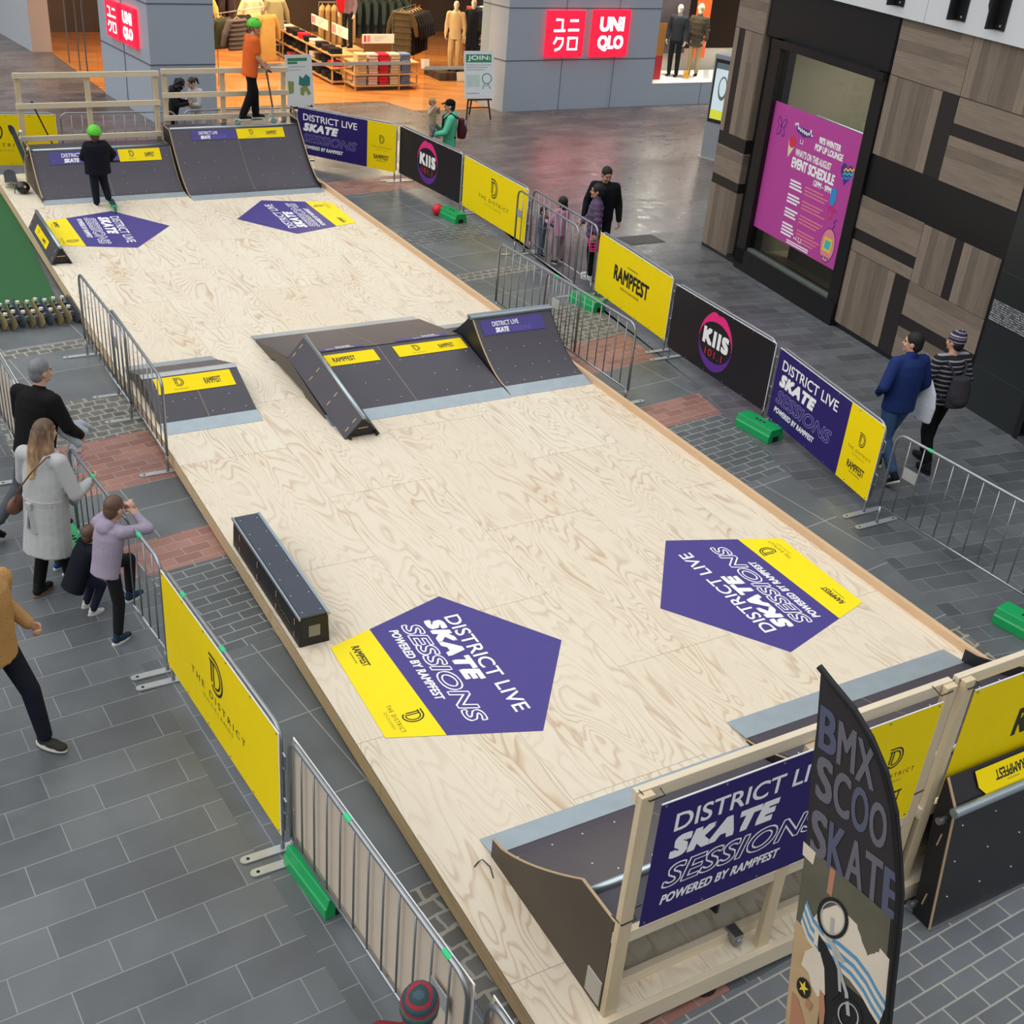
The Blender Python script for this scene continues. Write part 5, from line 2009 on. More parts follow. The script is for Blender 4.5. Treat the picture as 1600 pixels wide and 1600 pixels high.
def person(label, loc, heading, h, pose=None, skin=None, top=None, legs=None, shoes=None, hair=None, hat=None, face=0.0, nod=0.0,
           fat=1.0, cat='person', sleeves=1.0, hem=.86, toe=None, fist=(0.6, 0.6), name='person', facefeat=True, toptype='shirt', top_fat=1.0, leg_fat=1.0, cuffs=1.0, headsize=1.0, vox=0.0105, flare=0.0, topname='top'):
    """local frame: +Y is where the body faces, +X its right hand side; heading in degrees from world +x; face turns the head (deg, + = to its left)"""
    s = h / 1.75
    J = {k: Vector(v) for k, v in BASE.items()}
    for k, v in (pose or {}).items():
        J[k] = Vector(v)
    root = thing(name, label, cat, loc, R(heading - 90), None)
    SM = Matrix.Scale(s, 4)
    skin = skin or SK_A
    up = (J['neck'] - J['pelvis']).normalized()
    rt = (J['shR'] - J['shL'])
    rt = (rt - up * rt.dot(up)).normalized()
    fw = up.cross(rt).normalized()
    TR = Matrix((rt, fw, up)).transposed()
    hr = J['hipR'] - J['hipL']
    HRm = Matrix.Rotation(R(face), 3, 'Z') @ Matrix.Rotation(R(-nod), 3, 'X')
    hc = J['head']
    k = headsize
    # ---- body
    B = Blob()
    B.ell(hc + HRm @ Vector((0, -.008, .02)) * k, (.075 * k, .095 * k, .1 * k), HRm)
    B.ell(hc + HRm @ Vector((0, .022, -.055)) * k, (.056 * k, .068 * k, .068 * k), HRm)
    if facefeat:
        B.cone(hc + HRm @ Vector((0, .085, .005)) * k, .009 * k, hc + HRm @ Vector((0, .105, -.028)) * k, .013 * k)
        B.ell(hc + HRm @ Vector((0, .07, -.1)) * k, (.022 * k, .02 * k, .018 * k), HRm)
        for sg in (-1, 1):
            B.ell(hc + HRm @ Vector((sg * .078, -.008, -.015)) * k, (.011 * k, .02 * k, .032 * k), HRm)
            B.ell(hc + HRm @ Vector((sg * .035, .07, -.035)) * k, (.024 * k, .02 * k, .022 * k), HRm)
        B.ell(hc + HRm @ Vector((0, .077, .03)) * k, (.05 * k, .016 * k, .012 * k), HRm)
    B.cone(J['neck'] - up * .03, .058, hc + HRm @ Vector((0, -.01, -.07)) * k, .052)
    c0 = J['pelvis']
    c1 = J['chest']
    B.ell(c0 + up * .03, (.155 * fat, .11 * fat, .14), TR)
    B.ell(c0.lerp(c1, .5), (.135 * fat, .1 * fat, .16), TR)
    B.ell(c1 + up * .02, (.16 * fat, .11 * fat, .18), TR)
    B.cone(J['shL'], .062, J['shR'], .062)
    for S_ in 'RL':
        B.chain([J['sh' + S_], J['el' + S_], J['wr' + S_]], [.058, .042, .029])
        # hand: palm, four fingers, thumb
        w, e = J['wr' + S_], J['el' + S_]
        a = J.get('hd' + S_, (w - e).normalized() if True else None)
        if 'hd' + S_ in J:
            a = (J['hd' + S_] - w).normalized()
        sg = 1 if S_ == 'R' else -1
        inward = Vector((-sg, 0, 0))
        if 'pn' + S_ in J:
            inward = J['pn' + S_]
        nrm = (inward - a * inward.dot(a))
        nrm = nrm.normalized() if nrm.length > 1e-3 else a.orthogonal()
        sd = a.cross(nrm).normalized()
        fwd = J.get('th' + S_, Vector((0, 1, 0)))
        if sd.dot(fwd) < 0:
            sd = -sd
        pr = Matrix((sd, nrm, a)).transposed()
        B.ell(w + a * .048, (.041, .019, .055), pr)
        cu = fist[0 if S_ == 'R' else 1]
        for i, (o_, L_) in enumerate(((.029, .074), (.010, .083), (-.010, .077), (-.029, .06))):
            p0 = w + a * .085 + sd * o_
            d1 = (a * math.cos(cu * 1.2) + nrm * math.sin(cu * 1.2)).normalized()
            d2 = (a * math.cos(cu * 2.6) + nrm * math.sin(cu * 2.6)).normalized()
            p1 = p0 + d1 * L_ * .5
            B.chain([p0, p1, p1 + d2 * L_ * .5], [.0105, .0098, .009])
        p0 = w + a * .03 + sd * .034
        p1 = p0 + (sd * .6 + a * .8).normalized() * .04
        B.chain([p0, p1, p1 + (a * .8 + nrm * .5 * (0.3 + cu)).normalized() * .032], [.014, .0115, .010])
        B.chain([J['hip' + S_], J['kn' + S_], J['an' + S_]], [.082 * fat, .054, .036])
        tdir = Vector((0, 1, 0))
        if toe and S_ in toe:
            tdir = Vector(toe[S_]).normalized()
        B.cone(J['an' + S_] + Vector((0, 0, -.045)) - tdir * .02, .033, J['an' + S_] + tdir * .13 + Vector((0, 0, -.055)), .026)
    B.build('body', skin, root, max(vox * s, 0.007), 2, SM)
    if facefeat:
        for sg in (-1, 1):
            e = MB()
            e.ell((hc + HRm @ Vector((sg * .03, .083, .005)) * k) * s, (.0125 * s * k, .008 * s * k, .007 * s * k), 10, 6, HRm)
            e.build('eye', EYE, root, smooth=True)
        e = MB()
        e.ell((hc + HRm @ Vector((0, .082, -.062)) * k) * s, (.02 * s * k, .008 * s * k, .007 * s * k), 10, 6, HRm)
        e.build('lips', LIP, root, smooth=True)
    # ---- clothes
    tv = max(.0125 * s, .009)
    if top:
        g = 1.0 * top_fat
        B = Blob()
        hz = J['pelvis'] + up * (hem - .95)
        rings = []
        for f, rx, ry in ((0, .165, .122), (.25, .16, .12), (.5, .165, .125), (.75, .175, .128), (.93, .165, .115), (1.02, .115, .085)):
            rings.append((hz.lerp(J['neck'] - up * .015, f), rx * g * fat * (1 + flare * (1 - f)), ry * g * fat * (1 + flare * (1 - f)), TR))
        B.loft(rings)
        B.cone(J['shL'], .071 * g, J['shR'], .071 * g)
        for S_ in 'RL':
            sh, el, wr = J['sh' + S_], J['el' + S_], J['wr' + S_]
            if sleeves >= 1:
                B.chain([sh, el, el.lerp(wr, .93)], [.07 * g, .058 * g, .043 * g])
            elif sleeves > 0:
                B.chain([sh, sh.lerp(el, sleeves)], [.072 * g, .066 * g])
        if toptype == 'hoodie':
            B.ell(J['neck'] - fw * .06 + up * .0, (.105, .075, .07), TR)
            B.ell(J['neck'] - fw * .1 - up * .04, (.09, .05, .075), TR)
        elif toptype == 'puffer':
            for f in (.08, .26, .44, .62, .8):
                B.loft([(hz.lerp(J['neck'], f - .055), .165 * g, .12 * g, TR), (hz.lerp(J['neck'], f), .186 * g, .142 * g, TR), (hz.lerp(J['neck'], f + .055), .165 * g, .12 * g, TR)])
            for S_ in 'RL':
                sh, el, wr = J['sh' + S_], J['el' + S_], J['wr' + S_]
                for f in (.25, .6, .95):
                    B.ell(sh.lerp(el, f), (.075 * g, .075 * g, .06 * g))
                for f in (.35, .75):
                    B.ell(el.lerp(wr, f), (.062 * g, .062 * g, .055 * g))
            B.cone(J['neck'], .075, J['neck'] + up * .05, .07)
        elif toptype == 'collar':
            B.cone(J['neck'] - up * .01, .07, J['neck'] + up * .03, .066)
        elif toptype == 'crew':
            B.cone(J['neck'] - up * .02, .072, J['neck'] + up * .005, .066)
        B.build(topname, top, root, tv, 2, SM)
    if legs:
        B = Blob()
        g = leg_fat
        B.ell(c0 - up * .03, (.15 * fat, .108 * fat, .11), TR)
        for S_ in 'RL':
            hp, kn, an = J['hip' + S_], J['kn' + S_], J['an' + S_]
            B.chain([hp, kn, kn.lerp(an, cuffs * .95)], [.084 * (1 + .35 * (g - 1)) * fat, .07 * g, .055 * g])
        B.build('trousers', legs, root, tv, 2, SM)
    if shoes:
        sm_, sole = shoes
        for S_ in 'RL':
            an = J['an' + S_]
            tdir = Vector((0, 1, 0))
            if toe and S_ in toe:
                tdir = Vector(toe[S_]).normalized()
            ux = tdir.cross(Vector((0, 0, 1)))
            ux = ux.normalized() if ux.length > .1 else Vector((1, 0, 0))
            uz = ux.cross(tdir).normalized()
            FM = Matrix((ux, tdir, uz)).transposed()
            B = Blob()
            B.ell(an + FM @ Vector((0, -.02, -.03)), (.042, .055, .05), FM)
            B.ell(an + FM @ Vector((0, .06, -.045)), (.046, .085, .035), FM)
            B.ell(an + FM @ Vector((0, .125, -.052)), (.045, .06, .028), FM)
            B.cone(an + FM @ Vector((0, -.015, 0)), .042, an + FM @ Vector((0, -.01, .03)), .042)
            sh_o = B.build('shoe', sm_, root, max(.009 * s, .006), 2, SM)
            b2 = MB(SM)
            pts = []
            for i in range(20):
                a_ = 2 * PI * i / 20
                pts.append((.047 * math.cos(a_), .045 + .135 * math.sin(a_)))
            vs = [an + FM @ Vector((x, y, z)) for z in (-.085, -.062) for x, y in pts]
            fs = [tuple(range(20)), tuple(range(39, 19, -1))] + [(i, (i + 1) % 20, 20 + (i + 1) % 20, 20 + i) for i in range(20)]
            b2.add(vs, fs)
            b2.build('sole', sole, sh_o)
    HP = lambda x, y, z: hc + HRm @ Vector((x, y, z)) * k
    if hair:
        st, hm = hair
        B = Blob()
        if st in ('short', 'curly'):
            B.ell(HP(0, -.018, .035), (.084 * k, .1 * k, .092 * k), HRm)
            B.ell(HP(0, -.05, -.02), (.072 * k, .065 * k, .085 * k), HRm)
            if st == 'curly':
                for i in range(16):
                    a_ = i * 2.4
                    B.ell(HP(.085 * math.cos(a_), -.035 + .07 * math.sin(a_), .06 - .012 * i), (.05 * k,) * 3)
        elif st == 'bob':
            B.ell(HP(0, -.018, .03), (.088 * k, .104 * k, .098 * k), HRm)
            B.ell(HP(0, -.045, -.06), (.088 * k, .075 * k, .1 * k), HRm)
        elif st == 'ponytail':
            B.ell(HP(0, -.018, .03), (.084 * k, .102 * k, .096 * k), HRm)
            B.chain([HP(0, -.1, .05), HP(0, -.16, .02), HP(0, -.17, -.1)], [.035 * k, .036 * k, .018 * k])
        elif st == 'bun':
            B.ell(HP(0, -.018, .03), (.086 * k, .102 * k, .096 * k), HRm)
            B.ell(HP(0, -.05, -.02), (.076 * k, .07 * k, .085 * k), HRm)
            B.ell(HP(.05, -.11, .02), (.045 * k,) * 3)
        elif st == 'long':
            B.ell(HP(0, -.018, .035), (.086 * k, .104 * k, .096 * k), HRm)
            B.chain([HP(0, -.06, 0), HP(0, -.11, -.16), HP(0.0, -.165, -.36), HP(-.02, -.175, -.48)], [.085 * k, .092 * k, .075 * k, .03 * k])
            for sg in (-1, 1):
                B.chain([HP(sg * .06, -.02, .0), HP(sg * .095, -.07, -.14), HP(sg * .09, -.14, -.36), HP(sg * .07, -.17, -.5)], [.045 * k, .05 * k, .04 * k, .015 * k])
        B.build('hair', hm, root, .01 * s, 2, SM)
    if hat:
        st, hm = hat
        if st == 'helmet':
            b2 = MB(SM)
            n, kk = 20, 7
            vs, fs = [], []
            for i in range(kk + 1):
                th = PI / 2 * i / kk * 1.12 - .19
                for j in range(n):
                    a_ = 2 * PI * j / n
                    r = math.cos(th)
                    vs.append(HP(.12 * r * math.cos(a_), -.012 + .142 * r * math.sin(a_), .035 + .13 * math.sin(th)))
            for i in range(kk):
                for j in range(n):
                    fs.append((i * n + j, i * n + (j + 1) % n, (i + 1) * n + (j + 1) % n, (i + 1) * n + j))
            fs.append(tuple(range(n)))
            fs.append(tuple((kk) * n + j for j in range(n)))
            b2.add(vs, fs)
            ho = b2.build('helmet', hm, root, smooth=True)
            b3 = MB(SM)
            for sg in (-1, 1):
                b3.ell(HP(sg * .03, -.085, .14), (.006, .012, .006), 8, 4)
                b3.ell(HP(sg * .03, .07, .142), (.006, .012, .006), 8, 4)
                b3.ell(HP(sg * .107, .02, .09), (.006, .012, .006), 8, 4)
            b3.build('vent', MATS['dark hole'], ho)
            b3 = MB(SM)
            b3.tube([HP(.082, .0, .02), HP(.07, .03, -.06), HP(0, .05, -.125), HP(-.07, .03, -.06), HP(-.082, 0, .02)], .006, 6)
            b3.build('strap', MATS['cable tie'], ho)
        elif st == 'cap':
            B = Blob()
            B.ell(HP(0, -.012, .05), (.09 * k, .106 * k, .082 * k), HRm)
            ho = B.build('cap', hm, root, .009 * s, 2, SM)
            b2 = MB(SM)
            pts = [(-.07, .06), (-.065, .12), (-.03, .165), (.03, .165), (.065, .12), (.07, .06)]
            b2.add([HP(x, y, z + .05 - (y - .06) * .25) for z in (0, .008) for x, y in pts], [tuple(range(6)), tuple(range(11, 5, -1))] + [(i, (i + 1) % 6, 6 + (i + 1) % 6, 6 + i) for i in range(6)])
            b2.build('brim', hm, ho)
        elif st == 'beanie':
            B = Blob()
            B.ell(HP(0, -.018, .045), (.094 * k, .11 * k, .1 * k), HRm)
            B.ell(HP(0, -.05, .075), (.075 * k, .075 * k, .085 * k), HRm)
            B.build('beanie', hm, root, .009 * s, 2, SM)
    return root, J, s

def kid(root, s, mb, name, m, **k):
    mb.M = Matrix.Scale(s, 4)
    return mb.build(name, m, root, **k)

def scooter(label, loc, rz, col, bar_h=0.85, wheel='#5f9ea6', bar_y=.68, dark=None):
    """kick scooter along local +y, handlebar across x"""
    root = thing('kick_scooter', label, 'kick scooter', loc, rz)
    c = mat('scooter ' + col, col, 0.35, 0.3, var=0.05)
    b = MB()
    b.prism([(-.055, 0), (-.05, .1), (-.055, .42), (-.03, .5), (.03, .5), (.055, .42), (.05, .1), (.055, 0)], .075, .095, 'z')
    b.build('deck', c, root, bevel=.003)
    b = MB()
    b.bx(-.045, .045, .06, .4, .0952, .098)
    b.build('grip_tape', MATS['grip tape'], root)
    b = MB()
    b.bar((0, .47, .085), (0, .59, .2), .045, .03)
    b.cyl((0, .575, .12), (0, .615, .3), .024, 12)
    b.bar((-.028, .62, .05), (-.028, .605, .15), .012, .025)
    b.bar((.028, .62, .05), (.028, .605, .15), .012, .025)
    b.build('fork', c, root)
    b = MB()
    b.tube([(0, .61, .28), (0, bar_y, bar_h)], .0165, 10)
    b.tube([(-.2, bar_y, bar_h), (.2, bar_y, bar_h)], .0125, 10)
    b.build('handlebar', mat('scooter bar ' + (dark or 'grey'), dark or '#55555a', 0.4, 0.5), root)
    for sg in (-1, 1):
        b = MB()
        b.tube([(sg * .13, bar_y, bar_h), (sg * .25, bar_y, bar_h)], .018, 10)
        b.build('grip', MATS['rubber'], root)
    for y in (-.07, .625):
        b = MB()
        b.tube([(-.013, y, .055), (.013, y, .055)], .055, 18)
        b.build('wheel', mat('scooter wheel ' + wheel, wheel, 0.5), root)
    b = MB()
    for sg in (-1, 1):
        b.bar((sg * .022, 0, .08), (sg * .022, -.09, .055), .008, .025)
    b.bar((0, -.04, .108), (0, -.13, .118), .04, .006)
    b.build('rear_brake', c, root)
    return root
# ------------------------------------------------------------------ people in the photo
def LP(loc, heading, h, w):
    """world point -> figure units of a person standing at loc"""
    M = Matrix.Translation(loc) @ Matrix.Rotation(R(heading - 90), 4, 'Z')
    return (M.inverted() @ Vector(w)) * (1.75 / h)
NAVY, BLACK = cloth('cloth navy', '#12141f'), cloth('cloth black', '#101012')
WHT = cloth('shoe white', '#d9d7d4', bump=0.05)
SHB = cloth('shoe black', '#1c1d20', bump=0.1)
HB, HBR = mat('hair black', '#0f0d0d', 0.7, var=0.25, scale=30), mat('hair brown', '#5c4331', 0.5, var=0.25, scale=30)
GREENH = mat('helmet green', '#58c92a', 0.35, var=0.05)

# child in the green helmet
loc = Vector((4.13, 20.74, DZ))
hd, h = 93, 1.26
person('child in navy with a bright green helmet and a scooter on the deck', loc, hd, h,
       pose=dict(elR=(.40, .06, 1.16), wrR=(.40, .34, .97), elL=(-.31, .04, 1.13), wrL=(-.10, .34, .95), shR=(.19, 0, 1.40), shL=(-.19, 0, 1.40),
                 anR=(.17, -.06, .185), knR=(.13, .08, .55), hdR=(.38, .5, .93), hdL=(-.08, .5, .92)),
       top=NAVY, legs=cloth('cloth ink', '#171a27'), shoes=(SHB, WHT), hair=('short', HBR), hat=('helmet', GREENH), fat=1.3, top_fat=1.4, leg_fat=1.4, headsize=1.36, hem=.76)
scooter('green kick scooter held by the child in the green helmet', (4.26, 20.33, DZ), R(-4), '#35b481', 0.66, wheel='#2f9a72', dark='#18181b')

# teenager in orange on the taller ramp
loc = Vector((7.22, 22.1, 1.12 + .09))
person('teenager in an orange T-shirt and green helmet standing on the taller back ramp', loc, 8, 1.74,
       pose=dict(pelvis=(.0, .03, .93), chest=(0, .06, 1.25), neck=(0, .1, 1.455), head=(0, .15, 1.62), shR=(.17, .07, 1.41), shL=(-.17, .1, 1.41),
                 elR=(.2, .1, 1.12), wrR=(.17, .26, .93), elL=(-.2, .2, 1.13), wrL=(-.15, .33, .95), hdR=(.16, .34, .91), hdL=(-.14, .42, .92),
                 hipR=(.085, .02, .91), hipL=(-.085, .04, .91), knR=(.07, .02, .5), anR=(.05, -.17, .1), knL=(-.05, .12, .5), anL=(-.04, .14, .095)),
       top=cloth('tee orange', '#e0662c'), legs=BLACK, shoes=(SHB, WHT), hair=('short', HBR), hat=('helmet', GREENH), sleeves=.62, face=-62, hem=.8, top_fat=1.16, leg_fat=1.26, fat=1.0)
scooter('pale kick scooter under the teenager in orange', (7.04, 22.06, 1.125), R(-90), '#b9c3bd', 0.98, wheel='#6fa5ab', bar_y=.5, dark='#6b5a50')

# man in the green hoodie with a toddler and a backpack
loc = Vector((10.82, 21.0, 0))
TEAL = cloth('hoodie green', '#5fc39c')
r_, J_, s_ = person('man in a green hoodie and black cap carrying a toddler', loc, 158, 1.7,
       pose=dict(elL=(-.27, .12, 1.17), wrL=(-.16, .36, 1.10), elR=(.27, .1, 1.16), wrR=(.12, .36, 1.06), hdL=(0, .44, 1.1), hdR=(-.02, .44, 1.06)),
       top=TEAL, legs=cloth('jeans grey', '#34373e'), shoes=(SHB, WHT), hair=('short', HB), hat=('cap', BLACK), toptype='hoodie', top_fat=1.1, skin=SK_A)
bp = thing('backpack', 'small maroon and grey backpack on the man in the green hoodie', 'backpack', loc + Vector((.0, 0, 0)), R(158 - 90))
B = Blob()
B.loft([(Vector((0, -.23, 1.0)), .13, .08, Matrix.Identity(3)), (Vector((0, -.24, 1.15)), .14, .1, Matrix.Identity(3)), (Vector((0, -.22, 1.36)), .11, .06, Matrix.Identity(3))])
B.build('bag_body', cloth('bag maroon', '#4e1f28'), bp, .012, 2)
B = Blob()
B.ell((0, -.27, 1.27), (.1, .06, .09))
B.build('top_pocket', cloth('bag grey', '#8b8d98'), bp, .012, 2)
for sg in (-1, 1):
    b = MB()
    b.tube([(sg * .09, -.17, 1.36), (sg * .12, 0, 1.475), (sg * .13, .13, 1.36), (sg * .13, .14, 1.15), (sg * .12, -.12, 1.02)], .014, 6)
    b.build('strap', BLACK, bp)
person('toddler in a beige vest and tan cap held by the man in the green hoodie', Vector((10.46, 21.08, 0.93)), -60, .84,
       pose=dict(pelvis=(0, 0, .7), chest=(0, 0, 1.08), neck=(0, 0, 1.3), head=(0, .02, 1.5), shR=(.19, 0, 1.26), shL=(-.19, 0, 1.26), hipR=(.1, 0, .67), hipL=(-.1, 0, .67),
                 elR=(.3, .1, 1.12), wrR=(.2, .24, 1.38), elL=(-.26, .15, 1.1), wrL=(-.1, .26, 1.3), knR=(.2, .25, .5), knL=(-.2, .25, .5), anR=(.2, .18, .2), anL=(-.2, .18, .2)),
       top=cloth('vest beige', '#b9a186'), legs=cloth('toddler grey', '#6d6a70'), shoes=(WHT, WHT), hair=('short', HBR), hat=('cap', cloth('cap tan', '#b08f62')), fat=1.2, top_fat=1.15, headsize=1.35, hem=.68)

# man in the black jacket, child in purple, child in pink, small child
person('man in a black jacket looking down beside the purple jacket child', Vector((11.02, 15.85, 0)), -122, 1.77,
       pose=dict(elR=(.26, -.02, 1.15), wrR=(.29, .08, .92), elL=(-.25, -.02, 1.13), wrL=(-.28, .06, .88), shR=(.17, .04, 1.41), shL=(-.17, .04, 1.41), chest=(0, .02, 1.26), neck=(0, .06, 1.47), head=(0, .13, 1.62)),
       top=cloth('jacket black', '#14161b'), legs=cloth('jeans navy', '#1b1f2c'), shoes=(SHB, WHT), hair=('short', HB), skin=SK_B, face=22, nod=22, top_fat=1.12, toptype='collar')
loc = Vector((10.74, 15.62, 0))
person('child in a purple puffer jacket holding a pink basket', loc, 150, 1.52,
       pose=dict(elL=(-.27, -.03, 1.16), wrL=(-.30, -.02, .92), elR=(.24, .05, 1.15), wrR=(.2, .22, .98)),
       top=cloth('puffer purple', '#5b4a66', bump=0.2), legs=BLACK, shoes=(WHT, WHT), hair=('bun', HB), skin=SK_B, toptype='puffer', top_fat=1.04, headsize=1.1, hem=.78)
bk = thing('basket', 'bright pink plastic basket carried by the child in the purple jacket', 'basket', (10.70, 15.44, .52), R(-20))
PK = mat('basket pink', '#e8267c', 0.45)
b = MB()
for k in range(4):
    z = .0 + .05 * k
    w = .1 + .012 * k
    b.tube([(-w, -w * .7, z), (w, -w * .7, z), (w, w * .7, z), (-w, w * .7, z)], .012, 6, closed=True)
b.build('basket_body', PK, bk)
b = MB()
b.prism([(-.1, -.07), (.1, -.07), (.1, .07), (-.1, .07)], -.01, .0, 'z')
for i in range(5):
    for sg in (-1, 1):
        x = -.09 + .045 * i
        b.bar((x, sg * .07, 0), (x * 1.3, sg * .095, .15), .012, .006)
b.build('slats', PK, bk)
b = MB()
b.tube([(-.13, 0, .15), (-.1, 0, .24), (0, 0, .27), (.1, 0, .24), (.13, 0, .15)], .01, 6)
b.build('handle', PK, bk)
b = MB()
b.ell((-.06, .0, .17), (.06, .05, .05), 10, 6)
b.build('contents', MATS['green tape'], bk)
person('small child in a pink jacket with black hair behind the bare barriers', Vector((10.62, 16.42, 0)), 108, 1.09,
       pose=dict(elR=(.3, .12, 1.12), wrR=(.27, .3, 1.05), elL=(-.28, .14, 1.12), wrL=(-.2, .34, 1.08)),
       top=cloth('jacket pink', '#c489a6'), legs=cloth('leggings pale', '#a58d92'), shoes=(SHB, WHT), hair=('bob', HB), fat=1.12, top_fat=1.22, headsize=1.35, hem=.78)
person('toddler in a patterned grey top in front of the child in pink', Vector((10.47, 16.76, 0)), -70, .84,
       pose=dict(elL=(-.34, .05, 1.18), wrL=(-.46, .12, 1.06), elR=(.22, .12, 1.15), wrR=(.12, .28, 1.1)),
       top=cloth('toddler pattern', '#5b6472', var=0.6, scale=40), legs=cloth('toddler jeans', '#5f6f86'), shoes=(SHB, WHT), hair=('short', HB), fat=1.15, headsize=1.4, skin=SK_B)

# couple walking away on the right
loc = Vector((10.33, 8.5, 0))
person('man in a blue shirt and jeans walking away with a white tote bag', loc, 82, 1.79,
       pose=dict(pelvis=(0, 0, .94), elL=(-.32, -.06, 1.17), wrL=(-.22, .12, 1.02), elR=(.29, -.02, 1.15), wrR=(.27, .12, .98), hipR=(.1, 0, .92), hipL=(-.1, 0, .92),
                 knR=(.1, .16, .52), anR=(.1, .22, .1), knL=(-.09, -.02, .5), anL=(-.08, -.3, .16)),
       toe=dict(L=(0, .75, -.55)), top=cloth('shirt blue', '#1d2f63'), legs=cloth('jeans blue', '#3a5578'), shoes=(SHB, WHT), hair=('short', HB), face=42, toptype='collar', fat=1.14, top_fat=1.08, leg_fat=1.12, cuffs=.88)
tb = thing('tote_bag', 'white tote bag hanging between the man in blue and the woman in the beanie', 'bag', (10.66, 8.4, 0.72), R(0))
B = Blob()
B.loft([(Vector((0, 0, .0)), .05, .13, Matrix.Identity(3)), (Vector((0, 0, .2)), .055, .15, Matrix.Identity(3)), (Vector((0, .01, .36)), .035, .12, Matrix.Identity(3)), (Vector((0.0, .03, .5)), .02, .04, Matrix.Identity(3))])
B.build('bag_body', cloth('tote white', '#ccd0da', var=.05), tb, .012, 2)
for sg in (-1, 1):
    b = MB()
    b.tube([(sg * .01, .03, .48), (-.04, .05, .66), (-.10, .08, .80)], .01, 6)
    b.build('strap', MATS['tote white'] if 'tote white' in MATS else WHT, tb)
m, t, bs = new_mat('striped knit')
tc = t.nodes.new('ShaderNodeTexCoord')
sp = t.nodes.new('ShaderNodeSeparateXYZ')
t.links.new(tc.outputs['Object'], sp.inputs[0])
fr = math_n(t, 'FRACT', math_n(t, 'MULTIPLY', sp.outputs[2], 17.0))
t.links.new(ramp_n(t, fr, [(0, srgb('#15161c')), (0.7, srgb('#8f8f98'))], 'CONSTANT'), bs.inputs['Base Color'])
bs.inputs['Roughness'].default_value = 0.9
loc = Vector((11.03, 8.5, 0))
BN = MATS['striped knit']
def striped(name, cols, freq, axis=2):
    m, t, bs = new_mat(name)
    tc = t.nodes.new('ShaderNodeTexCoord')
    sp = t.nodes.new('ShaderNodeSeparateXYZ')
    t.links.new(tc.outputs['Object'], sp.inputs[0])
    nz = t.nodes.new('ShaderNodeTexNoise')
    nz.inputs['Scale'].default_value = 60
    t.links.new(tc.outputs['Object'], nz.inputs['Vector'])
    fr = math_n(t, 'FRACT', math_n(t, 'MULTIPLY', math_n(t, 'ADD', sp.outputs[axis], math_n(t, 'MULTIPLY', nz.outputs[0], .012)), freq))
    st = [(i / len(cols), srgb(c)) for i, c in enumerate(cols)]
    c = mix_n(t, math_n(t, 'MULTIPLY', nz.outputs[0], .35), ramp_n(t, fr, st, 'CONSTANT'), srgb('#151618'))
    t.links.new(c, bs.inputs['Base Color'])
    bs.inputs['Roughness'].default_value = 0.95
    return m
person('woman in a striped sweater and patterned beanie walking away with a backpack', loc, 80, 1.71,
       pose=dict(elR=(.28, -.04, 1.15), wrR=(.26, .02, .9), elL=(-.27, .02, 1.15), wrL=(-.22, .18, 1.02), knR=(.09, .12, .52), anR=(.09, .14, .09), knL=(-.09, -.02, .5), anL=(-.09, -.18, .1)),
       top=BN, legs=BLACK, shoes=(SHB, SHB), hair=('short', HB), hat=('beanie', striped('beanie pattern', ['#1b1a20', '#8a7a96', '#2a2230', '#b8b2bd', '#3a2a48'], 14)), top_fat=1.12, face=20, leg_fat=1.12, cuffs=.9)
bp = thing('backpack', 'dark grey backpack worn by the woman in the patterned beanie', 'backpack', loc, R(80 - 90))
I3 = Matrix.Identity(3)
B = Blob()
B.loft([(Vector((0, -.25, .9)), .14, .07, I3), (Vector((0, -.26, 1.05)), .15, .1, I3), (Vector((0, -.24, 1.26)), .12, .07, I3)])
B.ell((0, -.31, 1.0), (.11, .06, .08))
B.build('bag_body', cloth('backpack grey', '#35343a'), bp, .012, 2)
for sg in (-1, 1):
    b = MB()
    b.tube([(sg * .06, -.2, 1.24), (sg * .11, -.14, 1.36), (sg * .13, 0, 1.44), (sg * .14, .14, 1.32), (sg * .14, .1, 1.05), (sg * .12, -.18, .95)], .013, 6)
    b.build('strap', MATS['backpack grey'], bp)
b = MB()
b.tube([(-.09, -.1, 1.4), (0, -.13, 1.42), (.09, -.1, 1.4)], .03, 10)
o = b.build('shirt_collar', WHT, bp) if False else None

# left walkway: man in black, woman in the grey coat, children
loc = Vector((1.36, 10.75, 0))
person('grey haired man in a black sweater holding a plastic bag by the barrier', loc, 38, 1.76,
       pose=dict(pelvis=(0, -.04, .94), chest=(0, .04, 1.25), neck=(0, .1, 1.45), head=(0, .15, 1.62), shR=(.2, .05, 1.4), shL=(-.2, .05, 1.4), elR=(.31, .08, 1.15), wrR=(.27, .27, .98), elL=(-.28, .1, 1.13), wrL=(-.16, .28, 1.02),
                 hipR=(.1, -.04, .92), hipL=(-.1, -.04, .92), knL=(-.16, -.14, .5), anL=(-.22, -.46, .19), knR=(.1, .06, .5), anR=(.1, .02, .09)),
       toe=dict(L=(-.1, .8, -.5)), top=BLACK, legs=cloth('jeans faded', '#4d5157'), shoes=(SHB, SHB), hair=('short', mat('hair grey', '#77777a', 0.5, var=0.35, scale=25)), face=-18, fat=1.15, top_fat=1.12, toptype='crew', cuffs=.85)
pb = thing('plastic_bag', 'white plastic bag with red print held by the man in black', 'bag', (1.66, 10.66, .62), R(38))
B = Blob()
B.loft([(Vector((0, 0, .0)), .06, .04, I3), (Vector((0, 0, .1)), .1, .06, I3), (Vector((0, 0, .24)), .085, .05, I3), (Vector((0, 0, .36)), .03, .03, I3)])
B.build('bag_body', cloth('bag white', '#c9ccd2', var=.06, bump=.5), pb, .01, 2)
A = Art(plane_M((-.05, -.063, .08), (1, 0, 0)))
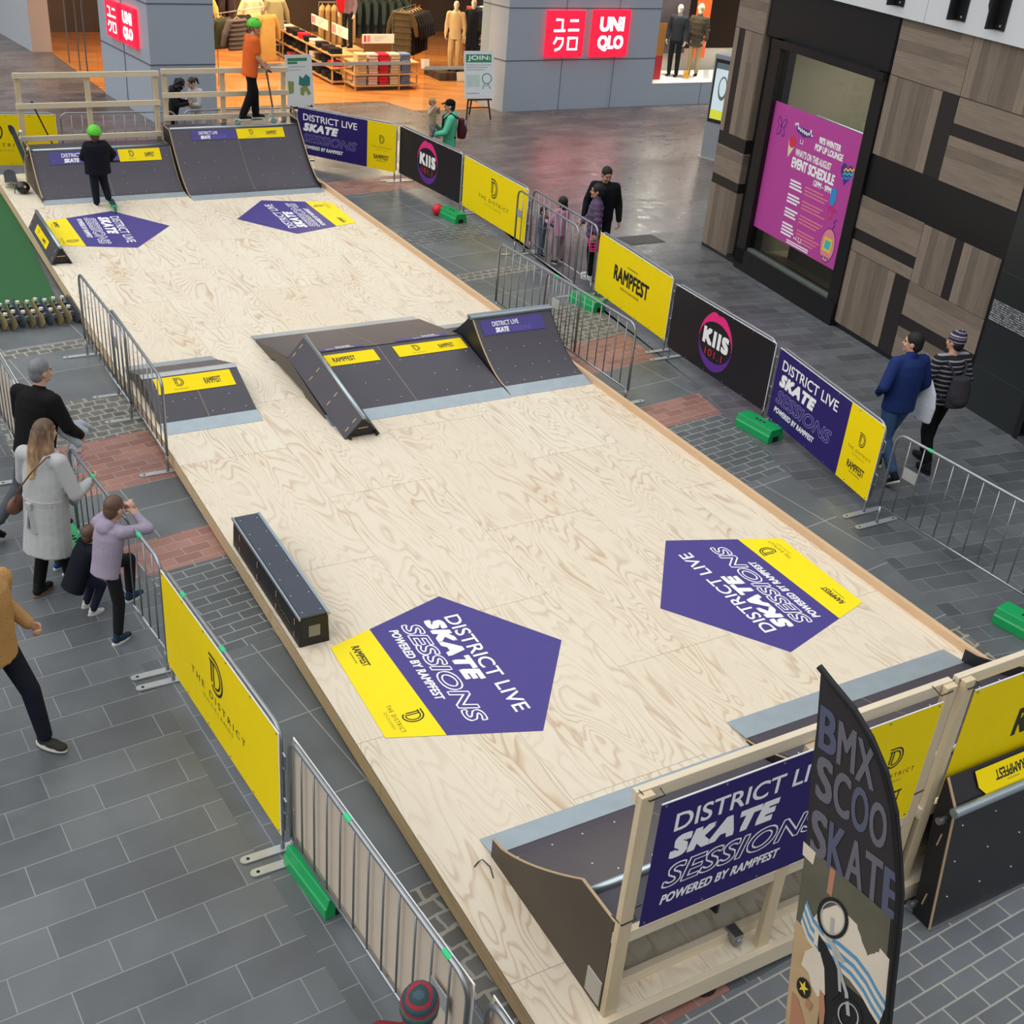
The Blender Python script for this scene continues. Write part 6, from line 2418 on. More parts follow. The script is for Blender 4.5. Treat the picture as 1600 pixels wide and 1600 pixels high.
for i in range(3):
    A.stroke(('red print', 'bag_print'), [(.0, .03 + .05 * i), (.04, .06 + .05 * i), (.06, .03 + .05 * i), (.1, .06 + .05 * i)], .014, 1)
A.finish(pb)
jk = MB()
root = thing('folded_jacket', 'pale grey jacket draped over the forearm of the man in black', 'jacket', (1.62, 10.7, .98), R(20))
B = Blob()
B.chain([(-.12, .02, .13), (0, 0, .1), (.16, -.02, .02)], [.05, .075, .05])
B.chain([(.0, .03, .09), (.2, .08, .05), (.3, .1, -.02)], [.05, .045, .025])
B.chain([(-.04, -.03, .08), (.06, -.08, -.05)], [.05, .04])
B.build('cloth', cloth('jacket pale', '#a9b0b8', bump=.6), root, .011, 2)

loc = Vector((1.22, 9.64, 0))
HBL, t, bs = new_mat('hair ombre')
tc = t.nodes.new('ShaderNodeTexCoord')
sp = t.nodes.new('ShaderNodeSeparateXYZ')
t.links.new(tc.outputs['Object'], sp.inputs[0])
nz = t.nodes.new('ShaderNodeTexNoise')
nz.inputs['Scale'].default_value = 14
mp = t.nodes.new('ShaderNodeMapping')
mp.inputs['Scale'].default_value = (2, 2, .3)
t.links.new(tc.outputs['Object'], mp.inputs[0])
t.links.new(mp.outputs[0], nz.inputs['Vector'])
f = math_n(t, 'ADD', math_n(t, 'MULTIPLY', math_n(t, 'SUBTRACT', 1.62, sp.outputs[2]), 2.2), math_n(t, 'MULTIPLY', math_n(t, 'SUBTRACT', nz.outputs[0], .5), 1.3))
t.links.new(ramp_n(t, f, [(0.0, srgb('#5d4634')), (0.45, srgb('#927354')), (0.9, srgb('#cdb489'))]), bs.inputs['Base Color'])
bs.inputs['Roughness'].default_value = 0.55
COAT = cloth('coat grey', '#b4b4b4', var=.1, bump=.3)
r_, J_, s_ = person('woman with long blonde hair in a belted grey coat leaning on the barrier', loc, 42, 1.68,
       pose=dict(chest=(0, .02, 1.26), neck=(0, .06, 1.47), head=(0, .11, 1.63), shR=(.185, .02, 1.41), shL=(-.185, .02, 1.41), elR=(.30, .04, 1.10), wrR=(.27, .30, 1.10), elL=(-.27, .06, 1.12), wrL=(-.2, .3, 1.1), hdR=(.27, .42, 1.12), hdL=(-.17, .42, 1.12),
                 anR=(.1, .1, .085), anL=(-.11, -.12, .085)),
       top=COAT, legs=BLACK, shoes=(SHB, cloth('sole tan', '#7c6350')), hair=('long', HBL), face=-10, hem=.47, flare=.32, topname='coat', toptype='collar', top_fat=1.12)
b = MB(Matrix.Scale(s_, 4))
n = 24
pts = []
for i in range(n):
    a = 2 * PI * i / n
    pts.append((.208 * math.cos(a), .005 + .158 * math.sin(a), 1.02 - .0 * math.sin(a)))
for i in range(n):
    b.bar(pts[i], pts[(i + 1) % n], .012, .05)
b.build('belt', COAT, r_)
b = MB(Matrix.Scale(s_, 4))
b.box((-.05, -.165, 1.0), (.06, .04, .06))
b.bar((-.06, -.17, 1.0), (-.08, -.2, .78), .045, .012)
b.bar((-.04, -.17, 1.0), (.01, -.205, .74), .045, .012)
b.build('belt_knot', COAT, r_)
sb = thing('shoulder_bag', 'brown shoulder bag on a thin strap worn by the woman in the grey coat', 'bag', loc, R(42 - 90))
BRN = mat('leather brown', '#6a4534', 0.45, var=.12)
B = Blob()
B.ell((-.27, -.06, .86), (.05, .11, .085))
B.build('bag_body', BRN, sb, .01, 2)
b = MB()
b.tube([(-.24, -.1, .92), (-.12, -.19, 1.1), (.02, -.145, 1.3), (.12, -.06, 1.42), (.13, .05, 1.4), (0, .17, 1.2), (-.2, .12, .95), (-.26, 0, .92)], .008, 6)
b.build('strap', BRN, sb)

loc = Vector((1.5, 8.73, 0))
r_, J_, s_ = person('boy in a lilac hoodie leaning on the barrier with one leg through it', loc, 30, 1.35,
       pose=dict(pelvis=(0, 0, .95), chest=(0, .06, 1.25), neck=(0, .12, 1.44), head=(0, .2, 1.6), shR=(.18, .12, 1.39), shL=(-.18, .12, 1.39), elR=(.31, .36, 1.38), wrR=(.13, .37, 1.47), elL=(-.2, .4, 1.44), wrL=(-.06, .4, 1.52), hdR=(.06, .36, 1.53), hdL=(0, .38, 1.58),
                 hipL=(-.09, .02, .92), knL=(-.06, .38, .84), anL=(-.05, .34, .40), knR=(.1, .04, .5), anR=(.1, -.02, .085)),
       top=cloth('hoodie lilac', '#9a8fa2'), legs=cloth('trousers charcoal', '#1d1e20'), shoes=(cloth('shoe teal', '#20364a', bump=.1), WHT), hair=('short', HBR), toptype='hoodie', headsize=1.16, top_fat=1.08, nod=12, hem=.86, cuffs=.9)
person('small child in a navy jacket crouching in front of the boy in lilac', Vector((1.4, 9.22, 0)), 12, .98,
       pose=dict(pelvis=(0, -.1, .74), chest=(0, .02, 1.02), neck=(0, .12, 1.2), head=(0, .18, 1.37), shR=(.19, .1, 1.16), shL=(-.19, .1, 1.16), elR=(.26, .2, .95), wrR=(.2, .4, .95), elL=(-.26, .2, .95), wrL=(-.2, .4, .95),
                 hipR=(.1, -.08, .7), hipL=(-.1, -.08, .7), knR=(.14, .2, .5), knL=(-.14, .2, .5), anR=(.12, .02, .085), anL=(-.12, .02, .085)),
       top=NAVY, legs=cloth('jeans dark', '#20263a'), shoes=(WHT, WHT), hair=('short', HBR), fat=1.2, top_fat=1.15, headsize=1.32, hem=.68, leg_fat=1.1)
person('child in olive trousers and blue shoes behind the woman in the grey coat', Vector((1.34, 9.96, 0)), 25, 1.12,
       pose=dict(elR=(.27, .12, 1.2), wrR=(.2, .3, 1.42), elL=(-.27, .12, 1.2), wrL=(-.15, .3, 1.42), hdR=(.2, .4, 1.5), hdL=(-.15, .4, 1.5)),
       top=cloth('sweater grey', '#8d9298'), legs=cloth('trousers olive', '#3d3a2c'), shoes=(cloth('shoe blue', '#1e4a86', bump=.1), WHT), hair=('short', HBR), fat=1.1, headsize=1.25)
person('man in a tan fleece and navy trousers walking at the left edge', Vector((.47, 7.66, 0)), -48, 1.76,
       pose=dict(shL=(-.2, .0, 1.41), elL=(-.27, -.1, 1.14), wrL=(-.30, .1, .97), hdL=(-.31, .2, .93), elR=(.26, .0, 1.14), wrR=(.27, -.12, .93), hipL=(-.1, 0, .92), knL=(-.12, .18, .52), anL=(-.12, .25, .1), knR=(.1, -.04, .5), anR=(.1, -.34, .16)),
       toe=dict(R=(0, .8, -.5)), top=cloth('fleece tan', '#b48a58', bump=.5, bscale=60), legs=cloth('trousers navy', '#171a28'), shoes=(cloth('shoe khaki', '#33322c', bump=.1), WHT), hair=('short', HBR), sleeves=1.0, fat=1.1, top_fat=1.14, fist=(1.0, 1.0), hem=.84, toptype='crew', leg_fat=1.05)
person('person in a striped knitted beanie at the bottom edge of the photo', Vector((1.72, 3.2, 0)), 55, 1.64,
       top=cloth('scarf red', '#7a2730'), legs=BLACK, shoes=(SHB, WHT), hair=('short', HBR), hat=('beanie', striped('beanie stripes', ['#2f4652', '#36505c', '#a12c34', '#31464a', '#3c5a62', '#5a6a5c', '#9c2a34'], 9.2)), headsize=1.08)

# two people behind the back ramps
person('person with curly dark hair in a dark jacket behind the back ramps', Vector((6.46, 24.6, 0)), -15, 1.55,
       pose=dict(neck=(0, .1, 1.44), head=(0, .2, 1.56), chest=(0, .05, 1.25), elR=(.25, .1, 1.14), wrR=(.12, .34, 1.16), elL=(-.25, .1, 1.14), wrL=(-.1, .34, 1.16)),
       top=cloth('jacket dark', '#1b191d'), legs=BLACK, shoes=(SHB, WHT), hair=('curly', HB), nod=25, skin=SK_B, toptype='hoodie')
person('girl with a ponytail and white mask in a pale coat behind the back ramps', Vector((6.98, 24.72, 0)), 196, 1.5,
       pose=dict(neck=(0, .06, 1.46), head=(0, .12, 1.6), elR=(.25, .1, 1.14), wrR=(.12, .34, 1.14), elL=(-.25, .1, 1.14), wrL=(-.1, .34, 1.14)),
       top=cloth('coat pale', '#b5b4b6'), legs=cloth('skirt pale', '#9a989c'), shoes=(SHB, WHT), hair=('ponytail', mat('hair dark brown', '#2e2320', 0.45, var=.2, scale=30)), nod=20, hem=.5, flare=.3, skin=SK_A, top_fat=1.0)
# ------------------------------------------------------------------ goods in the clothing shop
MWH = mat('mannequin white', '#e9dcc8', 0.4, var=.03)
WOODL = mat('shelf wood', '#c79a68', 0.5, var=.12, scale=4, stretch=(1, 9, 9))
DARKW = mat('shelf dark', '#3a2a20', 0.6)
CARD = mat('price card', '#efe6da', 0.6, var=.02)
def mannequin(label, loc, hd, h, **k):
    return person(label, Vector(loc), hd, h, skin=MWH, facefeat=False, cat='mannequin', name='mannequin', vox=.014, **k)
def plinth(label, x, y, w, d, h, m):
    b = MB()
    b.bx(-w / 2, w / 2, -d / 2, d / 2, 0, h)
    o = b.build('plinth', m, None, bevel=.005)
    o.location = (x, y, .007)
    tag(o, label, 'plinth')
plinth('low dark plinth under the mannequins by the wide grey column', 16.55, 31.55, 1.9, 1.0, .2, DARKW)
mannequin('mannequin in cream hooded top and trousers beside the mannequin in a black coat', (16.2, 31.4, .21), 235, 1.82, top=cloth('knit cream', '#d8b98c'), legs=cloth('trousers cream', '#cfae80'), shoes=(BLACK, BLACK), toptype='hoodie', hem=.8, leg_fat=1.15)
mannequin('mannequin in a long black coat beside the cream one', (16.85, 31.6, .21), 235, 1.84, top=cloth('coat black', '#17151a'), legs=cloth('coat trousers', '#141318'), shoes=(BLACK, BLACK), hem=.55, flare=.15, topname='coat', toptype='collar')
mannequin('mannequin in black tights with a red jacket over its shoulder', (13.45, 32.5, .66), 215, 1.7, top=cloth('top mauve', '#8e7484'), legs=cloth('tights black', '#1d1f26'), shoes=(BLACK, BLACK), hem=.9)
plinth('wooden plinth under the mannequin in black tights', 13.45, 32.5, .7, .7, .65, WOODL)
b = MB()
B = Blob()
B.chain([(0, 0, .45), (-.05, -.03, .2), (-.03, 0, -.05)], [.09, .13, .09])
root = thing('red_jacket', 'red jacket hanging off the mannequin in black tights', 'jacket', (13.2, 32.3, 1.7))
B.build('cloth', cloth('cloth red', '#c3202e'), root, .014, 2)
mannequin('window mannequin in a charcoal sweater and black trousers', (21.35, 28.1, .585), 215, 1.88, top=cloth('sweater charcoal', '#34343a'), legs=BLACK, shoes=(BLACK, WHT), hem=.88)
mannequin('window mannequin in a puffer coat and beige trousers with a cream beanie', (22.08, 28.15, .585), 222, 1.86, top=cloth('coat bronze', '#574a38', bump=.2), legs=cloth('chinos', '#c2a67c'), shoes=(BLACK, WHT), toptype='puffer', hem=.72, hat=('beanie', cloth('knit ivory', '#d8cdb0')), topname='coat')
# window display extras
b = MB()
b.bx(0, .34, 0, .02, 0, 1.45)
o = b.build('display_poster', mat('display orange', '#e58a2c', 0.5), None)
o.location = (20.35, 27.75, .585)
k = MB()
k.bx(0, .34, -.002, 0, 0, .62)
k.build('lower_print', mat('display red', '#d61f28', 0.5), o)
tag(o, 'narrow orange and red poster standing at the left end of the display window', 'poster')
for x, c, l in ((21.5, 'display yellow', 'yellow price card at the feet of the window mannequin in charcoal'), (22.2, None, 'white price card at the feet of the window mannequin in the puffer coat')):
    b = MB()
    b.bx(0, .18, 0, .01, 0, .22)
    o = b.build('price_card', mat('display yellow', '#f0a530', 0.5) if c else CARD)
    o.location = (x, 27.75, .586)
    o.rotation_euler = (R(-12), 0, 0)
    tag(o, l, 'card')
b = MB()
b.bx(0, .5, 0, .02, 0, 3)
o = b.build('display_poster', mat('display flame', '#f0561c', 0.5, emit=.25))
o.location = (22.6, 29.0, .9)
tag(o, 'tall orange red panel behind the window mannequins', 'poster')
b = MB()
b.bx(20.2, 22.5, 29.2, 29.28, 1.0, 3.4)
o = b.build('display_backdrop', mat('backdrop plum', '#4c4045', 0.7, var=.5, scale=5))
off_origin(o, (21.3, 29.24, 1.0))
tag(o, 'dark patterned backdrop behind the window mannequins', 'backdrop')

# ---- display tables with folded knitwear
def shelf_unit(label, x0, x1, y0, y1, levels, posts, H=.9):
    root = thing('display_shelf', label, 'shelf unit', ((x0 + x1) / 2, (y0 + y1) / 2, .007))
    M = rel(root)
    for z in levels:
        b = MB(M)
        b.bx(x0, x1, y0, y1, z - .035, z)
        b.build('shelf', WOODL, root, bevel=.003)
    for px, py in posts:
        b = MB(M)
        b.bx(px - .02, px + .02, py - .02, py + .02, .007, max(levels))
        b.build('post', WOODL, root)
    b = MB(M)
    b.bx(x0 + .1, x1 - .1, (y0 + y1) / 2 - .02, (y0 + y1) / 2 + .02, .05, max(levels) - .04)
    b.build('back_panel', DARKW, root)
    return root
shelf_unit('wooden display shelf with bright folded knitwear, facing the entrance', 12.62, 14.46, 30.0, 30.75, (.14, .42, .70), [(12.66, 30.04), (13.9, 30.04), (14.42, 30.04), (12.66, 30.7), (14.42, 30.7)])
shelf_unit('long wooden display shelf of dark goods running into the shop', 12.3, 13.0, 30.8, 36.6, (.10, .44, .76), [(12.34, 30.84), (12.34, 32.7), (12.34, 34.6), (12.34, 36.5), (12.96, 36.5), (12.96, 30.84)])
FOLD = {}
def folded(kind, m, x, y, z, rz, label, group, w=.27, d=.32, t=.07):
    if kind not in FOLD:
        b = MB()
        b.box((0, 0, t / 2), (w, d, t))
        o = b.build('folded_garment', m, None, bevel=.022)
        o.modifiers['bevel'].segments = 3
        FOLD[kind] = o
    else:
        o = FOLD[kind].copy()
        COL.objects.link(o)
    o.location = (x, y, z)
    o.rotation_euler = (0, 0, rz)
    return tag(o, label, 'folded clothes', group)
cols = [('cream', '#f0e6d4'), ('pale pink', '#dfbdb6'), ('red', '#d8203a'), ('beige', '#d9c8a8'), ('blue', '#6d7da4')]
for li, (z, nm) in enumerate(((.70, 'top'), (.42, 'middle'), (.14, 'bottom'))):
    for ci, (cn, cc) in enumerate(cols):
        x = 12.85 + ci * .31
        for j in range(3):
            c2 = ('pale grey', '#b9b0ac') if (li == 2 and ci == 0) else (cn, cc)
            folded('f_' + c2[0], cloth('knit ' + c2[0], c2[1]), x + random.uniform(-.012, .012), 30.2 + random.uniform(-.01, .01), z + .001 + .071 * j, random.uniform(-.05, .05),
                   '%s folded sweater in the pile on the %s shelf facing the entrance' % (c2[0], nm), 'folded knitwear piles facing the entrance')
for li, (z, nm) in enumerate(((.76, 'top'), (.44, 'middle'), (.10, 'bottom'))):
    for ci in range(12):
        y = 31.05 + ci * .45
        dark = ['black', 'dark brown', 'black', 'white', 'black', 'red', 'black', 'dark brown', 'white', 'black', 'black', 'dark brown'][(ci + li * 5) % 12]
        cc = {'black': '#17171b', 'dark brown': '#33251f', 'white': '#dccfbf', 'red': '#b01e2c'}[dark]
        for j in range(2):
            folded('g_' + dark, cloth('knit ' + dark, cc), 12.5, y, z + .001 + .071 * j, PI / 2 + random.uniform(-.06, .06),
                   '%s folded garment on the %s shelf of the long dark display' % (dark, nm), 'folded goods on the long shelf')
def sign_card(x, y, z, w, h, rz, label, pic=True):
    root = thing('shelf_sign', label, 'sign', (x, y, z), rz)
    b = MB()
    b.bx(0, w, 0, .012, 0, h)
    b.build('board', CARD, root)
    A = Art(plane_M((0, -.001, 0), (1, 0, 0)))
    if pic:
        A.rect(('poster red', 'picture'), w * .05, h * .15, w * .12, h * .85, 1)
        A.rect(('poster salmon', 'picture_side'), w * .15, h * .15, w * .25, h * .85, 1)
    for i in range(3):
        A.rect(('joint grey', 'text_lines'), w * .36, h * (.68 - .2 * i), w * (.75 - .1 * i), h * (.74 - .2 * i), 1)
    A.finish(root)
    b = MB()
    b.bx(.03, .045, 0.004, .01, -.2, 0)
    b.build('stand', GV, root)
    b = MB()
    b.bx(w - .045, w - .03, 0.004, .01, -.2, 0)
    b.build('stand', GV, root)
sign_card(12.97, 30.35, 1.12, .9, .23, 0, 'long white sign standing on the shelf facing the entrance')
sign_card(12.75, 33.4, 1.13, 1.2, .26, R(-90), 'white sign on the long dark display shelf, farther of the two')
sign_card(12.75, 31.9, 1.13, 1.1, .27, R(-90), 'white sign on the long dark display shelf, nearer of the two')
for x, y, z, l in ((14.5, 29.95, .55, 'small white price card at the right end of the entrance shelf'), (16.1, 30.95, .01, 'small white card on the floor in front of the cream mannequin')):
    b = MB()
    b.bx(0, .24, 0, .012, 0, .24)
    o = b.build('price_card', CARD)
    o.location = (x, y, z)
    o.rotation_euler = (R(-10), 0, 0)
    tag(o, l, 'card')

# ---- hanging garments
GAR = {}
def garment(kind, m, loc, rz, label, group, L=.72, w=.3, puff=False, sleeves=True):
    if kind in GAR:
        o = copy_tree(GAR[kind])
        o.location = loc
        o.rotation_euler = (0, 0, rz)
        return tag(o, label, 'jacket', group)
    root = thing('hanging_jacket', label, 'jacket', loc, rz, group)
    B = Blob()
    rings = [(Vector((0, 0, -L)), w * 1.0, .10, I3), (Vector((0, 0, -L * .5)), w * .95, .105, I3), (Vector((0, 0, -.1)), w * .92, .085, I3), (Vector((0, 0, -.02)), w * .5, .05, I3)]
    B.loft(rings)
    if sleeves:
        for sg in (-1, 1):
            B.chain([(sg * w * .85, 0, -.1), (sg * w * 1.3, .02, -.35), (sg * w * 1.5, .04, -.62)], [.085, .078, .06])
    if puff:
        for i in range(7):
            z = -L + .05 + i * (L - .12) / 6
            B.loft([(Vector((0, 0, z - .03)), w * .96, .1, I3), (Vector((0, 0, z)), w * 1.08, .13, I3), (Vector((0, 0, z + .03)), w * .96, .1, I3)])
    B.build('garment', m, root, .016, 2)
    b = MB()
    b.tube([(-.17, 0, -.07), (0, 0, .02), (.17, 0, -.07)], .01, 6)
    b.tube([(0, 0, .02), (0, 0, .07), (.02, 0, .09), (.035, 0, .07)], .004, 6)
    b.build('hanger', WOODL, root)
    GAR[kind] = root
    return root
def rail(label, p0, p1, z):
    p0, p1 = Vector(p0), Vector(p1)
    root = thing('clothes_rail', label, 'clothes rail', (p0 + p1) / 2)
    M = rel(root)
    b = MB(M)
    b.tube([(p0.x, p0.y, z), (p1.x, p1.y, z)], .014, 8)
    b.build('hanging_bar', GV, root)
    for p in (p0, p1):
        b = MB(M)
        b.tube([(p.x, p.y, .01), (p.x, p.y, z)], .014, 8)
        b.build('post', GV, root)
    return root
rail('clothes rail with the puffer jackets left of the teenager in orange', (9.35, 31.0, 0.007), (11.0, 32.2, 0.007), 1.72)
for x, y, k, c, puff, L, l in ((9.5, 31.1, 'olive', '#3d3b28', False, .74, 'dark olive jacket at the left end of the front clothes rail'), (9.85, 30.95, 'taupe', '#504a48', True, .76, 'grey brown puffer jacket at the front of the clothes rail'),
                         (10.15, 31.55, 'char', '#26231f', False, .7, 'dark jacket behind the grey brown puffer jacket'), (10.5, 31.8, 'sand', '#cfae78', False, .75, 'sand coloured jacket on the front clothes rail'),
                         (10.85, 31.6, 'camel', '#bd9050', False, 1.15, 'long camel coat hanging right behind the teenager in orange')):
    garment(k, cloth('garment ' + k, c), (x, y, 1.64), R(25), l, 'jackets on the front clothes rail', L=L, puff=puff)
garment('yellow', cloth('garment yellow', '#dcbc66'), (9.25, 31.9, 2.05), R(10), 'pale yellow jacket hanging high at the left of the shop entrance', None, L=.66)
b = MB()
b.bx(8.45, 9.1, 30.4, 31.2, .007, .95)
o = b.build('counter', mat('counter pale', '#cdb79c', 0.5))
off_origin(o, (8.8, 30.8, .007))
tag(o, 'pale counter block at the left side of the shop entrance', 'counter')
b = MB()
b.box((0, 0, .15), (.4, .3, .3))
rail('wooden rail with two pale cardigans behind the teenager', (11.2, 34.2, .007), (12.1, 34.2, .007), 1.75)
garment('cream', cloth('garment cream', '#dfc59c'), (11.3, 34.1, 1.68), 0, 'cream cardigan on the rail behind the teenager', None, L=.8, w=.26)
garment('sage', cloth('garment sage', '#9c8f6c'), (11.95, 34.1, 1.68), 0, 'sage green cardigan on the rail behind the teenager', None, L=.8, w=.26)
# row of dark winter coats right of the shelf
rail('clothes rail of dark winter coats near the wide grey column', (14.7, 32.3, .007), (16.0, 33.6, .007), 1.62)
garment('bronze', cloth('garment bronze', '#5a4a30', bump=.3), (14.95, 32.2, 1.66), R(-35), 'long bronze puffer coat at the front of the dark coat rail', None, L=1.1, w=.27, puff=True)
for i in range(6):
    garment('dark', cloth('garment dark', '#1a181a'), (15.2 + .16 * i, 32.5 + .17 * i, 1.55), R(-42), 'one of the identical dark coats on the rail by the mannequins', 'dark coats on the rail', L=1.1)
rail('clothes rail of dark green coats deep in the shop', (14.2, 35.2, .007), (16.6, 35.2, .007), 1.6)
for i in range(9):
    garment('green', cloth('garment green', '#2d3732'), (14.35 + .26 * i, 35.2, 1.53), R(80), 'one of the dark green coats on the rail deep in the shop', 'dark green coats deep in the shop', L=1.05)
rail('clothes rail of tan skirts and dresses deep in the shop', (13.2, 34.0, .007), (14.3, 34.0, .007), 1.6)
for i in range(6):
    garment('tan', cloth('garment tan', '#b18a58'), (13.3 + .18 * i, 34.0, 1.53), R(60), 'one of the tan dresses on the rail behind the mannequin in black tights', 'tan dresses on the rail', L=1.0, sleeves=False)
rail('clothes rail of mixed dark jackets at the back wall left', (8.6, 36.6, .007), (11.6, 36.6, .007), 1.5)
for i in range(10):
    garment('plum', cloth('garment plum', '#33262b'), (8.75 + .3 * i, 36.6, 1.43), R(78), 'one of the dark plum jackets on the rail at the back of the shop', 'plum jackets at the back of the shop', L=.95)
b = MB()
b.bx(11.0, 12.2, 37.8, 38.3, .007, 2.4)
o = b.build('wall_cabinet', DARKW)
off_origin(o, (11.6, 38, .007))
tag(o, 'dark cabinet against the back wall of the shop', 'cabinet')

# shelf of small goods behind the mannequins by the wide grey column
shelf_unit('tall shelf of boxed goods behind the mannequins by the wide grey column', 17.3, 18.6, 32.6, 33.1, (.3, .7, 1.1, 1.5), [(17.32, 32.62), (18.58, 32.62), (17.32, 33.08), (18.58, 33.08)])
BX = {}
for li, z in enumerate((.3, .7, 1.1, 1.5)):
    for ci in range(6):
        cn, cc = [('plum', '#5b2f3c'), ('white', '#d8cdc2'), ('navy', '#2b3350'), ('rust', '#a34a32')][(ci * 3 + li) % 4]
        if cn not in BX:
            b = MB()
            b.box((0, 0, .09), (.16, .3, .18))
            o = b.build('goods_box', mat('box ' + cn, cc, .6), None, bevel=.006)
            BX[cn] = o
        else:
            o = BX[cn].copy()
            COL.objects.link(o)
        o.location = (17.42 + .21 * ci, 32.84, z + .001)
        tag(o, '%s box on the %s shelf behind the mannequins by the wide grey column' % (cn, ('bottom', 'second', 'third', 'top')[li]), 'box', 'boxed goods on the tall shelf')
# ---- easel signs outside the shop
mat('easel wood', '#3a211b', 0.5)
mat('board white', '#dfe4e6', 0.5, var=.02)
mat('sign green', '#2f8a5f', 0.5)
def easel(label, loc, rz, w, hgt, z0, kind, tilt=10, roll=0):
    root = thing('easel_sign', label, 'sign', loc, rz)
    TM = Matrix.Translation((0, 0, z0)) @ Matrix.Rotation(R(-tilt), 4, 'X') @ Matrix.Rotation(R(roll), 4, 'Y')
    b = MB(TM)
    b.bx(-w / 2, w / 2, 0, .012, 0, hgt)
    b.build('board', MATS['board white'], root)
    A = Art(TM @ plane_M((-w / 2, -.001, 0), (1, 0, 0)))
    G, K = ('sign green', 'header'), ('joint grey', 'text_lines')
    if kind == 'join':
        A.rect(G, w * .06, hgt * .76, w * .92, hgt * .93, 1)
        A.text(('white print', 'lettering'), 'JOIN:', w * .12, hgt * .785, w * .88, hgt * .905, .035, 0, 2)
        for i in range(3):
            A.rect(K, w * .06, hgt * (.70 - .05 * i), w * (.9 - .12 * i), hgt * (.715 - .05 * i), 1)
        A.rect(('sign pale', 'pale_block') if mat('sign pale', '#c3d3cc', .5) else None, w * .07, hgt * .25, w * .52, hgt * .5, 1)
        for rr, mm in ((.17, 'sign green'), (.14, 'board white')):
            A.ellipse((mm, 'drawing'), w * .76, hgt * .42, w * rr, hgt * rr * .68, 1 if rr > .15 else 2, 20)
        A.stroke(('sign green', 'drawing'), [(w * .62, hgt * .2), (w * .66, hgt * .3), (w * .74, hgt * .27), (w * .82, hgt * .3), (w * .88, hgt * .2)], .02, 1)
        A.rect(K, w * .07, hgt * .1, w * .5, hgt * .12, 1)
    else:
        A.rect(G, w * .09, hgt * .875, w * .82, hgt * .935, 1)
        A.rect(G, w * .09, hgt * .82, w * .45, hgt * .865, 1)
        A.rect(K, w * .1, hgt * .76, w * .75, hgt * .775, 1)
        A.rect(K, w * .1, hgt * .70, w * .55, hgt * .712, 1)
        A.poly(('drawing teal', 'drawing') if mat('drawing teal', '#2e7a78', .5) else None, [(w * .45, hgt * .42), (w * .5, hgt * .6), (w * .62, hgt * .54), (w * .75, hgt * .62), (w * .9, hgt * .55), (w * .88, hgt * .4), (w * .7, hgt * .36)], 1)
        A.poly(('drawing olive', 'drawing_side') if mat('drawing olive', '#8c9a52', .5) else None, [(w * .5, hgt * .36), (w * .75, hgt * .4), (w * .9, hgt * .24), (w * .8, hgt * .2), (w * .68, hgt * .3), (w * .62, hgt * .2), (w * .5, hgt * .22)], 2)
        A.poly(('drawing olive', 'drawing_side'), [(w * .06, hgt * .24), (w * .25, hgt * .26), (w * .28, hgt * .48), (w * .06, hgt * .5)], 1)
    A.finish(root)
    E_ = MATS['easel wood']
    for sg in (-1, 1):
        b = MB()
        b.bar((sg * w * .42, -.02, 0), (sg * w * .2, .05 + hgt * .16, z0 + hgt * .7), .035, .03, up=(0, 1, 0))
        b.build('leg', E_, root)
    b = MB()
    b.bar((0, .55, 0), (0, .1 + hgt * .16, z0 + hgt * .7), .035, .03, up=(0, 1, 0))
    b.build('leg', E_, root)
    b = MB()
    b.bar((-w * .38, .03, z0 * .55), (w * .38, .03, z0 * .55), .03, .03)
    b.bar((-w * .4, -.03, z0 - .02), (w * .4, -.03, z0 - .02), .06, .03)
    b.build('crossbar', E_, root)
easel('white sign with a green JOIN header on a dark easel by the wide grey column', (14.42, 26.5, 0), R(-4), .78, 1.08, .5, 'join', roll=0)
easel('white poster with teal and olive drawing on a stand behind the teenager in orange', (10.42, 28.0, 0), R(4), .68, 1.15, .12, 'art', tilt=8)
# ------------------------------------------------------------------ feather flag in the foreground
root = thing('feather_flag', 'tall black feather flag with a bike stunt photo, in front of the near frame', 'flag', (3.66, 2.12, 0))
FM = plane_M((3.5, 3.3, 0), (0.14, -0.99, 0))
M = rel(root) @ FM
mat('flag black', '#2b2729', 0.8, var=.1)
mat('flag grey', '#65626a', 0.8, var=.1)
mat('flag slate', '#53566b', 0.8, var=.1)
mat('flag pole', '#101012', 0.6)
edge = [(.34, 3.14), (.42, 3.105), (.56, 3.05), (.68, 2.97), (.79, 2.86), (.89, 2.70), (.97, 2.5), (1.03, 2.32), (1.06, 2.18), (1.09, 2.02), (1.13, 1.8), (1.18, 1.55), (1.24, 1.2), (1.30, .8), (1.32, .55)]
left = [(.40, 2.82), (.44, 2.55), (.52, 2.15), (.56, 1.8), (.60, 1.45), (.66, 1.02), (.72, .62)]
def lu(v):
    pts = [edge[0]] + left
    for (u0, v0), (u1, v1) in zip(pts[:-1], pts[1:]):
        if v1 <= v <= v0:
            return u0 + (u1 - u0) * (v0 - v) / (v0 - v1)
    return left[-1][0]
def ru(v):
    for (u0, v0), (u1, v1) in zip(edge[:-1], edge[1:]):
        if v1 <= v <= v0:
            return u0 + (u1 - u0) * (v0 - v) / (v0 - v1)
    return edge[-1][0]
def wave(u, v):
    return .018 * math.sin(u * 6 + v * 2.2) * min(1, max(0, (3.1 - v)))
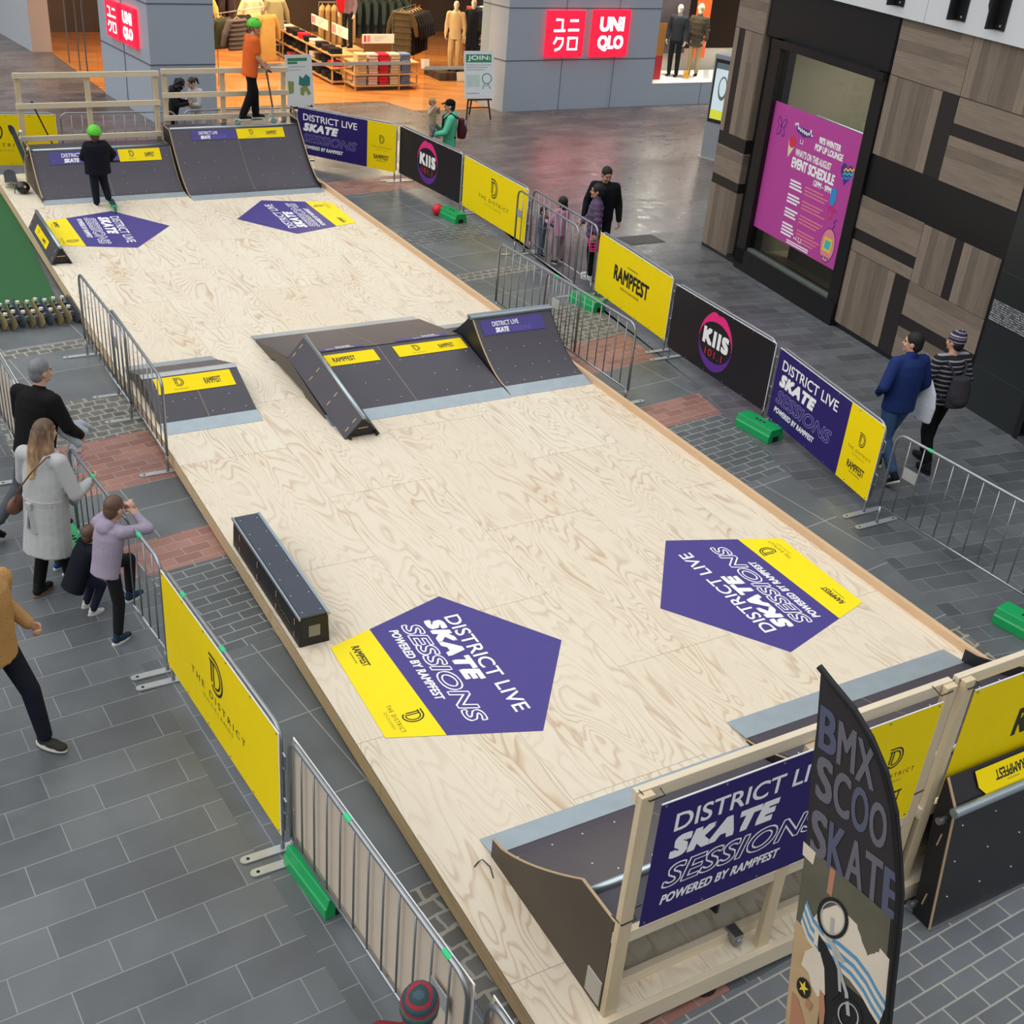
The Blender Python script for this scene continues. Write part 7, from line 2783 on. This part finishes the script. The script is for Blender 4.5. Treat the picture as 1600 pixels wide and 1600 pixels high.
def flag_sheet(name, vtop, vbot, fl, fr, m, lift, n=40, parent=root):
    b = MB(M)
    vs, fs = [], []
    k = 6
    for i in range(n + 1):
        v = vtop + (vbot - vtop) * i / n
        a, c = fl(v), fr(v)
        for j in range(k + 1):
            u = a + (c - a) * j / k
            vs.append((u, v, wave(u, v) + lift))
    for i in range(n):
        for j in range(k):
            q = i * (k + 1) + j
            fs.append((q, q + k + 1, q + k + 2, q + 1))
    b.add(vs, fs)
    o = b.build(name, m, parent, smooth=True)
    return o
sh = flag_sheet('flag_cloth', 3.135, .62, lu, ru, MATS['flag black'], 0)
so = sh.modifiers.new('thick', 'SOLIDIFY')
so.thickness = .002
so.offset = -1
# sleeve with the bent pole
b = MB(M)
b.tube([(u - .012, v, 0) for u, v in edge], .016, 8)
b.tube([(1.30, .56, 0), (1.31, .3, 0), (1.32, 0.02, 0)], .016, 8)
b.build('pole', MATS['flag pole'], root)
b = MB(M)
for i in range(len(edge) - 1):
    (u0, v0), (u1, v1) = edge[i], edge[i + 1]
    w0 = .0 if i == 0 else .035
    b.add([(u0 - w0 - .01, v0, .006 + wave(u0, v0)), (u0, v0, .017), (u1, v1, .017), (u1 - .045, v1, .006 + wave(u1, v1))], [(0, 1, 2, 3)])
b.build('pole_sleeve', MATS['flag pole'], root)
b = MB(M)
for a in range(4):
    t = PI / 4 + a * PI / 2
    b.bar((1.32, .02, 0), (1.32 + .3 * math.cos(t), .02, .3 * math.sin(t)), .03, .02, up=(0, 1, 0))
b.build('cross_base', MATS['flag pole'], root)
def fpt(u, v, l):
    return M @ Vector((u, v, wave(u, v) + .0025 + .0012 * l))
class FArt(Art):
    sk = 0.0
    base = 0.0
    def P(self, u, v, lay):
        return fpt(u - self.sk * (v - self.base), v, lay)
A = FArt(None)
G, Sl = ('flag grey', 'lettering'), ('flag slate', 'lettering_shade')
def ftext(s, u0, v0, u1, v1, dv):
    """letters set one by one so each row follows the drooping baseline"""
    n = len(s)
    w = (u1 - u0) / n
    for i, ch in enumerate(s):
        a = u0 + w * i
        A.sk, A.base = .2, v1 - dv * i / n
        A.text(G if (i + len(s)) % 3 else Sl, ch, a + w * .06, v0 - dv * i / n, a + w * .98, v1 - dv * i / n, .035, 0, 1)
ftext('BMX', .382, 2.745, .71, 2.965, .045)
ftext('SCOO', .435, 2.485, .845, 2.715, .045)
ftext('SKATE', .485, 2.175, 1.0, 2.425, .045)
A.finish(root)
# printed photo in the lower half
mat('photo sand', '#b89c74', 0.8, var=.2, scale=5)
mat('photo olive', '#5e5a4a', 0.8, var=.3, scale=5)
mat('photo cream', '#d6c9b6', 0.8, var=.1)
mat('photo blue', '#5b8fb4', 0.8, var=.1)
mat('photo ink', '#1a1a1c', 0.8)
mat('photo skin', '#b07c62', 0.8)
mat('photo silver', '#a9aaa6', 0.6)
top = lambda u: 2.17 - (u - .5) * .16
def panel(key, pts, lay=1):
    A2.poly(key, pts, lay)
A2 = FArt(None)
def vb(u):
    return 2.208 - (u - .493) * .13
rows = 30
for i in range(rows):
    f0, f1 = i / rows, (i + 1) / rows
    for (ua, ub, key) in ((0, .38, 'L'), (.38, 1, 'R')):
        def at(f, g):
            v = 2.2 + (.64 - 2.2) * f
            a, c = lu(v) + .004, ru(v) - .05
            u = a + (c - a) * g
            return (u, v + (vb(u) - 2.2) * (1 - f))
        key = ('photo olive', 'photo_wall') if (f0 < .3 or (ua > 0 and f0 < .36)) else (('photo sand', 'photo_ground') if ua == 0 or f0 > .62 else ('photo ink', 'photo_shadow'))
        A2.poly(key, [at(f0, ua), at(f1, ua), at(f1, ub), at(f0, ub)], 1)
A2.poly(('photo cream', 'photo_corner'), [(.497, 2.205), (.575, 2.195), (.58, 2.12), (.512, 2.13)], 2)
A2.poly(('photo skin', 'photo_post'), [(.665, 2.18), (.695, 2.175), (.715, 2.02), (.685, 2.03)], 2)
line = [(.60, 1.90), (.66, 1.83), (.73, 1.80), (.82, 1.81), (.92, 1.80), (1.0, 1.76), (1.06, 1.71), (1.12, 1.67)]
hi = [(.62, 1.93), (.68, 1.90), (.75, 2.0), (.83, 1.985), (.92, 1.96), (1.0, 1.94), (1.06, 1.92), (1.085, 1.90)]
for i in range(7):
    if i >= 1:
        A2.poly(('photo cream', 'photo_ramp'), [hi[i], line[i], line[i + 1], hi[i + 1]], 2)
    for k in range(6):
        d0, d1 = .026 * k, .026 * (k + 1)
        q0, q1 = line[i], line[i + 1]
        A2.poly(('photo blue', 'photo_stripe') if k % 2 == 0 else ('photo cream', 'photo_ramp'), [(q0[0], q0[1] - d0), (q0[0], q0[1] - d1), (q1[0], q1[1] - d1), (q1[0], q1[1] - d0)], 2)
def ringp(cu, cv, r, key, w=.012, lay=4, sq=1.0):
    A2.stroke(key, [(cu + r * math.cos(2 * PI * i / 24), cv + sq * r * math.sin(2 * PI * i / 24)) for i in range(24)], w, lay, closed=True)
ringp(.752, 1.915, .075, ('photo ink', 'bike_wheel'), .018, 5, 1.5)
ringp(.752, 1.915, .062, ('photo silver', 'bike_rim'), .006, 5, 1.55)
ringp(.975, 1.44, .065, ('photo ink', 'bike_wheel'), .016, 5, 1.5)
ringp(.975, 1.44, .052, ('photo silver', 'bike_rim'), .008, 5, 1.5)
A2.stroke(('photo silver', 'bike_frame'), [(.752, 1.915), (.78, 1.78), (.86, 1.66), (.93, 1.56), (.975, 1.44)], .02, 4)
A2.stroke(('photo silver', 'bike_frame'), [(.74, 1.80), (.82, 1.75), (.87, 1.72)], .03, 5)
A2.stroke(('photo silver', 'bike_frame'), [(.86, 1.66), (.90, 1.54)], .016, 5)
A2.poly(('photo ink', 'rider_trousers'), [(.70, 1.77), (.76, 1.74), (.85, 1.66), (.90, 1.52), (.87, 1.44), (.82, 1.48), (.75, 1.62)], 3)
A2.poly(('photo cream', 'rider_shirt'), [(.668, 1.60), (.70, 1.66), (.745, 1.67), (.79, 1.60), (.835, 1.45), (.80, 1.40), (.755, 1.43), (.72, 1.49), (.668, 1.50)], 4)
A2.ellipse(('photo ink', 'rider_helmet'), .715, 1.375, .045, .065, 5, 18)
A2.poly(('poster yellow', 'helmet_star'), [(.715 + (.034 if i % 2 == 0 else .013) * math.sin(PI * i / 5), 1.38 + (.048 if i % 2 == 0 else .019) * math.cos(PI * i / 5)) for i in range(10)], 6)
A2.poly(('photo skin', 'rider_face'), [(.745, 1.33), (.79, 1.33), (.78, 1.27), (.75, 1.28)], 5)
A2.poly(('photo skin', 'rider_arm'), [(.80, 1.46), (.83, 1.45), (.86, 1.36), (.88, 1.24), (.86, 1.22), (.83, 1.33)], 5)
A2.poly(('photo cream', 'rider_shoe'), [(.685, 1.78), (.71, 1.78), (.725, 1.69), (.70, 1.69)], 5)
A2.poly(('photo skin', 'photo_rock'), [(.655, 1.28), (.70, 1.27), (.78, 1.15), (.86, .9), (.80, .75), (.715, .9)], 2)
A2.finish(root)
